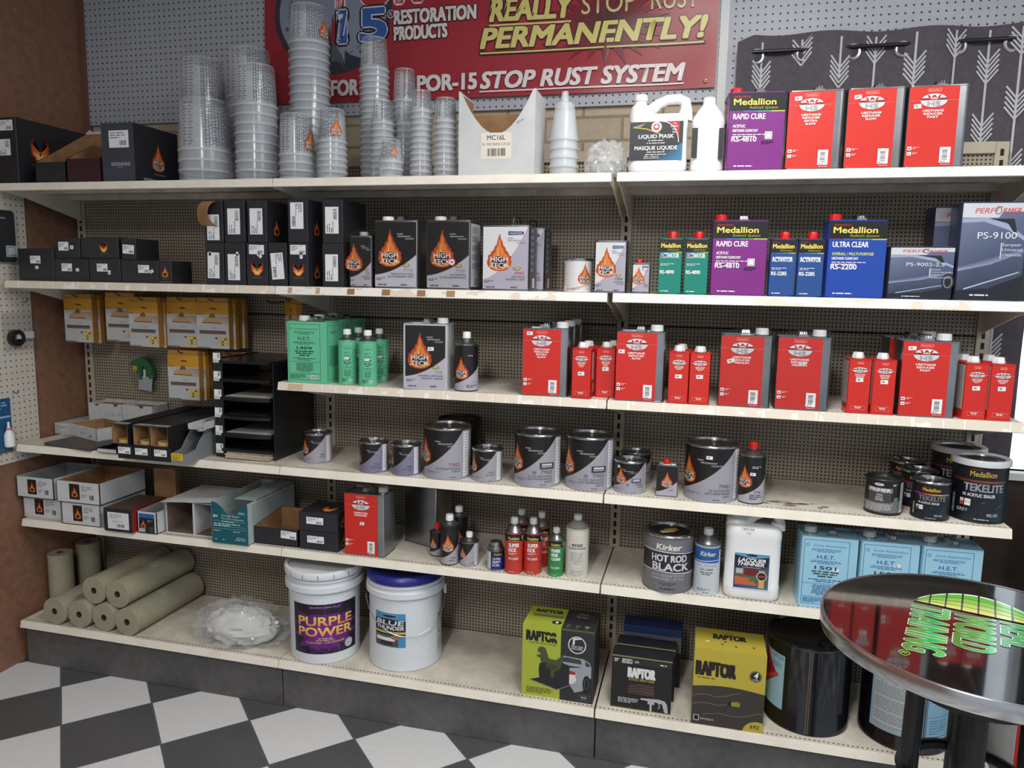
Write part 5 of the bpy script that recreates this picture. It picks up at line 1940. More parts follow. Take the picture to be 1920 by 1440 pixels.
def tek_label(k, r, h, big=False):
    k.rect(-1.5 * r, .03 * h, 3.0 * r, .94 * h, [(12, 16, 24), (20, 44, 56), (16, 18, 26), (12, 13, 18)])
    s = -.02 * r if not big else .1 * r
    k.text('Medallion', s + .05 * r, .76 * h, .085 * h, (214, 170, 50) if not big else (176, 150, 70), w=(.92 if not big else .95) * r, bold=.03)
    k.text('MARTIN-SENOUR', s - .22 * r, .865 * h, .02 * h, (180, 50, 40), w=.4 * r)
    x = -1.1 * r
    for c0, c1 in (((40, 40, 120), (180, 40, 100)), ((180, 40, 100), (214, 150, 70)), ((214, 150, 70), (60, 150, 120))) if not big else (((60, 22, 24), (110, 40, 34)), ((110, 40, 34), (130, 70, 44)), ((130, 70, 44), (100, 60, 40))):
        k.rect(x, .665 * h, .72 * r, .035 * h, [c0, c1, c1, c0])
        x += .72 * r
    k.text('TEKELITE', s + .12 * r, .52 * h, .12 * h, (112, 114, 130) if not big else (140, 142, 154), w=1.45 * r, bold=.05, out=(30, 30, 40), ow=.03)
    k.text('1K ACRYLIC SEALER', s - .05 * r, .43 * h, .05 * h, WHT, w=(1.1 if not big else 1.15) * r, bold=.02)
    k.rect(s - .72 * r, .27 * h, .14 * r, .11 * h, (190, 60, 60)).rect(s - .72 * r, .33 * h, .14 * r, .05 * h, (200, 200, 210))
    k.rect(s - .54 * r, .27 * h, .22 * r, .11 * h, WHT).text('RTS', s - .43 * r, .31 * h, .035 * h, (60, 60, 64), w=.17 * r)
    k.bars(-.98 * r, .12 * h, .09 * r, .3 * h, vert=False, bg=(190, 190, 194))
    if big:
        k.text('GREY', s - .62 * r, .17 * h, .05 * h, (206, 206, 212), sh=.15)
    k.text('MRS-1050', s + .48 * r, .12 * h, .05 * h, (206, 206, 212), w=.42 * r)
    k.fine(s + .1 * r, .06 * h, .9 * r, 1, .028 * h, (200, 200, 206), al='C')
    k.poly([(s + .5 * r, .22 * h), (s + .75 * r, .31 * h), (s + .95 * r, .36 * h), (s + .72 * r, .28 * h)], (60, 90, 130))
    k.poly([(s + .02 * r, .33 * h), (s + .2 * r, .37 * h), (s + .14 * r, .33 * h)], (50, 90, 120))


NAVY = mat('navy_litho', (14, 17, 25), .26, 0, .4)
LIDO = noisy('orange_lid_print', (196, 120, 40), (150, 152, 154), 26, .35, .45, .55)
c1 = rc(1708, 1782, 977, 898, 'small navy sealer can in front of two more', lambda r, h: paint_can('sealer_can', r, h, NAVY, tek_label), grp='navy sealer cans')
k = Ink()
k.ell(0, 0, .03, .03, (206, 126, 40)).ell(.008, .004, .018, .018, (224, 180, 110))
k.build('lid_print', top(c1.children[1].bound_box[1][2] - .0042), c1)
X, Y, r, h = drum(1688, 1755, None, 885, Z4, .15)
dup(c1, (X, Y, Z4), -.3, 'small navy sealer can behind the front one')
X, Y, r, h = drum(1668, 1731, None, 868, Z4, .282)
dup(c1, (X, Y, Z4), -.5, 'small navy sealer can at the back of the small ones')
X, Y, r, h = drum(1781, 1889, 982, 858, Z4)
big = paint_can('sealer_can', r, h, NAVY, lambda k, r, h: tek_label(k, r, h, True), lidm=DKTIN, plastic_rim=True)
put(big, (X, Y, Z4), facing(X, Y), 'large navy sealer can with a clear rim in front', 'paint can', 'navy sealer cans')
X, Y2, r2, h2 = drum(1746, 1842, None, 838, Z4, .2)
dup(big, (X, max(Y2, Y + 2 * r + .012), Z4), -.4, 'large navy sealer can with a clear rim behind the front one')

# ================================================================== FIFTH SHELF: small cans
def c5(xl, xr, yb, yt, lab, mk, y=None, grp=None, rot=0, cat='paint can'):
    X, Y, r, h = drum(xl, xr, yb, yt, Z5, y)
    t = mk(r, h)
    return put(t, (X, Y, Z5), facing(X, Y) + rot, lab, cat, grp)


BL = mat('black_litho', (24, 22, 25), .32, 0, .3)


def ht_small(fa=-.6, pa=None):
    def f(k, r, h):
        k.rect(-1.5 * r, .004, 3 * r, h - .006, (24, 22, 24))
        swoosh(k, -1.5 * r, (pa or 1.5) * r, h, .14 * h, (.95 if pa else .62) * h, (160, 160, 166), (178, 110, 84), .0007, 20, .004)
        if pa:
            k.rect(pa * r, .004, .9 * r, h - .008, (160, 160, 166)).rect(pa * r, .05 * h, .4 * r, .9 * h, (224, 224, 226)).fine(pa * r + .04 * r, .9 * h, .3 * r, 14, .06 * h, (120, 118, 130))
        flame(k, fa * r, .34 * h, .46 * h)
        k.text('7740', .4 * r, .17 * h, .04 * h, (70, 68, 78), bold=0)
        k.fine(.0, .12 * h, .9 * r, 1, .04 * h, (60, 58, 66))
    return f


S5G = 'small flame cans on the fifth shelf'
c5(806, 834, 1044, 981, 'small red capped flame can behind the taller ones', lambda r, h: cone_can('reducer_can', r, h, BL, sh=.008, nr=.009, capm=REDP, capr=.0115, caph=.017, label=ht_small()), grp=S5G)
t = c5(826, 860, 1061, 964, 'tall flame can with a white cap in front on the fifth shelf', lambda r, h: cone_can('reducer_can', r, h, BL, sh=.010, nr=.011, capr=.0145, caph=.021, label=ht_small(-.2)), grp=S5G)
sticker(t, .7 * .03, .112, .010, .008, 0, .1, mp=round_(.0308))
X, Y, r, h = drum(845, 876, None, 955, Z5, .125)
dup(t, (X, Y, Z5), .3, 'tall flame can behind the front tall flame can')
c5(862, 898, 1063, 997, 'short flame can with a white cap on the fifth shelf', lambda r, h: cone_can('reducer_can', r, h, TIN, sh=.009, nr=.0095, capr=.0125, caph=.018, label=ht_small(-.75, .55)), grp=S5G)


def ultra_label(k, r, h):
    k.rect(-1.5 * r, .03 * h, 3 * r, .90 * h, (200, 202, 206))
    k.rect(-.62 * r, .03 * h, 2.1 * r, .9 * h, (34, 40, 112)).rect(-.62 * r, .74 * h, 2.1 * r, .2 * h, (20, 20, 24))
    k.text('Medallion', .25 * r, .79 * h, .08 * h, (220, 196, 90), w=1.0 * r, bold=.02)
    k.text('ULTRA', .1 * r, .56 * h, .10 * h, WHT, w=.9 * r, bold=.02)
    k.fine(-.4 * r, .48 * h, 1.1 * r, 3, .05 * h, WHT).text('RA-500', .0 * r, .24 * h, .09 * h, WHT, w=.8 * r, bold=.02)


def blue_can(r, h):
    t = cone_can('additive_can', r, h, TIN, sh=.012, nr=.021, capm=TIN2, capr=.022, caph=.012, label=ultra_label)
    return t


c5(914, 946, 1071, 1014, 'small dark blue can next to the red SUPER KICK cans', blue_can)


def kick_label(name, col, code, l2):
    def f(k, r, h):
        k.rect(-1.5 * r, .02 * h, 3 * r, .96 * h, col)
        k.rect(-1.5 * r, .80 * h, 3 * r, .18 * h, (20, 20, 22))
        k.text('Medallion', -.05 * r, .85 * h, .06 * h, (226, 210, 100), w=1.25 * r, bold=.02)
        k.rect(-.7 * r, .812 * h, 1.3 * r, .012 * h, (190, 170, 80))
        k.text(name[0], -.02 * r, .67 * h, .085 * h, WHT, w=1.15 * r, bold=.04)
        k.text(name[1], -.18 * r, .555 * h, .085 * h, WHT, w=.85 * r, bold=.04)
        if len(name) > 2:
            k.text(name[2], -.0 * r, .45 * h, .07 * h, WHT, w=1.2 * r, bold=.04)
        else:
            k.fine(-.6 * r, .51 * h, 1.1 * r, 2, .022 * h, WHT)
        k.text(code, -.05 * r, .36 * h if len(name) < 3 else .22 * h, .05 * h, WHT, w=1.05 * r, bold=.02)
        k.rect(-1.5 * r, .30 * h if len(name) < 3 else .16 * h, 3 * r, .004 * h, (110, 30, 26) if len(name) < 3 else (20, 90, 50))
        k.fine(-.7 * r, .05 * h, 1.4 * r, 1, .018 * h, WHT)
        k.rect(.95 * r, .84 * h, .12 * r, .1 * h, WHT)
    return f


sk = lambda r, h: cone_can('accelerator_can', r, h, enamel((190, 56, 46)), sh=.026, nr=.0115, capm=GREYP, capr=.0135, caph=.020, label=kick_label(('SUPER', 'KICK'), (190, 56, 46), 'RS-2050', 0), steps=True)
SKG = 'red SUPER KICK cans'
t = c5(947, 981, 1077, 970, 'red SUPER KICK can, front left', sk, grp=SKG)
X, Y, r, h = drum(982, 1017, 1078, 972, Z5)
dup(t, (X, Y, Z5), facing(X, Y), 'red SUPER KICK can, front right')
for xl, xr, yf, lab in ((962, 993, .115, 'red SUPER KICK can, back left'), (1000, 1031, .10, 'red SUPER KICK can, back right')):
    X, Y, r, h = drum(xl, xr, None, 960, Z5, yf)
    dup(t, (X, Y, Z5), .4, lab)
c5(1028, 1057, 1082, 989, 'green can with a light cap next to the pale 4550 can', lambda r, h: cone_can('reducer_can', r, h, enamel((44, 136, 70)), sh=.018, nr=.0105, capm=GREYP, capr=.0125, caph=.017, label=kick_label(('POWER', 'HOUSE', 'CLEARER'), (44, 136, 70), 'RS-2501', 0), steps=True))


def l4550(k, r, h):
    k.rect(-1.5 * r, .02 * h, 3 * r, .95 * h, (208, 204, 194))
    k.text('H.E.T.', -.05 * r, .76 * h, .05 * h, (196, 186, 150), w=.7 * r, bold=.02)
    k.fine(0, .84 * h, .9 * r, 1, .02 * h, (206, 190, 176), al='C')
    k.text('4550', -.02 * r, .655 * h, .055 * h, (40, 42, 48), w=.95 * r, bold=.05)
    k.text('UNIVERSAL RETARDER', .0 * r, .60 * h, .032 * h, (50, 52, 58), w=1.6 * r, bold=.02)
    k.fine(0, .52 * h, 1.2 * r, 7, .035 * h, (160, 164, 166), al='C')
    k.frame(-.75 * r, .22 * h, 1.4 * r, .07 * h, .0006, (150, 154, 156)).fine(0, .16 * h, 1.3 * r, 4, .035 * h, (160, 164, 166), al='C', seed=4)


c5(1061, 1104, 1086, 964, 'pale tall can marked 4550', lambda r, h: cone_can('retarder_can', r, h, enamel((206, 202, 192)), sh=.022, nr=.013, capm=GREYP, capr=.0155, caph=.018, label=l4550, shm=mat('grey_cone', (112, 110, 106), .5)))


def hotrod(k, r, h):
    k.rect(-1.5 * r, .03 * h, 3 * r, .9 * h, (112, 112, 118))
    k.rect(-1.5 * r, .37 * h, 3 * r, .34 * h, (38, 36, 44))
    c = lambda px: .012 * h * math.cos(px / r)
    for y in (.71, .36):
        k.line([(-1.5 * r + 3 * r * i / 20, y * h + (.02 * h * math.sin(i * .25))) for i in range(21)], .0022, WHT)
    k.text('Kirker', .0 * r, .76 * h, .10 * h, (222, 218, 206), w=1.0 * r, bold=.05, sh=.2, out=(70, 70, 74), ow=.02)
    k.text('HOT ROD', .05 * r, .555 * h, .115 * h, (206, 206, 212), w=1.45 * r, bold=.05, out=(20, 20, 24), ow=.02)
    k.text('BLACK', .12 * r, .40 * h, .125 * h, (206, 206, 212), w=1.5 * r, bold=.05, out=(20, 20, 24), ow=.02)
    k.text('2.8 VOC URETHANE TOPCOAT', .0 * r, .29 * h, .04 * h, (196, 194, 190), w=1.35 * r).text('SATIN FINISH / 2K FILM', .0 * r, .23 * h, .04 * h, (196, 194, 190), w=1.3 * r)
    k.fine(0, .17 * h, .8 * r, 2, .03 * h, (70, 70, 74), al='C').fine(0, .07 * h, 1.0 * r, 1, .035 * h, (40, 40, 44), al='C')


t = c5(1207, 1300, 1113, 992, 'grey can marked HOT ROD BLACK', lambda r, h: paint_can('paint_can', r, h, mat('steel_grey_litho', (116, 116, 122), .35, .3), hotrod, lidm=DKTIN))
k = Ink()
k.at(0, 0, .5).rect(-.035, -.016, .05, .022, (196, 186, 150)).rect(-.012, -.004, .045, .024, (200, 160, 60)).at()
k.build('lid_label', top(.1905), t, INKP)


def kirk(k, r, h):
    k.rect(-1.5 * r, .02 * h, 3 * r, .95 * h, (196, 202, 208))
    k.rect(-1.5 * r, .66 * h, 3 * r, .30 * h, (30, 90, 168))
    k.line([(-1.5 * r + 3 * r * i / 20, .70 * h - .012 * h * math.sin(i * .3)) for i in range(21)], .0018, WHT)
    k.text('Kirker', .05 * r, .80 * h, .085 * h, (214, 216, 206), w=1.2 * r, bold=.05, sh=.2)
    k.text('ULTRA-GLO', .05 * r, .585 * h, .055 * h, (150, 154, 160), w=1.5 * r, bold=.03, out=(232, 234, 236), ow=.03)
    k.text('UA-1000M', .0, .51 * h, .036 * h, (40, 42, 50), w=1.0 * r, bold=.02)
    k.fine(0, .46 * h, 1.2 * r, 2, .036 * h, (60, 62, 70), al='C').fine(-.7 * r, .12 * h, 1.2 * r, 2, .028 * h, (110, 112, 118)).fine(0, .05 * h, .8 * r, 1, .028 * h, (110, 112, 118), al='C')
    k.rect(1.05 * r, .05 * h, .3 * r, .86 * h, (226, 228, 230))


X, Y, r, h = drum(1302, 1350, 1117, 990, Z5)
t = cone_can('catalyst_can', r, h, enamel((190, 196, 202)), sh=.026, nr=.013, capm=GREYP, capr=.016, caph=.02, label=kirk)
put(t, (X, Y, Z5), facing(X, Y), 'white and blue cone top can beside the HOT ROD BLACK can', 'paint can')
k = MB()
R = random.Random(5)
k.lathe([(r + .002, h * .55), (r + .003, h * .8), (r * .78, h * .88), (r * .5, h * .97), (r * .4, h + .004), (.002, h + .004)], 14, cap=(False, False))
k.v = [(x + R.uniform(-.0015, .0015), y + R.uniform(-.0015, .0015), z + R.uniform(-.002, .002)) for x, y, z in k.v]
k.build('plastic_wrap', FILM, t, 15)


def lacquer(k, w, h):
    x0, W, y0, H = -.33 * w, .62 * w, .135 * h, .40 * h
    k.rect(x0 - .004, y0 - .003, W + .008, H + .006, WHT)
    k.rect(x0, y0, W, H, [(40, 60, 130), (70, 120, 180), (24, 24, 30), (24, 24, 30)])
    k.poly([(x0, y0 + H), (x0 + W, y0 + H), (x0 + W, y0 + .93 * H), (x0 + .5 * W, y0 + .86 * H), (x0, y0 + .95 * H)], (86, 150, 196))
    k.rect(x0 + .05 * W, y0 + .66 * H, .9 * W, .2 * H, (24, 24, 30))
    k.ell(x0 + .5 * W, y0 + .95 * H, .19 * W, .055 * H, (30, 40, 60)).ring(x0 + .5 * W, y0 + .95 * H, .19 * W, .055 * H, .002, (150, 170, 190))
    k.text('LACQUER', x0 + .50 * W, y0 + .765 * H, .095 * H, WHT, w=.78 * W, sh=.3, bold=.05)
    k.text('THINNER', x0 + .46 * W, y0 + .655 * H, .095 * H, WHT, w=.78 * W, sh=.3, bold=.05)
    k.fine(x0 + .5 * W, y0 + .60 * H, .9 * W, 1, .03 * H, (200, 200, 206), al='C')
    k.rect(x0 + .03 * W, y0 + .08 * H, .94 * W, .5 * H, (96, 84, 78)).rect(x0 + .06 * W, y0 + .42 * H, .2 * W, .14 * H, (180, 180, 182)).rect(x0 + .3 * W, y0 + .38 * H, .4 * W, .2 * H, (110, 30, 36))
    k.poly([(x0 + .03 * W, y0 + .1 * H), (x0 + .7 * W, y0 + .1 * H), (x0 + .5 * W, y0 + .3 * H), (x0 + .03 * W, y0 + .34 * H)], (190, 100, 60))
    k.poly([(x0 + .4 * W, y0 + .24 * H), (x0 + .62 * W, y0 + .36 * H), (x0 + .66 * W, y0 + .3 * H), (x0 + .5 * W, y0 + .2 * H)], (40, 120, 60))
    k.rect(x0 + .72 * W, y0 + .04 * H, .16 * W, .5 * H, (206, 170, 80)).ell(x0 + .8 * W, y0 + .38 * H, .15 * W, .13 * H, (40, 36, 40)).ring(x0 + .8 * W, y0 + .38 * H, .15 * W, .13 * H, .0025, (200, 200, 206)).rect(x0 + .68 * W, y0 + .36 * H, .24 * W, .04 * H, (170, 60, 60))
    k.text('150156', -.12 * w, .80 * h, .024 * h, (50, 54, 90), w=.22 * w, bold=-.012)
    k.text('15.0L', -.1 * w, .755 * h, .018 * h, (120, 124, 150), bold=-.014)


X, Y, w, h = spot(1360, 1466, 1125, 958, Z5, .015)
put(jug('plastic_jug', w, .125, .298, lacquer, capside=-.30, z_sh=.80), (X, .015, Z5), 0, 'white plastic jug labelled LACQUER THINNER', 'jug')


def het1501(k, w, h):
    het(k, w, h, '1501', (152, 200, 222), (36, 92, 158), dark=(44, 48, 54))


LB = enamel((150, 198, 220))
t = f_can('thinner_tin', .172, .115, .236, .012, (-.30, .020, .020, 'grey'), True, LB, het1501)
for i, (xl, xr, y, lab) in enumerate(((1500, 1609, .018, 'light blue 1501 tin, left of three'), (1613, 1722, .022, 'light blue 1501 tin, middle of three'), (1727, 1841, .026, 'light blue 1501 tin, right of three'))):
    o = t if i == 0 else dup(t)
    put(o, (at_px(xl, xr, y, Z5 + .15), y, Z5), .03, lab, 'paint tin', 'light blue 1501 tins')
    sticker(o, .07 * .178 + .01, (.55, .69, .55)[i] * .236, .018, .011, 0, .1)

# ================================================================== FOURTH SHELF LEFT: sandpaper boxes, sleeves, bin, sorter
WBOX = noisy('sandpaper_box', (196, 198, 200), (182, 184, 187), 30, .6)
BLKM = noisy('black_board', (27, 27, 30), (21, 21, 23), 12, .55)


def film_print(k, w, h):
    k.text('Finishing Film', -.44 * w, .60 * h, .17 * h, (90, 92, 98), al='L', bold=.0, w=.6 * w)
    k.text('Discs', -.44 * w, .36 * h, .15 * h, (90, 92, 98), al='L', bold=0)
    k.fine(-.4 * w, .18 * h, .5 * w, 2, .10 * h, (150, 152, 156))


P = on_z(96, 815, Z4)
wf = .112
put(carton('sandpaper_box', wf, .21, .05, WBOX, film_print), (max(P.x, XW + .004) + wf / 2, P.y + .02, Z4), 0, 'flat closed white sandpaper box by the brown left wall', 'box')
k = MB()
R = random.Random(4)
for i in range(4):
    a = R.uniform(-.05, .05)
    n0 = len(k.v)
    k.box(-.13, .13, -.115, .115, i * .0035, i * .0035 + .0028)
    k.xf(Matrix.Rotation(a, 4, 'Z'), n0)
    n1 = [(x + R.uniform(-.0, .0), y, z) for x, y, z in k.v[n0:]]
    k.v[n0:] = n1
t = k.build('sandpaper_stack', noisy('sandpaper_grey', (96, 90, 84), (82, 77, 72), 200, .9), None, 0)
put(t, (.265, .115, Z4), -.12, 'stack of grey sandpaper sheets beneath the open white tray', 'sandpaper')


def tray_print(k, w, h):
    k.fine(-.36 * w, .72 * h, .12 * w, 2, .08 * h, (150, 152, 158)).fine(.05 * w, .80 * h, .3 * w, 1, .1 * h, (140, 142, 148), seed=3).fine(-.1 * w, .5 * h, .3 * w, 2, .09 * h, (150, 152, 158), seed=4)
    k.frame(-.34 * w, .2 * h, .12 * w, .35 * h, .0008, (150, 152, 158)).text('FX', .28 * w, .24 * h, .16 * h, (60, 60, 66), bold=.05)


t = tray('sandpaper_tray', .222, .15, .054, WBOX, KRAFT, ink=tray_print)
ang = math.atan2(-.075, .21)
put(t, (.212 + .004, .1145 + .006, Z4 + .0142), ang, 'open white sandpaper tray turned at an angle', 'box')
t = tray('flat_black_tray', .092, .2, .018, BLKM, BLKM)
MB().box(-.044, .044, -.001, 0, .002, .016).build('front_strip', WCARD, t, 0)
put(t, (.462, -.018, Z4), 0, 'flat black tray with a white front edge', 'tray')

# white file boxes with finger notches
for i, (xa, xb) in enumerate(((.088, .262), (.266, .42))):
    w, h, d = xb - xa, .135, .10
    t = thing('notched_box', ((xa + xb) / 2, .295, Z4), 0, 'white notched box at the back, %s' % ('left one with two notches' if i == 0 else 'right one with one notch'), 'box', 'white notched boxes')
    def notch(c, r=.014, n=8):
        return [(c + r * math.cos(PI * j / n), h - r * .9 * math.sin(PI * j / n)) for j in range(n + 1)]
    cs = (.055, -.045) if i == 0 else (.02,)
    poly = [(-w / 2, 0), (w / 2, 0), (w / 2, h)]
    for c in cs:
        poly += notch(c)
    poly += [(-w / 2, h)]
    MB().extrude(poly, 0, .002).build('front_panel', WBOX, t, 0)
    MB().box(-w / 2, -w / 2 + .002, .002, d, 0, h).box(w / 2 - .002, w / 2, .002, d, 0, h).box(-w / 2 + .002, w / 2 - .002, d - .002, d, 0, h + .004).box(-w / 2 + .002, w / 2 - .002, .002, d - .002, 0, .002).build('walls', WBOX, t, 0)
    MB().box(-w / 2 + .003, w / 2 - .003, .0025, d - .003, h - .03, h - .012).build('contents', KRAFT, t, 0)
    k = Ink()
    for j in range(5):
        x = -w * .38 + j * w * .19
        k.line([(x, h * .62), (x + .008, h * .7), (x + .016, h * .66 + .006 * (j % 2))], .0016, (130, 132, 138))
    k.text('FESTOOL' if False else 'sander', -.3 * w, .22 * h, .06 * h, (130, 40, 44), bold=.02).fine(-.46 * w, .24 * h, .1 * w, 1, .05 * h, (60, 60, 64))
    k.build('print', front(0), t, INKP)

# long black sleeves: three closed below, three open above
SL = .44
lowx = [(.561, .630), (.632, .714), (.716, .801)]
for i, (xa, xb) in enumerate(lowx):
    t = carton('disc_sleeve', xb - xa - .002, SL, .0545, BLKM, flaps=False)
    put(t, ((xa + xb) / 2, -.072, Z4), 0, 'long black sleeve with a white label, %s in the bottom row' % ('left', 'middle', 'right')[i], 'box', 'long black disc sleeves')
    sticker(t, -.002, .033, .056, .026, 0, 0, 'ship', 60 + i)
for i, (xa, xb, lab) in enumerate(((.537, .609, 'left'), (.633, .708, 'middle'), (.709, .790, 'right'))):
    w, h = xb - xa, .0795
    t = thing('disc_sleeve', ((xa + xb) / 2, -.068, Z4 + .0552), 0, 'long black sleeve with an open kraft end, %s in the upper row' % lab, 'box', 'long black disc sleeves')
    th = .002
    MB().box(-w / 2, -w / 2 + th, 0, SL, 0, h).box(w / 2 - th, w / 2, 0, SL, 0, h).box(-w / 2 + th, w / 2 - th, 0, SL, 0, th).box(-w / 2 + th, w / 2 - th, .0, SL, h - th, h).box(-w / 2 + th, w / 2 - th, SL - th, SL, th, h - th).build('sleeve', BLKM, t, 0)
    e = .0005
    x0, x1, z0, z1 = -w / 2 + th + e, w / 2 - th - e, th + e, h - th - e
    k = MB().loft([[(x0, y, z0), (x1, y, z0), (x1, y, z1), (x0, y, z1)] for y in (-.001, SL - th - e)], cap=(False, True))
    k.build('lining', KRAFT, t, 0)
    MB().lathe([(.032, 0), (.032, .012), (.001, .012)], 24, cap=(True, True)).xf(Matrix.Translation((0, .04, th + .001))).build('discs', mat('disc_paper', (196, 164, 104), .8), t)
    MB().add([(-w / 2, .0, h + .0004), (w / 2, .0, h + .0004), (w / 2 - .004, .03, h + .0006), (-w / 2 + .004, .03, h + .0006)], [(0, 1, 2, 3)]).build('top_label', mat('grey_paper', (150, 156, 164), .5), t, 0)

# grey cut-away bin and the white folded channel on it
t = thing('parts_bin', (.838, -.076, Z4), 0, 'grey card bin with a yellow label at the shelf edge', 'bin')
w, d, th = .066, .30, .0025
GB = noisy('grey_bin_card', (128, 132, 134), (118, 122, 124), 10, .6)
prof = [(0, 0), (d, 0), (d, .118), (.13, .118), (.085, .075), (.06, .045), (0, .036)]
k = MB()
for x in (-w / 2, w / 2 - th):
    k.loft([[(x + q, y, z) for y, z in prof] for q in (0, th)])
k.box(-w / 2 + th, w / 2 - th, 0, th, 0, .036).box(-w / 2 + th, w / 2 - th, d - th, d, 0, .118).box(-w / 2 + th, w / 2 - th, th, d - th, 0, th)
k.build('walls', GB, t, 0)
k = Ink()
k.rect(-.031, .012, .050, .027, (214, 180, 40)).text('AR-0052-V180', -.006, .029, .0058, (60, 50, 20), w=.036).fine(-.027, .023, .04, 3, .0045, (90, 76, 24))
k.build('yellow_label', front(0), t, INKP)
t = thing('folded_channel', (.862, .02, Z4 + .1185), .05, 'white folded card channel lying across the grey bin', 'card')
k = MB()
pr = [(-.036, .022), (-.034, .0), (.034, .0), (.036, .028), (.034, .028), (.032, .0015), (-.0325, .0015), (-.034, .022)]
k.loft([[(x, y, z) for x, z in pr] for y in (-.02, .2)])
k.box(.02, .042, -.045, -.02, .0, .0012)
k.build('channel', WBOX, t, 0)

# literature sorter
sx0, sx1, sy0, sy1, sz = .899, 1.160, .066, .372, 1.343
t = thing('paper_sorter', ((sx0 + sx1) / 2, sy0, Z4), 0, 'black paper sorter with six white labels on its left post', 'paper sorter')
w, d, h = sx1 - sx0, sy1 - sy0, sz - Z4
SB = mat('sorter_plastic', (28, 28, 31), .3)
MB().bbox(-w / 2, -w / 2 + .040, 0, .006, 0, h + .024, .0015).bbox(-w / 2, -w / 2 + .004, .006, d, 0, h).build('left_post', SB, t, 0)
MB().bbox(w / 2 - .004, w / 2, 0, d, 0, h - .01, .001).build('right_side', SB, t, 0)
for i in range(6):
    sticker(t, -w / 2 + .018, h + .002 - i * .0715, .032, .038, 0, 0, 'ship', 70 + i, name='post_label')
for i in range(6):
    z = h - .008 - .0715 * i
    if i == 5:
        z = .037
    k = MB()
    k.box(-w / 2 + .004, w / 2 - .004, .012, d, z, z + .003)
    fr = []
    n = 12
    for j in range(n + 1):
        u = -w / 2 + .038 + (w - .046) * j / n
        sag = .016 * math.sin(PI * j / n) if i in (2, 3, 4) else 0
        fr.append((u, -.016 - sag))
    k.loft([[(u, y, z - .012 + .004), (u, y - .002, z + .003), (u, y + .0015, z + .003), (u, .02, z + .003), (u, .02, z)] for u, y in fr])
    k.build('sorter_shelf', SB, t, 20)
    if i in (2, 3, 4):
        kk = MB()
        for j in range(3):
            kk.box(-w / 2 + .045 + .01 * j, w / 2 - .02 - .012 * j, .004 + .004 * j, d - .02, z + .004 + .0016 * j, z + .0052 + .0016 * j)
        kk.build('paper', mat('loose_paper', (176, 172, 164), .8) if i != 3 else BLKM, t, 0)
k = MB()
R = random.Random(9)
for j in range(5):
    n0 = len(k.v)
    k.box(-.094, .094, -.055, .21, .0 + .0055 * j, .0045 + .0055 * j)
    k.xf(Matrix.Translation((R.uniform(-.006, .006), R.uniform(0, .03), 0)) @ Matrix.Rotation(R.uniform(-.04, .04), 4, 'Z'), n0)
o = k.build('sandpaper_sleeves', noisy('beige_board', (198, 184, 164), (182, 168, 150), 14, .7), None, 0)
put(o, (1.046, .042 + .055, Z4 + .0005), 0, 'stack of beige sandpaper sleeves in the bottom slot of the sorter', 'sandpaper')
kp = Ink()
kp.fine(-.09, .022, .03, 1, .004, (120, 108, 94)).fine(-.03, .022, .03, 1, .004, (120, 108, 94), seed=3).text('FX', .075, .0205, .006, (60, 54, 48), bold=.04).ring(.058, .0235, .003, .003, .0006, (90, 80, 70))
kp.build('print', front(-.055), o, INKP)

# ================================================================== SANDING DISC PACKS ON HOOKS
ORG = noisy('amber_card', (180, 126, 52), (162, 112, 46), 6, .6)
HOOK = mat('hook_wire', (90, 88, 86), .35, .9)


def pack_print(k, w, h):
    k.rect(-w / 2 + .001, .012 * h, w - .002, .72 * h, (186, 188, 192))
    k.rect(-w / 2 + .001, .73 * h, w - .002, .265 * h, [(196, 138, 36), (206, 152, 40), (206, 152, 40), (190, 126, 36)])
    k.poly([(-.10 * w, .86 * h), (-.02 * w, .885 * h), (.12 * w, .87 * h), (.16 * w, .85 * h), (.02 * w, .845 * h)], (70, 48, 30))
    k.rect(-.46 * w, .74 * h, .14 * w, .014 * h, (90, 60, 30))
    k.rect(-w / 2 + .001, .52 * h, w - .002, .19 * h, [(206, 204, 204), (180, 160, 148), (150, 130, 120), (188, 188, 192)])
    k.ell(-.02 * w, .565 * h, .30 * w, .12 * h, (190, 146, 100), 20, 0, PI).rect(-.32 * w, .55 * h, .6 * w, .016 * h, (60, 46, 40))
    k.poly([(-.12 * w, .67 * h), (.1 * w, .67 * h), (.05 * w, .76 * h), (-.06 * w, .76 * h)], (110, 90, 78))
    k.text('P320', .05 * w, .43 * h, .045 * h, (150, 152, 156), bold=0)
    k.rect(-.42 * w, .32 * h, .82 * w, .075 * h, (110, 88, 72)).rect(-.42 * w, .37 * h, .82 * w, .02 * h, (80, 62, 52))
    k.ell(.10 * w, .235 * h, .03 * w, .03 * w, (40, 40, 44))
    k.rect(.16 * w, .07 * h, .30 * w, .19 * h, (206, 176, 60))
    R = random.Random(int(w * 1e4))
    for i in range(9):
        k.rect(.17 * w + (i % 3) * .09 * w, .08 * h + (i // 3) * .06 * h, .07 * w, .03 * h, R.choice(((90, 80, 50), (200, 200, 196), (60, 60, 60))))
    k.rect(-w / 2 + .001, .012 * h, w * .4, .025 * h, (120, 122, 126))


def disc_pack(w=.15, h=.190, d=.026):
    t = thing('sanding_disc_pack')
    MB().bbox(-w / 2, w / 2, .0, d, 0, h, .002).build('pack_body', ORG, t, 0)
    MB().box(-w / 2 + .004, w / 2 - .004, .001, d - .002, h, h + .018).build('header', ORG, t, 0)
    k = Ink()
    pack_print(k, w, h)
    k.build('print', front(0), t, INKP)
    return t


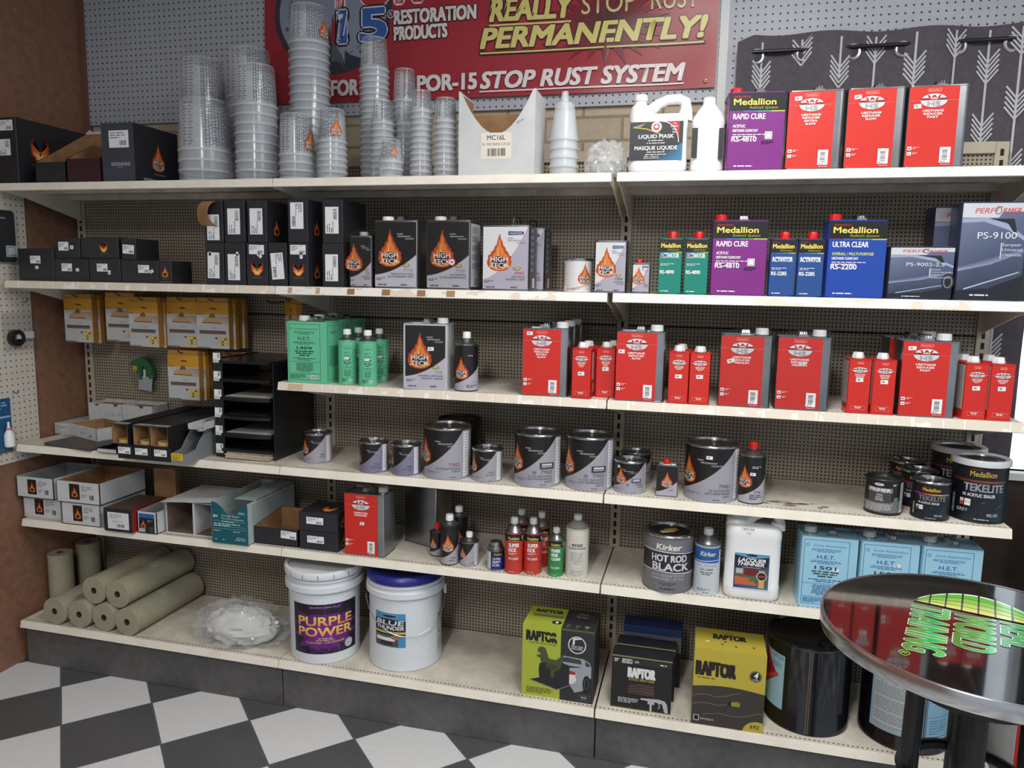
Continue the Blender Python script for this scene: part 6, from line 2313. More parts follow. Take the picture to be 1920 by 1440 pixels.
dp = disc_pack()
DPG = 'amber and white sanding disc packs'
packs = [(.118, 1.362, .235, 3, 'first from the left', -.03), (.322, 1.372, .25, 2, 'second from the left', .02), (.478, 1.358, .20, 2, 'third from the left', -.05),
         (.637, 1.360, .235, 2, 'fourth from the left', -.01), (.797, 1.362, .215, 4, 'fifth from the left', .0), (.645, 1.141, .22, 3, 'on the lower hook', .0), (.815, 1.135, .30, 2, 'behind the black sorter', .06)]
first = True
bk = ['front', 'second', 'third', 'last']
for X, z, y, n, lab, tilt in packs:
    hz = z + .190 + .008
    k = MB().tube([(0, YB - .0005 - y, 0), (0, -.004, 0), (0, -.02, .004), (0, -.03, .014)], .0024, 8)
    o = k.build('peg_hook', HOOK)
    put(o, (X, y, hz), 0, 'wire hook through the sanding disc packs, %s' % lab, 'hook', 'wire peg hooks')
    for i in range(n):
        lb = 'amber sanding disc pack %s, %s in its row' % (lab, bk[i])
        q = dp if first else dup(dp)
        first = False
        put(q, (X + .008 * (i % 2), y + .032 * i, z - .004 * (i % 2)), tilt + .02 * (i % 3), lb, 'sanding discs', DPG)
o = MB().tube([(0, .18, 0), (0, 0, 0), (0, -.02, .004), (0, -.03, .014)], .0024, 8).build('peg_hook', HOOK)
put(o, (1.140, YB - .181, 1.566), 0, 'wire hook by the seam of the left and middle bays', 'hook', 'wire peg hooks')
q = dup(dp)
put(q, (1.140, .235, 1.365), -.75, 'sanding disc pack turned sideways behind the green tin', 'sanding discs', DPG)
o = MB().tube([(0, .16, 0), (0, 0, 0), (0, -.012, .004), (0, -.02, .012)], .0024, 8).build('peg_hook', HOOK)
put(o, (1.04, YB - .161, 1.555), .0, 'bare wire hook right of the fifth disc pack', 'hook', 'wire peg hooks')

# trigger sprayer in a clear bag
t = thing('trigger_sprayer', (.32, .372, 1.145), 0, 'green trigger sprayer in a clear bag hanging on the perforated back', 'sprayer')
GRN = mat('green_plastic', (24, 104, 54), .4)
k = MB()
k.extrude([(-.072, .113), (-.062, .128), (-.02, .146), (.012, .142), (.034, .118), (.044, .098), (.05, .06), (.03, .05), (.018, .07), (.006, .104), (-.012, .108), (-.008, .08), (-.014, .045), (-.026, .05), (-.03, .085), (-.034, .106), (-.055, .104)], 0, .022)
k.build('sprayer_head', GRN, t, 20)
MB().box(-.052, -.03, -.004, .018, .088, .108).build('nozzle', mat('yellow_plastic', (206, 170, 50), .4), t, 0)
MB().box(.0, .01, -.001, .004, .058, .094).build('white_clip', WHITEP, t, 0)
k = MB().box(-.035, .035, .004, .006, -.002, .062)
k.xf(Matrix.Rotation(.12, 4, 'Y'))
k.build('insert_card', mat('insert_card', (176, 180, 186), .6), t, 0)
k = MB()
R = random.Random(2)
k.loft([[(x + R.uniform(-.003, .003), y, z + R.uniform(-.004, .004)) for x, y, z in ((-.078 * s, -.006, zz), (0, -.012, zz), (.07 * s, -.006, zz), (.072 * s, .026, zz), (0, .028, zz), (-.078 * s, .026, zz))] for zz, s in ((-.01, .55), (.03, .7), (.08, 1), (.12, 1), (.155, .9), (.165, .8))], cap=(False, False))
k.build('bag', FILM, t, 15)

# ================================================================== LEFT WALL PEGBOARD: hanging goods
def wall_map(x):
    return lambda u, v, o: (x + o, u, v)


t = thing('hanging_pouch', (XW + .007, -.06, 1.70), 0, 'dark pouch with a white label hanging on the cream pegboard', 'pouch')
MB().bbox(.001, .028, -.09, .13, 0, .205, .008).build('pouch_body', noisy('dark_pouch', (44, 46, 50), (36, 38, 42), 20, .5), t, 30)
k = Ink()
k.rect(.075, .02, .05, .045, (180, 184, 188)).frame(.08, .025, .04, .035, .003, (120, 124, 128)).rect(.03, .17, .05, .006, (130, 132, 136))
k.build('label', wall_map(.028), t, INKP)
t = thing('taped_roll_pack', (XW + .007, .075, 1.345), 0, 'clear pack with a black and white roll on the cream pegboard', 'pack')
k = MB().lathe([(.016, 0), (.034, 0), (.034, .022), (.016, .022)], 24, cap=(False, False))
k.xf(Matrix.Translation((.004, -.03, .045)) @ Matrix.Rotation(PI / 2, 4, 'Y'))
k.build('roll', BLKP, t, 30)
k = MB().box(.012, .022, -.03, .05, .04, .068)
k.build('roll_label', mat('white_label', (206, 208, 210), .5), t, 0)
k = MB().bbox(.001, .03, -.085, .085, -.01, .15, .008)
k.build('pack_film', FILM, t, 15)
t = thing('blister_card', (XW + .007, -.07, .92), 0, 'blue blister card with a white glue bottle on the cream pegboard', 'card')
MB().box(.0005, .003, -.06, .075, 0, .225).build('card', mat('blue_card', (30, 84, 132), .45), t, 0)
k = Ink()
k.fine(.0, .205, .06, 3, .011, (160, 190, 214)).rect(.0, .145, .07, .008, (150, 180, 206)).rect(-.02, .0, .095, .02, (70, 90, 110))
k.build('print', wall_map(.003), t, INKP)
MB().lathe([(.014, 0), (.019, .004), (.019, .05), (.010, .07), (.006, .075), (.004, .105)], 16).xf(Matrix.Translation((.020, .045, .025))).build('glue_bottle', WHITEP, t)
MB().lathe([(.0095, 0), (.0095, .014)], 14).xf(Matrix.Translation((.020, .045, .092))).build('bottle_cap', mat('pink_cap', (206, 130, 150), .5), t)
for y, z, lab in ((.10, 1.537, 'upper bare hook on the cream pegboard'), (.028, 1.165, 'lower bare hook on the cream pegboard')):
    o = MB().tube([(.0005, 0, 0), (.05, 0, 0), (.062, 0, .004), (.066, 0, .014)], .0022, 8).build('peg_hook', HOOK)
    put(o, (XW + .007, y, z), -.5, lab, 'hook', 'wire peg hooks')

# ================================================================== FIFTH SHELF LEFT
def white_tray_print(k, w, h):
    k.rect(-.20 * w, .18 * h, .24 * w, .72 * h, (36, 20, 16))
    flame(k, -.08 * w, .28 * h, .5 * h, False)
    k.fine(.08 * w, .78 * h, .26 * w, 3, .09 * h, (140, 142, 148)).bars(.26 * w, .22 * h, .10 * w, .22 * h, n=10).fine(.08 * w, .4 * h, .15 * w, 2, .09 * h, (140, 142, 148), seed=3)


WT = 'white flame print trays'
GIN = mat('tray_inside', (150, 154, 156), .7)
d5 = .26
tr = tray('sample_tray', .19, d5, .093, WCARD, GIN, ink=white_tray_print)
put(tr, (.080, .026, Z5), 0, 'white flame print tray, bottom left of the four', 'box', WT)
dup(tr, (.3, .0, Z5), 0, 'white flame print tray, bottom right of the four')
tr2 = tray('sample_tray', .187, d5, .088, WCARD, GIN, ink=white_tray_print)
put(tr2, (.072, .005, Z5 + .0935), 0, 'white flame print tray, top left of the four', 'box', WT)
tr3 = tray('sample_tray', .212, d5, .090, WCARD, KRAFT, ink=white_tray_print)
put(tr3, (.296, -.004, Z5 + .0935), 0, 'white flame print tray with kraft inside, top right of the four', 'box', WT)


def redbox_front(k, w, h):
    k.rect(-.36 * w, .12 * h, .74 * w, .72 * h, (216, 218, 222))
    k.fine(-.3 * w, .72 * h, .5 * w, 3, .07 * h, (150, 152, 158)).fine(-.2 * w, .45 * h, .45 * w, 2, .06 * h, (150, 152, 158), seed=5).bars(-.05 * w, .2 * h, .26 * w, .14 * h)


RB = carton('filler_box', .136, .2, .095, BCARD, redbox_front, lambda k, w, h: k.rect(.001, .001, w - .002, h - .002, (150, 28, 30)), top_ink=lambda k, w, d: k.rect(-w / 2 + .002, .002, w - .004, d - .004, (84, 62, 48)))
put(RB, (.500, -.022, Z5), 0, 'black box with a big white label and red side', 'box')


def htbox(k, w, h):
    k.rect(-.42 * w, .02 * h, .8 * w, .7 * h, (24, 24, 28)).rect(-.42 * w, .72 * h, .8 * w, .2 * h, (40, 90, 170))
    flame(k, -.2 * w, .24 * h, .4 * h, False)
    k.fine(.02 * w, .6 * h, .3 * w, 2, .06 * h, (150, 152, 158)).rect(.1 * w, .06 * h, .24 * w, .26 * h, (60, 60, 66)).bars(-.38 * w, .08 * h, .26 * w, .12 * h, bg=WHT)


t = tray('sample_box', .090, .15, .090, WCARD, GIN, ink=htbox, front_h=.088)
put(t, (.622, -.004, Z5), 0, 'small open white box with blue and flame print', 'box')
o = MB().box(-.05, .05, 0, .003, 0, .205).box(.047, .05, .003, .03, 0, .205).build('kraft_board', KRAFT, None, 0)
put(o, (x_at(309, .22, Z5 + .15), .22, Z5), .1, 'kraft board standing upright behind the small boxes', 'card')
# two-channel white carton, open to the front
w, h, d = .213, .135, .24
t = thing('divided_carton', (.790, .03, Z5), 0, 'open-fronted white carton with a middle divider', 'box')
k = MB().box(-w / 2, w / 2, 0, d, h - .003, h).box(-w / 2, w / 2, 0, d, 0, .003).box(-w / 2, -w / 2 + .003, 0, d, .003, h - .003).box(w / 2 - .003, w / 2, 0, d, .003, h - .003).box(-w / 2, w / 2, d - .003, d, .003, h - .003)
k.build('walls', WCARD, t, 0)
MB().box(.018, .027, .0, d - .003, .003, h - .003).build('divider', WCARD, t, 0)
e = .0006
MB().loft([[(-w / 2 + .003 + e, y, .003 + e), (w / 2 - .003 - e, y, .003 + e), (w / 2 - .003 - e, y, h - .003 - e), (-w / 2 + .003 + e, y, h - .003 - e)] for y in (.004, d - .003 - e)], cap=(False, True)).build('lining', noisy('brown_inner', (120, 100, 84), (106, 88, 74), 9, .8), t, 0)
MB().add([(-w / 2 - .004, -.03, h - .001), (w / 2 + .03, -.012, h + .012), (w / 2 + .03, .05, h + .016), (-w / 2, .02, h + .002)], [(0, 1, 2, 3)]).build('torn_flap', WCARD, t, 0)

TEAL = noisy('teal_card', (14, 92, 104), (10, 84, 96), 14, .5)


def teal_front(k, w, h):
    c = (196, 216, 218)
    k.text('3M', -.40 * w, .62 * h, .07 * h, c, bold=.04, w=.12 * w)
    k.text('Comply Paper', -.22 * w, .66 * h, .045 * h, c, al='L', w=.5 * w).text('Film Disc Dispenser', -.22 * w, .59 * h, .04 * h, c, al='L', w=.62 * w)
    k.text('07847', .34 * w, .74 * h, .05 * h, c, w=.18 * w)
    for z in (.545, .42, .36):
        k.rect(-.46 * w, z * h, .92 * w, .004 * h, c)
    k.fine(-.22 * w, .53 * h, .6 * w, 1, .035 * h, c).fine(-.44 * w, .47 * h, .8 * w, 2, .045 * h, c, seed=4).fine(-.44 * w, .30 * h, .3 * w, 1, .035 * h, c, seed=5).fine(.1 * w, .30 * h, .34 * w, 1, .035 * h, c, seed=6)
    k.fine(-.42 * w, .09 * h, .1 * w, 1, .04 * h, c).fine(-.2 * w, .09 * h, .08 * w, 1, .04 * h, c)
    k.ring(.28 * w, .13 * h, .16 * w, .05 * h, .004 * h * 2, c, a0=-1.0, a1=2.2).text('paper', .28 * w, .11 * h, .05 * h, c, w=.24 * w, sh=.2)


w, h, d = .157, .164, .345
t = thing('disc_dispenser', (1.006, -.015, Z5), 0, 'teal and white dispenser carton with a scooped front', 'box')
sc = [(-w / 2, 0), (w / 2, 0), (w / 2, h * .95), (w * .42, h * .92)] + [(w * (.28 - .50 * i / 9), h * (.92 - .24 * math.sin(PI * (i + .6) / 10.2))) for i in range(10)] + [(-w * .36, h * .97), (-w / 2, h)]
MB().extrude(sc, 0, .002).build('front_panel', TEAL, t, 0)
MB().box(w / 2 - .002, w / 2, .002, d, 0, h).box(-w / 2, -w / 2 + .002, .002, d, 0, h).box(-w / 2, w / 2, d - .002, d, 0, h).box(-w / 2, w / 2, .002, d, 0, .002).box(-.1 * w, w / 2, .06, d, h - .002, h).build('walls', noisy('pale_teal_card', (178, 190, 188), (168, 182, 180), 14, .6), t, 0)
k = Ink()
teal_front(k, w, h)
k.build('print', front(0), t, INKP)
k = Ink()
k.fine(.03, .92 * h, d * .8, 26, .030 * h, (130, 142, 142))
k.build('side_print', side_r(w / 2), t, INKP)
t = tray('black_tray', .192, .2, .072, BCARD, KRAFT, front_h=.068, back_h=.09)
put(t, (1.180, .025, Z5), 0, 'open black tray with kraft inside beside the teal carton', 'box')
sticker(t, .055, .046, .066, .03, 0, -.04, 'ship', 81)
dk = carton('small_black_carton', .160, .15, .073, BCARD, None, lambda k, w, h: flame(k, .3 * w, .15 * h, .7 * h, False), top_ink=lambda k, w, d: fireface(k, .02, .03, .06, False))
put(dk, (1.364, .02, Z5), 0, 'small black carton with a white label, bottom of two', 'box')
sticker(dk, -.012, .042, .07, .027, 0, 0, 'ship', 82)
dup(dk, (1.362, .02, Z5 + .0735), .01, 'small black carton with a white label, top of two')
X, Y, w, h = spot(645, 721, 1042, 923, Z5, .02)
t = f_can('degreaser_tin', .162, GD, .238, .006, (.34, .019, .02, 'grey'), True, TIN, lambda k, w, h: wanda(k, w, h, ['WANDACLEAN', 'DEGREASER']))
put(t, (X, .02, Z5), 0, 'red degreaser tin standing on the fifth shelf beside black cartons', 'paint tin')
sticker(t, -.05 * GW, .52 * .238, .018, .0115, 0)
t2 = f_can('degreaser_tin', .162, GD, .238, .006, (.34, .019, .02, 'grey'), False, TIN, None)
put(t2, (X + .155, .19, Z5), -.35, 'bare silver tin turned sideways behind the red degreaser tin', 'paint tin')

# ================================================================== LOWEST SHELF
ROLL = noisy('masking_paper', (160, 156, 134), (150, 146, 125), 12, .75)
RG = 'rolls of green grey masking paper'


def paper_roll(L=.40, r=.0578, standing=False):
    t = thing('masking_paper_roll')
    k = MB()
    rot = Matrix.Rotation(-PI / 2, 4, 'X') if not standing else Matrix.Identity(4)
    k.lathe([(.0135, 0), (r - .001, 0), (r, .001), (r, L - .001), (r - .001, L), (.0135, L)], 40, cap=(False, False))
    k.xf(rot)
    k.build('paper', ROLL, t)
    k = MB().lathe([(.0135, -.0005), (.0125, -.0005), (.0125, L), (.0135, L)], 20, cap=(False, False))
    k.xf(rot)
    k.build('core', noisy('core_card', (70, 64, 54), (60, 55, 46), 9, .8), t)
    return t


r = .058
rl = paper_roll()
pos = [(.170, r, 'first from the wall in the bottom row'), (.2895, r, 'second from the wall in the bottom row'), (.4085, r, 'third from the wall in the bottom row'), (.527, r, 'fourth from the wall in the bottom row'),
       (.349, r + 2 * r * .87, 'left one of the upper two'), (.468, r + 2 * r * .87, 'right one of the upper two')]
for i, (x, z, lab) in enumerate(pos):
    q = rl if i == 0 else dup(rl)
    put(q, (x, (-.034, -.03, -.026, -.034, -.008, -.012)[i], ZB + z + .0012 * (i > 3)), -.02, 'roll of masking paper lying on its side, %s' % lab, 'paper roll', RG)
    if i in (3, 5):
        k = Ink()
        k.rect(-.02, -.012, .034, .03, (176, 178, 176)).fine(-.016, .01, .026, 3, .006, (130, 130, 132))
        k.build('torn_label', lambda u, v, o: ((r + o) * math.sin(.25 + u / r), .19 + v, (r + o) * math.cos(.25 + u / r)), q, INKP, du=.006)
st = paper_roll(.235, .05, True)
put(st, (.028, .15, ZB), 0, 'roll of masking paper standing upright in the left corner', 'paper roll', RG)
dup(st, (.032, .30, ZB), .4, 'roll of masking paper standing upright behind the corner one')

t = thing('plastic_bag', (.98, .085, ZB), 0, 'clear plastic bag of white paper lying left of the pails', 'bag')
crumple('white_contents', 48, (.135, .085, .068), 4.4, noisy('white_paper_pads', (206, 206, 204), (196, 196, 194), 9, .8), t, amp=.28)
crumple('bag_film', 64, (.17, .105, .078), 1.7, mat('bag_film_thin', (226, 230, 234), .1, 0, 0, .9, alpha=.16), t, amp=.42)
k = Ink()
k.line([(-.05 + .1 * i / 14, .012 * math.sin(i * .9)) for i in range(15)], .004, (170, 70, 56)).line([(-.04 + .09 * i / 12, .012 + .008 * math.sin(i * 1.3)) for i in range(13)], .003, (170, 70, 56))
k.build('red_print', lambda u, v, o: (u + .01, v + .03,   .124 + o), t, INKP)


def pail(lab_fn, lidm, lid_kind, ringm, label, foot=.131, h=.368, topr=.150, bail=False):
    t = thing('plastic_pail', label=label, cat='pail')
    r = lambda z: foot + (topr - .012 - foot) * z / h
    hb = h - .085
    PW = mat('pail_plastic', (214, 219, 224), .42)
    MB().lathe([(foot - .004, 0), (foot, .004), (r(hb), hb)], 56, cap=(True, False)).build('body', PW, t)
    MB().lathe([(r(hb), hb), (topr - .003, hb + .002), (topr, hb + .006), (topr, hb + .026), (topr - .003, hb + .029), (topr - .012, hb + .030), (topr - .012, hb + .042), (topr - .004, hb + .043), (topr - .004, hb + .049), (topr - .010, hb + .050), (topr - .010, hb + .058)], 56, cap=(False, False)).build('rim_rings', PW, t)
    if lid_kind == 'band':
        MB().lathe([(topr - .009, hb + .056), (topr, hb + .057), (topr + .002, hb + .060), (topr + .002, h - .006), (topr, h), (topr - .012, h), (topr - .014, h - .012), (.001, h - .012)], 56, cap=(False, True)).build('lid', lidm, t)
        k = MB()
        for j in range(16):
            a = 2 * PI * j / 16 + .1
            n0 = len(k.v)
            k.box(-.0012, .0012, -topr - .0025, -topr - .0015, hb + .06, h - .008)
            k.xf(Matrix.Rotation(a, 4, 'Z'), n0)
        k.build('lid_slits', mat('slit_grey', (96, 100, 106), .7), t, 0)
    else:
        MB().lathe([(topr - .010, hb + .054), (topr - .004, hb + .055), (topr - .002, hb + .060), (topr - .004, h - .012), (topr - .014, h), (topr - .03, h), (topr - .034, h - .012), (.001, h - .012)], 56, cap=(False, True)).build('lid', lidm, t)
    if bail:
        k = MB().tube([((topr + .001) * math.cos(a), -(topr + .004) * .0 - abs(math.sin(a)) * (topr + .008), hb - .018 - .115 * abs(math.sin(a)) ** 1.0) for a in [PI + PI * j / 28 for j in range(29)]], .0016, 8)
        k.build('bail_wire', mat('bail_steel', (190, 192, 194), .3, 1), t)
        k = MB().box(topr - .004, topr + .006, -.02, .02, hb - .035, hb + .002)
        k.build('bail_ear', PW, t, 0)
    if lab_fn:
        k = Ink()
        lab_fn(k, foot, h)
        k.build('label', (lambda u, v, o: ((r(v) + o) * math.sin(u / foot), -(r(v) + o) * math.cos(u / foot), v)), t, du=foot * .09)
    return t


def purple(k, r, h):
    u0, u1, v0, v1 = -1.12 * r, .86 * r, .115 * h, .655 * h
    W, H, c = u1 - u0, v1 - v0, (u0 + u1) / 2
    k.rect(u0, v0, W, H, (24, 20, 34))
    sp = []
    R = random.Random(6)
    for i in range(28):
        a = 2 * PI * i / 28
        q = (.58 if i % 2 else .40) * R.uniform(.9, 1.06)
        sp.append((c + W * q * math.cos(a) * .92, v0 + H * .48 + H * q * math.sin(a) * 1.0))
    sp = [(min(max(x, u0), u1), min(max(y, v0), v1)) for x, y in sp]
    k.fan(c, v0 + H * .48, sp, (126, 34, 140), (84, 24, 104))
    k.fine(c, v1 - .07 * H, .7 * W, 1, .04 * H, (150, 120, 170), al='C').poly([(c - .35 * W, v1 - .1 * H), (c + .35 * W, v1 - .1 * H), (c + .28 * W, v1 - .2 * H), (c - .3 * W, v1 - .2 * H)], (28, 20, 36))
    g = ((224, 140, 90), (236, 204, 110))
    k.text('PURPLE', c, v0 + .575 * H, .17 * H, g, w=.80 * W, bold=.05, out=(40, 14, 40), ow=.03)
    k.text('POWER', c, v0 + .365 * H, .17 * H, g, w=.80 * W, bold=.05, out=(40, 14, 40), ow=.03)
    k.fine(c, v0 + .31 * H, .34 * W, 1, .03 * H, (220, 200, 220), al='C').fine(c, v0 + .275 * H, .5 * W, 1, .03 * H, (220, 200, 150), al='C', seed=3)
    k.text('CLEANER / DEGREASER', c, v0 + .215 * H, .038 * H, (226, 190, 110), w=.56 * W)
    for i in range(5):
        k.rect(u0 + (.1 + .16 * i) * W, v0 + .04 * H, .11 * W, .07 * H, (50, 26, 66))
    k.ell(u1 - .15 * W, v0 + .14 * H, .068 * W, .068 * W, (196, 200, 206)).ring(u1 - .15 * W, v0 + .14 * H, .055 * W, .055 * W, .0018, (96, 130, 140)).fine(u1 - .15 * W, v0 + .14 * H, .09 * W, 2, .02 * H, (96, 120, 130), al='C')


X, Y, rr_, hh = drum(546, 676, 1250, 1080, ZB)
p1 = pail(purple, mat('pail_lid_white', (222, 226, 230), .4), 'band', None, 'white pail with a purple label reading PURPLE POWER', foot=rr_)
p1.location = (X, Y, ZB)
p1.rotation_euler.z = facing(X, Y) + .12


def thunder(k, r, h):
    u0, u1, v0, v1 = -1.02 * r, -.10 * r, .265 * h, .625 * h
    W, H, c = u1 - u0, v1 - v0, (u0 + u1) / 2
    k.rect(u0, v0, W, H, (60, 140, 190))
    k.rect(u0, v0 + .02 * H, .78 * W, .3 * H, (90, 70, 66))
    k.poly([(u0, v0 + .34 * H), (u0 + W, v0 + .34 * H), (u0 + W, v0 + .78 * H), (c, v0 + .84 * H), (u0, v0 + .8 * H)], (22, 26, 36))
    k.ell(c, v0 + .91 * H, .26 * W, .06 * H, (30, 50, 70)).ring(c, v0 + .91 * H, .26 * W, .06 * H, .002, (170, 190, 200))
    k.text('BLUE', c, v0 + .655 * H, .13 * H, (214, 216, 220), w=.86 * W, bold=.05, sh=.15)
    k.text('THUNDER', c, v0 + .515 * H, .11 * H, (214, 216, 220), w=.90 * W, bold=.05, sh=.15)
    k.rect(u0, v0 + .40 * H, W, .065 * H, (196, 180, 80)).fine(c, v0 + .42 * H, .6 * W, 1, .035 * H, (60, 60, 50), al='C')
    k.rect(u0 + .06 * W, v0 + .18 * H, .62 * W, .10 * H, (226, 228, 230)).rect(u0 + .2 * W, v0 + .06 * H, .4 * W, .10 * H, (50, 34, 34)).ell(u0 + .72 * W, v0 + .3 * H, .17 * W, .07 * H, (150, 110, 90))
    k.rect(.93 * r, .10 * h, .36 * r, .46 * h, (196, 198, 198)).ring(1.1 * r, .38 * h, .13 * r, .075 * h, .004, (50, 54, 60)).fine(.97 * r, .27 * h, .28 * r, 9, .016 * h, (110, 112, 116)).rect(.97 * r, .48 * h, .28 * r, .05 * h, (150, 110, 96))


X, Y, rr_, hh = drum(694, 829, 1264, 1100, ZB)
p2 = pail(thunder, mat('pail_lid_blue', (30, 34, 124), .35), 'dome', None, 'white pail with a blue lid reading BLUE THUNDER', foot=rr_, bail=True)
p2.location = (X, Y, ZB)
p2.rotation_euler.z = facing(X, Y) + .10

# ------------------------------------------------------------------ spray coating boxes
LIME, LIME2 = (166, 177, 58), (184, 167, 60)
DG = (44, 43, 46)


def raptor_word(k, x, y, w, h, col):
    k.text('RAPTOR', x, y, h, col, w=w, bold=.06, a=-.0)
    # claw slashes through the word
    for i in range(3):
        pass


def raptor1(k, w, h):
    s = .04 * w
    k.rect(-w / 2, .0, .5 * w + s, h, LIME)
    k.rect(s, .0, w / 2 - s, h, DG)
    k.rect(s, .985 * h, w / 2 - s, .004 * h, (120, 120, 124))
    k.text('RAPTOR', -.23 * w, .79 * h, .13 * h, (26, 28, 24), w=.42 * w, bold=.08)
    for i in range(3):
        k.line([(-.2 * w + .06 * w * i, .88 * h), (-.08 * w + .06 * w * i, .845 * h)], .003, LIME)
    k.text('TOUGH PROTECTIVE COATING', -.22 * w, .745 * h, .026 * h, (40, 44, 24), w=.40 * w)
    # truck on the dark half
    tk = (150, 158, 166)
    k.poly([(.02 * w, .60 * h), (.10 * w, .63 * h), (.36 * w, .615 * h), (.45 * w, .57 * h), (.47 * w, .50 * h), (.10 * w, .50 * h)], tk)
    k.poly([(.06 * w, .595 * h), (.11 * w, .615 * h), (.32 * w, .60 * h), (.34 * w, .54 * h), (.06 * w, .545 * h)], (56, 62, 68))
    k.poly([(.38 * w, .59 * h), (.44 * w, .56 * h), (.455 * w, .52 * h), (.39 * w, .52 * h)], (56, 62, 68))
    k.poly([(.03 * w, .53 * h), (.17 * w, .50 * h), (.17 * w, .26 * h), (.0 * w, .18 * h), (-.36 * w, .24 * h), (-.10 * w, .32 * h)], (34, 34, 37))
    k.poly([(.17 * w, .47 * h), (.47 * w, .52 * h), (.47 * w, .36 * h), (.42 * w, .34 * h), (.36 * w, .17 * h), (.25 * w, .13 * h), (.17 * w, .24 * h)], tk)
    k.ell(.41 * w, .27 * h, .055 * w, .12 * h, (20, 20, 22)).ring(.41 * w, .27 * h, .035 * w, .08 * h, .003, (80, 82, 86))
    k.poly([(.17 * w, .43 * h), (.25 * w, .42 * h), (.25 * w, .38 * h), (.17 * w, .38 * h)], (170, 34, 34)).poly([(.17 * w, .38 * h), (.25 * w, .38 * h), (.27 * w, .30 * h), (.22 * w, .25 * h), (.17 * w, .25 * h)], (216, 214, 214))
    k.poly([(-.38 * w, .235 * h), (.0 * w, .14 * h), (.17 * w, .225 * h), (-.08 * w, .3 * h)], (30, 30, 34))
    k.line([(-.38 * w, .23 * h), (.0 * w, .135 * h), (.17 * w, .22 * h)], .003, (120, 128, 136))
    # green lizard-like beast
    g, g2 = (72, 78, 44), (54, 60, 36)
    k.poly([(-.27 * w, .70 * h), (-.22 * w, .72 * h), (-.17 * w, .70 * h), (-.15 * w, .64 * h), (-.12 * w, .56 * h), (-.02 * w, .55 * h), (.06 * w, .62 * h), (.085 * w, .66 * h), (.07 * w, .56 * h), (.04 * w, .44 * h), (-.04 * w, .38 * h), (-.05 * w, .30 * h), (-.09 * w, .30 * h), (-.09 * w, .38 * h), (-.16 * w, .42 * h), (-.23 * w, .50 * h), (-.245 * w, .56 * h), (-.29 * w, .57 * h), (-.29 * w, .59 * h), (-.235 * w, .61 * h), (-.245 * w, .63 * h), (-.285 * w, .645 * h)], g)
    k.poly([(-.25 * w, .48 * h), (-.16 * w, .50 * h), (-.09 * w, .42 * h), (-.09 * w, .30 * h), (-.25 * w, .26 * h), (-.26 * w, .40 * h)], (30, 32, 26))
    k.poly([(-.2 * w, .46 * h), (-.12 * w, .48 * h), (.02 * w, .47 * h), (-.04 * w, .40 * h), (-.14 * w, .42 * h)], g2)
    k.fine(-.43 * w, .12 * h, .40 * w, 5, .018 * h, (90, 96, 30))
    k.frame(.30 * w, .03 * h, .16 * w, .085 * h, .0012, (110, 110, 114)).text('BLACK', .38 * w, .072 * h, .02 * h, WHT, w=.08 * w).fine(.38 * w, .055 * h, .11 * w, 1, .014 * h, (170, 170, 174), al='C')
    k.ring(.265 * w, .80 * h, .125 * w, .125 * w, .004, (206, 206, 208)).text('SPRAY GUN', .265 * w, .765 * h, .025 * h, WHT, w=.16 * w).text('INCLUDED', .265 * w, .735 * h, .025 * h, WHT, w=.15 * w)
    k.poly([(.20 * w, .80 * h), (.23 * w, .80 * h), (.235 * w, .87 * h), (.32 * w, .885 * h), (.30 * w, .90 * h), (.21 * w, .895 * h)], (214, 214, 216))


def raptor1_top(k, w, d):
    s = .04 * w
    k.rect(-w / 2, .001, .5 * w + s, d - .002, LIME).rect(s, .001, w / 2 - s, d - .002, DG)
    k.text('RAPTOR', -.21 * w, .70 * d, .15 * d, (40, 44, 20), w=.38 * w, bold=.07).rect(-.42 * w, .48 * d, .44 * w, .12 * d, (110, 112, 84))
    k.ell(-.05 * w, .26 * d, .07 * w, .09 * d, (26, 28, 24)).text('1', -.05 * w, .22 * d, .09 * d, WHT, w=.04 * w)
    k.text('NISSAN' if False else 'REFINISH', .27 * w, .78 * d, .07 * d, (160, 160, 164), w=.16 * w).frame(.13 * w, .62 * d, .3 * w, .14 * d, .001, (130, 130, 134)).fine(.27 * w, .68 * d, .22 * w, 2, .05 * d, (160, 160, 164), al='C')
    for i in range(3):
        k.ell(.12 * w + .13 * i * w, .2 * d, .035 * w, .05 * d, (80, 80, 60) if i < 2 else (130, 130, 50)).fine(.12 * w + .13 * i * w, .1 * d, .06 * w, 1, .03 * d, (190, 190, 194), al='C')


X, Y, w, h = spot(979, 1113, 1311, 1178, ZB)
d = on_z(1058, 1142, ZB + h).y - Y
t = carton('coating_box', w, d, h, mat('lime_card', LIME, .5), raptor1, lambda k, w, h: k.rect(.001, .001, w - .002, h - .002, (50, 46, 44)), top_ink=raptor1_top, flaps=False)
put(t, (X, Y, ZB), 0, 'lime and charcoal coating box picturing a pickup truck', 'box')


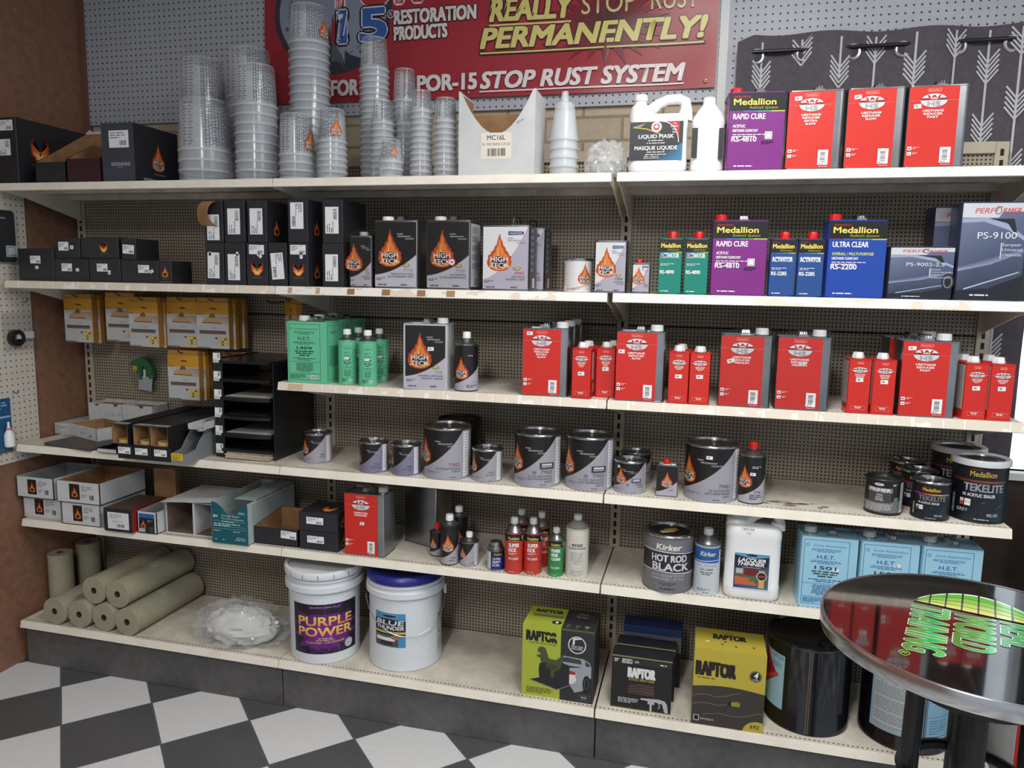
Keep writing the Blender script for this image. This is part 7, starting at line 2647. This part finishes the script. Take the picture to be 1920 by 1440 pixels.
def gunbox(k, w, h):
    k.rect(-w / 2 + .001, .001, w - .002, h - .002, (26, 26, 29))
    k.rect(-w / 2, .0, w, .016 * h, (150, 140, 60)).rect(-w / 2, .98 * h, w, .02 * h, (140, 138, 70))
    k.rect(-w / 2 + .01 * w, .86 * h, .98 * w, .1 * h, (40, 40, 44)).fine(-.46 * w, .92 * h, .1 * w, 2, .035 * h, WHT).bars(-.32 * w, .875 * h, .15 * w, .065 * h, bg=(206, 206, 210)).rect(-.12 * w, .89 * h, .07 * w, .04 * h, (150, 148, 130)).fine(.3 * w, .90 * h, .18 * w, 1, .04 * h, WHT)
    k.text('RAPTOR', .0, .62 * h, .17 * h, (220, 220, 222), w=.44 * w, bold=.08)
    k.text('SCHUTZ SPRAY GUN', .0, .555 * h, .045 * h, (180, 150, 80), w=.42 * w, bold=.03)
    k.rect(-.22 * w, .30 * h, .44 * w, .22 * h, [(60, 46, 40), (84, 60, 50), (56, 44, 40), (40, 34, 34)])
    for i in range(3):
        k.line([(-.2 * w, .34 * h + .05 * h * i), (-.02 * w, .38 * h + .05 * h * i), (.2 * w, .36 * h + .055 * h * i)], .0014, (120, 92, 76))
    k.fine(-.38 * w, .20 * h, .38 * w, 4, .026 * h, (206, 206, 210))
    gc = (176, 178, 184)
    k.poly([(.0, .245 * h), (.0, .215 * h), (.26 * w, .2 * h), (.36 * w, .18 * h), (.40 * w, .03 * h), (.46 * w, .03 * h), (.44 * w, .18 * h), (.40 * w, .245 * h), (.3 * w, .265 * h)], gc)
    k.rect(.12 * w, .15 * h, .11 * w, .06 * h, gc).rect(.155 * w, .02 * h, .035 * w, .14 * h, gc)
    k.line([(.30 * w, .2 * h), (.32 * w, .12 * h), (.29 * w, .09 * h)], .003, gc)


X, Y, w, h = spot(1146, 1259, 1334, 1235, ZB)
gb = carton('spray_gun_box', w, .07, h, BCARD, gunbox, flaps=False)
put(gb, (X, Y + .004, ZB), .0, 'black spray gun box in front with a pictured spray gun', 'box', 'spray gun boxes')
dup(gb, (X + .008, Y + .088, ZB + .0), .0, 'black spray gun box second in the row').scale = (1, 1, (z_at(1212, X, Y + .088) - ZB) / h)


def lightbox(k, w, h):
    k.rect(-w / 2 + .001, .001, w - .002, h - .002, (32, 32, 35))
    k.rect(-w / 2 + .001, .87 * h, w - .002, .128 * h, (24, 48, 96))
    k.rect(-w / 2 + .001, .60 * h, w - .002, .27 * h, (96, 100, 104))
    k.text('LIGHTWEIGHT', -.46 * w, .775 * h, .05 * h, (30, 30, 34), al='L', w=.44 * w, bold=.04).text('SPRAY GUN', -.46 * w, .70 * h, .05 * h, (30, 30, 34), al='L', w=.36 * w, bold=.04)
    k.line([(.0, .66 * h), (.14 * w, .74 * h), (.3 * w, .66 * h), (.46 * w, .66 * h)], .0012, (50, 50, 54))
    k.rect(-.42 * w, .49 * h, .16 * w, .07 * h, (110, 124, 130)).rect(-.2 * w, .50 * h, .1 * w, .05 * h, (90, 104, 100)).fine(.3 * w, .52 * h, .16 * w, 1, .035 * h, (150, 60, 56))


lw = w * 1.03
zt_ = z_at(1172, X + .03, Y + .25) - ZB
lb_ = carton('spray_gun_box', lw, .08, z_at(1176, X + .02, Y + .19) - ZB, BCARD, lightbox, top_ink=lambda k, w, d: k.rect(-w / 2 + .001, .001, w - .002, d - .002, (22, 44, 90)), flaps=False)
put(lb_, (X + .022, Y + .19, ZB), .0, 'taller spray gun box with a blue top reading LIGHTWEIGHT', 'box', 'spray gun boxes')


def raptor4(k, w, h):
    k.rect(-w / 2, .0, w, h, (58, 52, 48))
    top_ = [(-w / 2, h), (w / 2, h)] + [(w / 2 - w * i / 14, .50 * h + .04 * h * math.sin(PI * i / 14)) for i in range(15)]
    k.poly(top_, LIME2)
    k.text('RAPTOR', -.19 * w, .66 * h, .17 * h, (30, 28, 24), w=.54 * w, bold=.08)
    k.fine(-.44 * w, .615 * h, .42 * w, 1, .026 * h, (70, 62, 30))
    k.ell(.36 * w, .72 * h, .085 * w, .085 * w, (36, 36, 38)).ring(.36 * w, .72 * h, .078 * w, .078 * w, .0016, (150, 146, 110)).text('4', .36 * w, .70 * h, .07 * h, WHT, w=.05 * w, sh=.2, bold=.04).text('LITRE', .36 * w, .67 * h, .018 * h, WHT, w=.07 * w)
    for i in range(3):
        R = random.Random(i)
        k.line([(-.5 * w + (.16 * w if i == 2 else 0) + (.66 * w if i < 2 else .82 * w) * j / 16 * (1 if i < 2 else 1), (.36, .25, .13)[i] * h + (.09 * j / 16 + .012 * R.random()) * h + .02 * h * math.sin(j * .5)) for j in range(17)], .0016, (130, 124, 112))
    k.rect(.05 * w, .30 * h, .12 * w, .055 * h, (150, 138, 44)).rect(.0 * w, .30 * h, .05 * w, .05 * h, (24, 22, 22))
    k.frame(-.47 * w, .05 * h, .08 * w, .075 * h, .002, (206, 204, 200)).rect(-.455 * w, .06 * h, .05 * w, .05 * h, (18, 18, 20)).text('RAPTOR BLACK', -.37 * w, .07 * h, .025 * h, (206, 204, 200), al='L', w=.19 * w)
    k.ell(.42 * w, -.02 * h, .2 * w, .16 * h, LIME2, 20, .0, PI)
    k.text('8 PCE', .39 * w, .045 * h, .045 * h, (40, 38, 24), w=.12 * w, bold=.03)


def raptor4_clip(k, w, h):
    raptor4(k, w, h)
    k.t = [q for q in k.t if min(p[0][1] for p in q[:3]) > -.0005 * 0 - .0001 or True]


def raptor4_top(k, w, d):
    k.rect(-w / 2 + .001, .001, w - .002, d - .002, LIME2)
    k.text('RAPTOR', .0, .52 * d, .22 * d, (50, 46, 26), w=.46 * w, bold=.07).fine(.0, .82 * d, .2 * w, 1, .05 * d, (70, 62, 30), al='C')
    k.ell(-.32 * w, .36 * d, .028 * w, .028 * w, (214, 210, 190))
    for x, y in ((-.1, .42), (.05, .25), (.3, .3), (-.14, .3)):
        k.poly([(x * w, y * d), (x * w + .05 * w, y * d - .05 * d), (x * w + .04 * w, y * d + .02 * d)], (40, 36, 24))


X, Y, w, h = spot(1299, 1434, 1366, 1222, ZB)
d = min(.26, on_z(1378, 1184, ZB + h).y - Y)
t = carton('coating_box', w, d, h, mat('mustard_card', LIME2, .5), None, None, top_ink=raptor4_top, flaps=False)
k = Ink()
raptor4(k, w, h)
k.t = [q for q in k.t if max(abs(p[0][0]) for p in q[:3]) <= w / 2 + .001 or True]
# keep the print inside the face
def clamp_face(u, v, o, w=w, h=h):
    return (min(max(u, -w / 2), w / 2), -o, min(max(v, 0), h))
k.build('print', clamp_face, t, INKP)
MB().box(-.03, .03, -.0012, 0, h - .045, h - .002).build('tuck_flap', mat('mustard_card', LIME2, .5), t, 0)
put(t, (X, Y, ZB), 0, 'mustard and brown coating box with a round 4 emblem', 'box')


# ------------------------------------------------------------------ black steel drums
def steel_drum(r, h, ink=None, a0=0):
    t = thing('steel_drum')
    DB = mat('drum_black', (13, 14, 18), .18, 0, .5)
    MB().lathe([(r - .004, 0), (r + .001, .0015), (r + .001, .006), (r - .001, .009), (r - .001, h - .012), (r + .002, h - .008), (r + .003, h - .002), (r, h), (r - .006, h), (r - .009, h - .008), (.002, h - .010)], 56, cap=(True, True)).build('body', DB, t)
    k = MB().lathe([(.03, h - .01), (.03, h - .002), (.024, h + .001), (.001, h + .001)], 24, cap=(False, True), cx=.05, cy=-.06)
    k.build('bung', BLKP, t)
    n = []
    k = MB()
    for u in (-.0035, .0035):
        k.tube([(u, -r - .0008, .008), (u, -r - .0008, h - .012)], .0022, 8)
    k.build('weld_seam', mat('seam_steel', (122, 106, 94), .4, .6), t)
    if ink:
        k = Ink()
        ink(k, r, h)
        k.build('label', round_(r - .0006), t, INKP, du=r * .1)
    return t


def drum1_label(k, r, h):
    k.at(.2 * r, 0)
    k.rect(-1.55 * r, .20 * h, .74 * r, .62 * h, (150, 186, 204))
    k.text('UN1263', -1.02 * r, .76 * h, .045 * h, (60, 90, 110), w=.34 * r, bold=.01)
    k.fine(-1.2 * r, .70 * h, .36 * r, 3, .018 * h, (70, 110, 140))
    k.poly([(-1.5 * r, .38 * h), (-.96 * r, .60 * h), (-1.0 * r, .56 * h), (-1.45 * r, .80 * h), (-1.55 * r, .80 * h), (-1.55 * r, .40 * h)], (150, 24, 34))
    k.poly([(-1.55 * r, .40 * h), (-.96 * r, .57 * h), (-1.02 * r, .60 * h), (-1.55 * r, .46 * h)], (196, 60, 66))
    k.at()


def drum2_label(k, r, h):
    k.rect(-1.2 * r, .17 * h, .98 * r, .66 * h, (150, 186, 204)).rect(-1.12 * r, .19 * h, .90 * r, .62 * h, (182, 188, 192))
    k.fine(-1.08 * r, .77 * h, .82 * r, 26, .0225 * h, (140, 146, 150), seed=3, fill=.35)
    for z in (.70, .54, .38, .25):
        k.rect(-1.12 * r, z * h, .90 * r, .003, (216, 220, 222))
    k.rect(-.06 * r, .17 * h, .9 * r, .66 * h, (140, 184, 208))
    k.frame(.06 * r, .20 * h, .66 * r, .58 * h, .002, (36, 92, 158)).rect(.06 * r, .42 * h, .66 * r, .0014, (36, 92, 158))
    k.fine(.14 * r, .38 * h, .5 * r, 6, .028 * h, (36, 92, 158), fill=.25)


X, Y, r_, h_ = drum(1435, 1596, 1381, 1183, ZB)
t = steel_drum(r_, h_, drum1_label)
put(t, (X, Y, ZB), -.10, 'glossy black steel drum with a red hazard diamond, left of two', 'drum', 'black steel drums')
X2, Y2, r2, h2 = drum(1613, 1784, 1409, 1200, ZB)
t = steel_drum(r_, h_, drum2_label)
put(t, (max(X2, X + 2 * r_ + .02), Y2 - .01, ZB), .16, 'black steel drum with blue and white labels behind the table', 'drum', 'black steel drums')

# ================================================================== BANNER AND CURTAIN
t = thing('wall_banner', (0, 0, 0), 0, 'red vinyl banner about stopping rust hung on the grey pegboard', 'banner')
bx0, bx1, bz0, bz1 = .900, 2.734, 2.372, 3.02
VIN = noisy('red_vinyl', (160, 44, 56), (150, 39, 51), 3, .30)
def bwave(u, v):
    return .487 - .004 * math.sin(5 * u + 2 * v) - .004 * math.sin(11 * u - 7 * v) * max(0, (u - 1.6)) + .002 * math.sin(23 * v)
k = MB()
nu, nv = 70, 14
k.add([(bx0 + (bx1 - bx0) * i / nu, bwave(bx0 + (bx1 - bx0) * i / nu, bz0 + (bz1 - bz0) * j / nv), bz0 + (bz1 - bz0) * j / nv + (.008 * (1 - i / nu) - .004 * math.sin(PI * i / nu)) * (1 - j / nv)) for j in range(nv + 1) for i in range(nu + 1)],
      [(j * (nu + 1) + i, j * (nu + 1) + i + 1, (j + 1) * (nu + 1) + i + 1, (j + 1) * (nu + 1) + i) for j in range(nv) for i in range(nu)])
k.build('vinyl_sheet', VIN, t, 60, fix=False)
g = Ink()
DK, CRM, WH2, STL = (40, 26, 34), (214, 200, 120), (214, 214, 218), (134, 146, 164)
ex, ez = 1.21, 2.735
g.ell(ex, ez, .262, .246, (48, 54, 66), 60).ell(ex, ez, .240, .224, STL, 60).ring(ex, ez, .20, .185, .012, (112, 122, 140), 60)
for i in range(10):
    a = 2 * PI * i / 10 + .3
    g.ell(ex + .215 * math.cos(a), ez + .20 * math.sin(a), .009, .009, (96, 92, 96), 12)
g.poly([(ex - .02, ez - .215), (ex + .05, ez - .19), (ex + .0, ez - .12)], (84, 96, 112))
g.text('POR', 1.415, 2.748, .135, (176, 44, 56), w=.36, bold=.06, out=(226, 226, 230), ow=.035)
g.text('15', 1.342, 2.612, .118, DK, w=.205, bold=.06, out=DK, ow=.075)
g.text('15', 1.342, 2.612, .118, (46, 92, 164), w=.205, bold=.06, out=(214, 216, 224), ow=.03)
g.ring(1.468, 2.705, .016, .016, .003, WH2).text('R', 1.468, 2.697, .015, WH2)
for s, x, z, hh, ww in (('RESTORATION', 1.483, 2.665, .050, .340), ('PRODUCTS', 1.483, 2.605, .048, .222)):
    g.text(s, x, z, hh, (220, 214, 212), al='L', w=ww, bold=.06, out=DK, ow=.05)
R = random.Random(3)
bc = (2.33, 2.62)
sp = []
for i in range(44):
    a = 2 * PI * i / 44
    q = (R.uniform(.85, 1.1) if i % 2 else .55)
    sp.append((bc[0] + .26 * q * math.cos(a), bc[1] + .15 * q * math.sin(a)))
g.fan(bc[0], bc[1], sp, (64, 40, 40), (126, 28, 44))
g.text('REALLY', 2.037, 2.650, .078, CRM, w=.31, bold=.06, out=DK, ow=.04, sh=.12).rect(1.878, 2.630, .318, .007, CRM)
g.text('STOP', 2.335, 2.655, .070, (206, 196, 140), w=.20, bold=.0, out=(110, 90, 70), ow=.008).text('RUST', 2.578, 2.655, .072, (206, 196, 140), w=.17, bold=.0, out=(110, 90, 70), ow=.008)
g.text('PERMANENTLY!', 2.262, 2.553, .070, CRM, w=.835, bold=.06, out=DK, ow=.045, sh=.25)
g.rect(1.838, 2.527, .855, .013, DK).rect(1.842, 2.531, .845, .006, CRM)
g.text('STOP RUST SYSTEM', 2.228, 2.403, .060, (224, 218, 220), w=.765, bold=.055, sh=.2, out=(120, 40, 52), ow=.015)
g.rect(1.842, 2.388, .78, .006, (224, 208, 212))
g.text('FOR', 1.263, 2.404, .058, (222, 216, 218), w=.118, bold=.06, out=(120, 40, 52), ow=.015)
g.text('POR-15', 1.706, 2.404, .058, (222, 216, 218), w=.245, bold=.06, out=(120, 40, 52), ow=.015)
g.build('banner_print', lambda u, v, o: (u, bwave(u, v) - o, v), t, INKV, du=.03, base=.001)
for x, z in ((.93, 2.40), (1.79, 2.392), (2.70, 2.395)):
    k = MB()
    k.lathe([(.0045, 0), (.008, 0), (.0085, .001), (.0065, .002), (.0045, .002)], 16, cap=(False, False))
    k.xf(Matrix.Translation((x, bwave(x, z) - .0012, z)) @ Matrix.Rotation(PI / 2, 4, 'X'))
    k.build('eyelet', mat('brass', (150, 120, 80), .35, 1), t)

# curtain on its rod
cx0, cx1, cz0, cz1 = 2.805, 3.80, .96, 2.535
def cy(u, v):
    f = .5 + .5 * min(1, max(0, (v - 2.0) / .45))
    return .466 + .019 * math.sin(PI * (u - 2.863) / .1635) * f + .002 * math.sin(17 * v + 9 * u)
t = thing('curtain', (0, 0, 0), 0, 'dark grey curtain with white arrow pattern on a black rod', 'curtain')
nu, nv = 84, 30
def czt(u):
    return cz1 + .006 * math.sin(3 * u) - .03 * max(0, (2.86 - u)) / .06
k = MB()
k.add([(cx0 + (cx1 - cx0) * i / nu, cy(cx0 + (cx1 - cx0) * i / nu, v), v) for j in range(nv + 1) for i in range(nu + 1) for v in [cz0 + (czt(cx0 + (cx1 - cx0) * i / nu) - cz0) * j / nv]],
      [(j * (nu + 1) + i, j * (nu + 1) + i + 1, (j + 1) * (nu + 1) + i + 1, (j + 1) * (nu + 1) + i) for j in range(nv) for i in range(nu)])
k.build('fabric', noisy('charcoal_cloth', (84, 79, 86), (76, 71, 78), 60, .9), t, 60, fix=False)
g = Ink()
PW_ = (186, 186, 190)
cols = [x_at(q, .46, 2.4) for q in (1427, 1501, 1573, 1641, 1713, 1788, 1855, 1912)]
for i, X in enumerate(cols + [cols[-1] + .105]):
    zt0 = 2.452 if i % 2 == 0 else 2.535
    z = zt0
    g.rect(X - .0035, cz0 + .01, .007, 2.505 - cz0, PW_)
    while z > cz0 + .15:
        for j in range(5):
            zz = z - .0165 * j
            for s in (-1, 1):
                hw = .031
                g.line([(X, zz - .042), (X + s * hw, zz)], .0055, PW_)
                g.L -= .9
        z -= .205
g.t = [q for q in g.t if all(p[0][1] < czt(p[0][0]) - .003 and p[0][0] < cx1 - .002 for p in q[:3])]
g.build('arrow_print', lambda u, v, o: (u, cy(u, v) - o, v), t, INKC, du=.02, base=.0012)
for X in (2.872, 3.03, 3.19, 3.35, 3.517, 3.68):
    z = 2.466
    dydx = (cy(X + .004, z) - cy(X - .004, z)) / .008
    k = MB()
    k.lathe([(.019, -.002), (.024, -.0035), (.028, -.001), (.028, .001), (.024, .0035), (.019, .002), (.019, -.002)], 28, 0, cap=(False, False))
    k.lathe([(.0188, -.0012), (.0188, .0012)], 24, 1)
    k.xf(Matrix.Translation((X, cy(X, z), z)) @ Matrix.Rotation(math.atan(dydx) * .3, 4, 'Z') @ Matrix.Rotation(PI / 2, 4, 'X'))
    k.build('eyelet', [mat('eyelet_steel', (205, 205, 206), .3, .85), mat('eyelet_dark', (58, 55, 61), .8)], t)
o = MB().tube([(2.84, .466, 2.481), (3.9, .466, 2.481)], .007, 12).build('curtain_rod', BLKP)
tag(o, 'black curtain rod threaded through the curtain eyelets', 'curtain rod')

# ================================================================== BAR TABLE
TX, TY, TZ, TR = 3.308, -.828, .973, .299
t = thing('bar_table', (TX, TY, 0), 0, 'round black bar table with chrome edge and green lettering', 'table')
MB().lathe([(.01, TZ - .004), (TR - .004, TZ - .004), (TR - .004, TZ), (.001, TZ)], 96, cap=(True, True)).build('table_top', mat('black_glass', (8, 8, 10), .04, 0, .6, .7), t)
MB().lathe([(TR - .006, TZ - .032), (TR, TZ - .031), (TR + .001, TZ - .028), (TR + .001, TZ - .002), (TR - .001, TZ + .0012), (TR - .005, TZ + .0012), (TR - .005, TZ - .03)], 96, cap=(False, False)).build('chrome_edge', mat('brushed_chrome', (200, 200, 202), .22, 1), t)
BM = mat('black_powder', (22, 22, 24), .42)
MB().lathe([(.001, TZ - .006), (TR - .02, TZ - .0065), (TR - .02, TZ - .010), (.128, TZ - .012), (.131, TZ - .03), (.130, TZ - .124), (.126, TZ - .128), (.05, TZ - .118)], 64, cap=(True, True)).build('skirt', BM, t)
MB().lathe([(.029, .02), (.029, TZ - .08)], 28).build('column', BM, t)
for a in (PI * .99, PI * 1.43, PI * .46, -.18):
    c_, s_ = math.cos(a), math.sin(a)
    MB().tube([(.104 * c_, .104 * s_, TZ - .10), (.106 * c_, .106 * s_, .70), (.108 * c_, .108 * s_, .30), (.14 * c_, .14 * s_, .12), (.24 * c_, .24 * s_, .012)], .0185, 14).build('leg', BM, t)
MB().tube([(.118 * math.cos(2 * PI * i / 40), .118 * math.sin(2 * PI * i / 40), .648) for i in range(41)], .012, 10, cap=False).build('foot_ring', BM, t)
k = Ink()
th = math.atan2(-.235, -.077)
O = (3.2445 - TX, -.7315 - TY)
k.at(O[0], O[1], th)
GR = ((20, 128, 44), (60, 176, 90))


def neon(s, v, L, hh):
    k.text(s, L * .01, v - hh * .47, hh * .94, GR, al='L', w=L * .97, bold=.045, out=(206, 226, 206), ow=.016)


neon('TRAINING', .0, .250, .071)
neon('WORLD', .081, .185, .071)
neon('REAL', .162, .128, .071)
k.ring(.268, -.03, .012, .010, .0018, (80, 190, 60)).text('R', .268, -.036, .011, (150, 200, 80))
# half globe behind the first letters
uc, n = -.012, 24
def gp(f, q):           # f across the three lines, q depth of the cap
    v = -.036 + .245 * f
    return (uc - .105 * q * math.sin(PI * f) ** .7, v)
k.poly([gp(i / n, 1.06) for i in range(n + 1)], (222, 232, 214))
k.L += 1
m = 8
for c in range(m):
    for r in range(4):
        f0_, f1_ = c / m + .008, (c + 1) / m - .008
        q0, q1 = r / 4 + .012, (r + 1) / 4 - .012
        a, b = (206, 200, 80), (70, 176, 40)
        lo = tuple(a[i] + (b[i] - a[i]) * (r / 4) for i in range(3))
        hi = tuple(a[i] + (b[i] - a[i]) * ((r + 1) / 4) for i in range(3))
        k.tris([gp(f0_, q0), gp(f1_, q0), gp(f1_, q1), gp(f0_, q1)], [(0, 1, 2), (0, 2, 3)], [lo, lo, hi, hi])
        k.L -= .9
for c in range(1, m):
    k.line([gp(c / m, 0), gp(c / m, 1.06)], .0035, (14, 16, 14))
for r in range(0, 4):
    k.line([gp(i / n, r / 4) for i in range(n + 1)], .0016, (30, 60, 20))
k.at()
k.build('lettering', lambda u, v, o: (u, v, TZ + o), t, ink_material('printed_glass', .12, .6))

# ================================================================== RIGHT EDGE: chair, carton
t = thing('vinyl_chair', (4.02, .12, 0), -.3, 'black vinyl chair beyond the right end of the shelving', 'chair')
VB = mat('black_vinyl', (20, 20, 22), .28, 0, .2)
MB().bbox(-.22, .22, -.20, .22, .42, .50, .03).build('seat', VB, t)
MB().bbox(-.22, .22, .16, .24, .56, .985, .035).build('backrest', VB, t)
for sx in (-1, 1):
    for sy in (-1, 1):
        MB().tube([(sx * .19, sy * .18, 0), (sx * .18, sy * .17, .43)], .011, 10).build('leg', CHROME, t)
    MB().tube([(sx * .17, .2, .44), (sx * .17, .22, .6)], .011, 10).build('back_post', CHROME, t)


def rw(k, w, h):
    k.rect(-w / 2 + .001, .001, w - .002, h * .55, (206, 206, 208)).rect(-w / 2 + .001, h * .55, w - .002, h * .449, (186, 24, 24)).fine(-.4 * w, .3 * h, .5 * w, 3, .05 * h, (90, 90, 94))


P = on_y(1902, 1400, -.06)
t = carton('floor_carton', .2, .2, .37, WCARD, rw, flaps=True)
put(t, (max(P.x, 3.70) + .1, -.06, 0), 0, 'red and white carton on the floor behind the table legs', 'box')
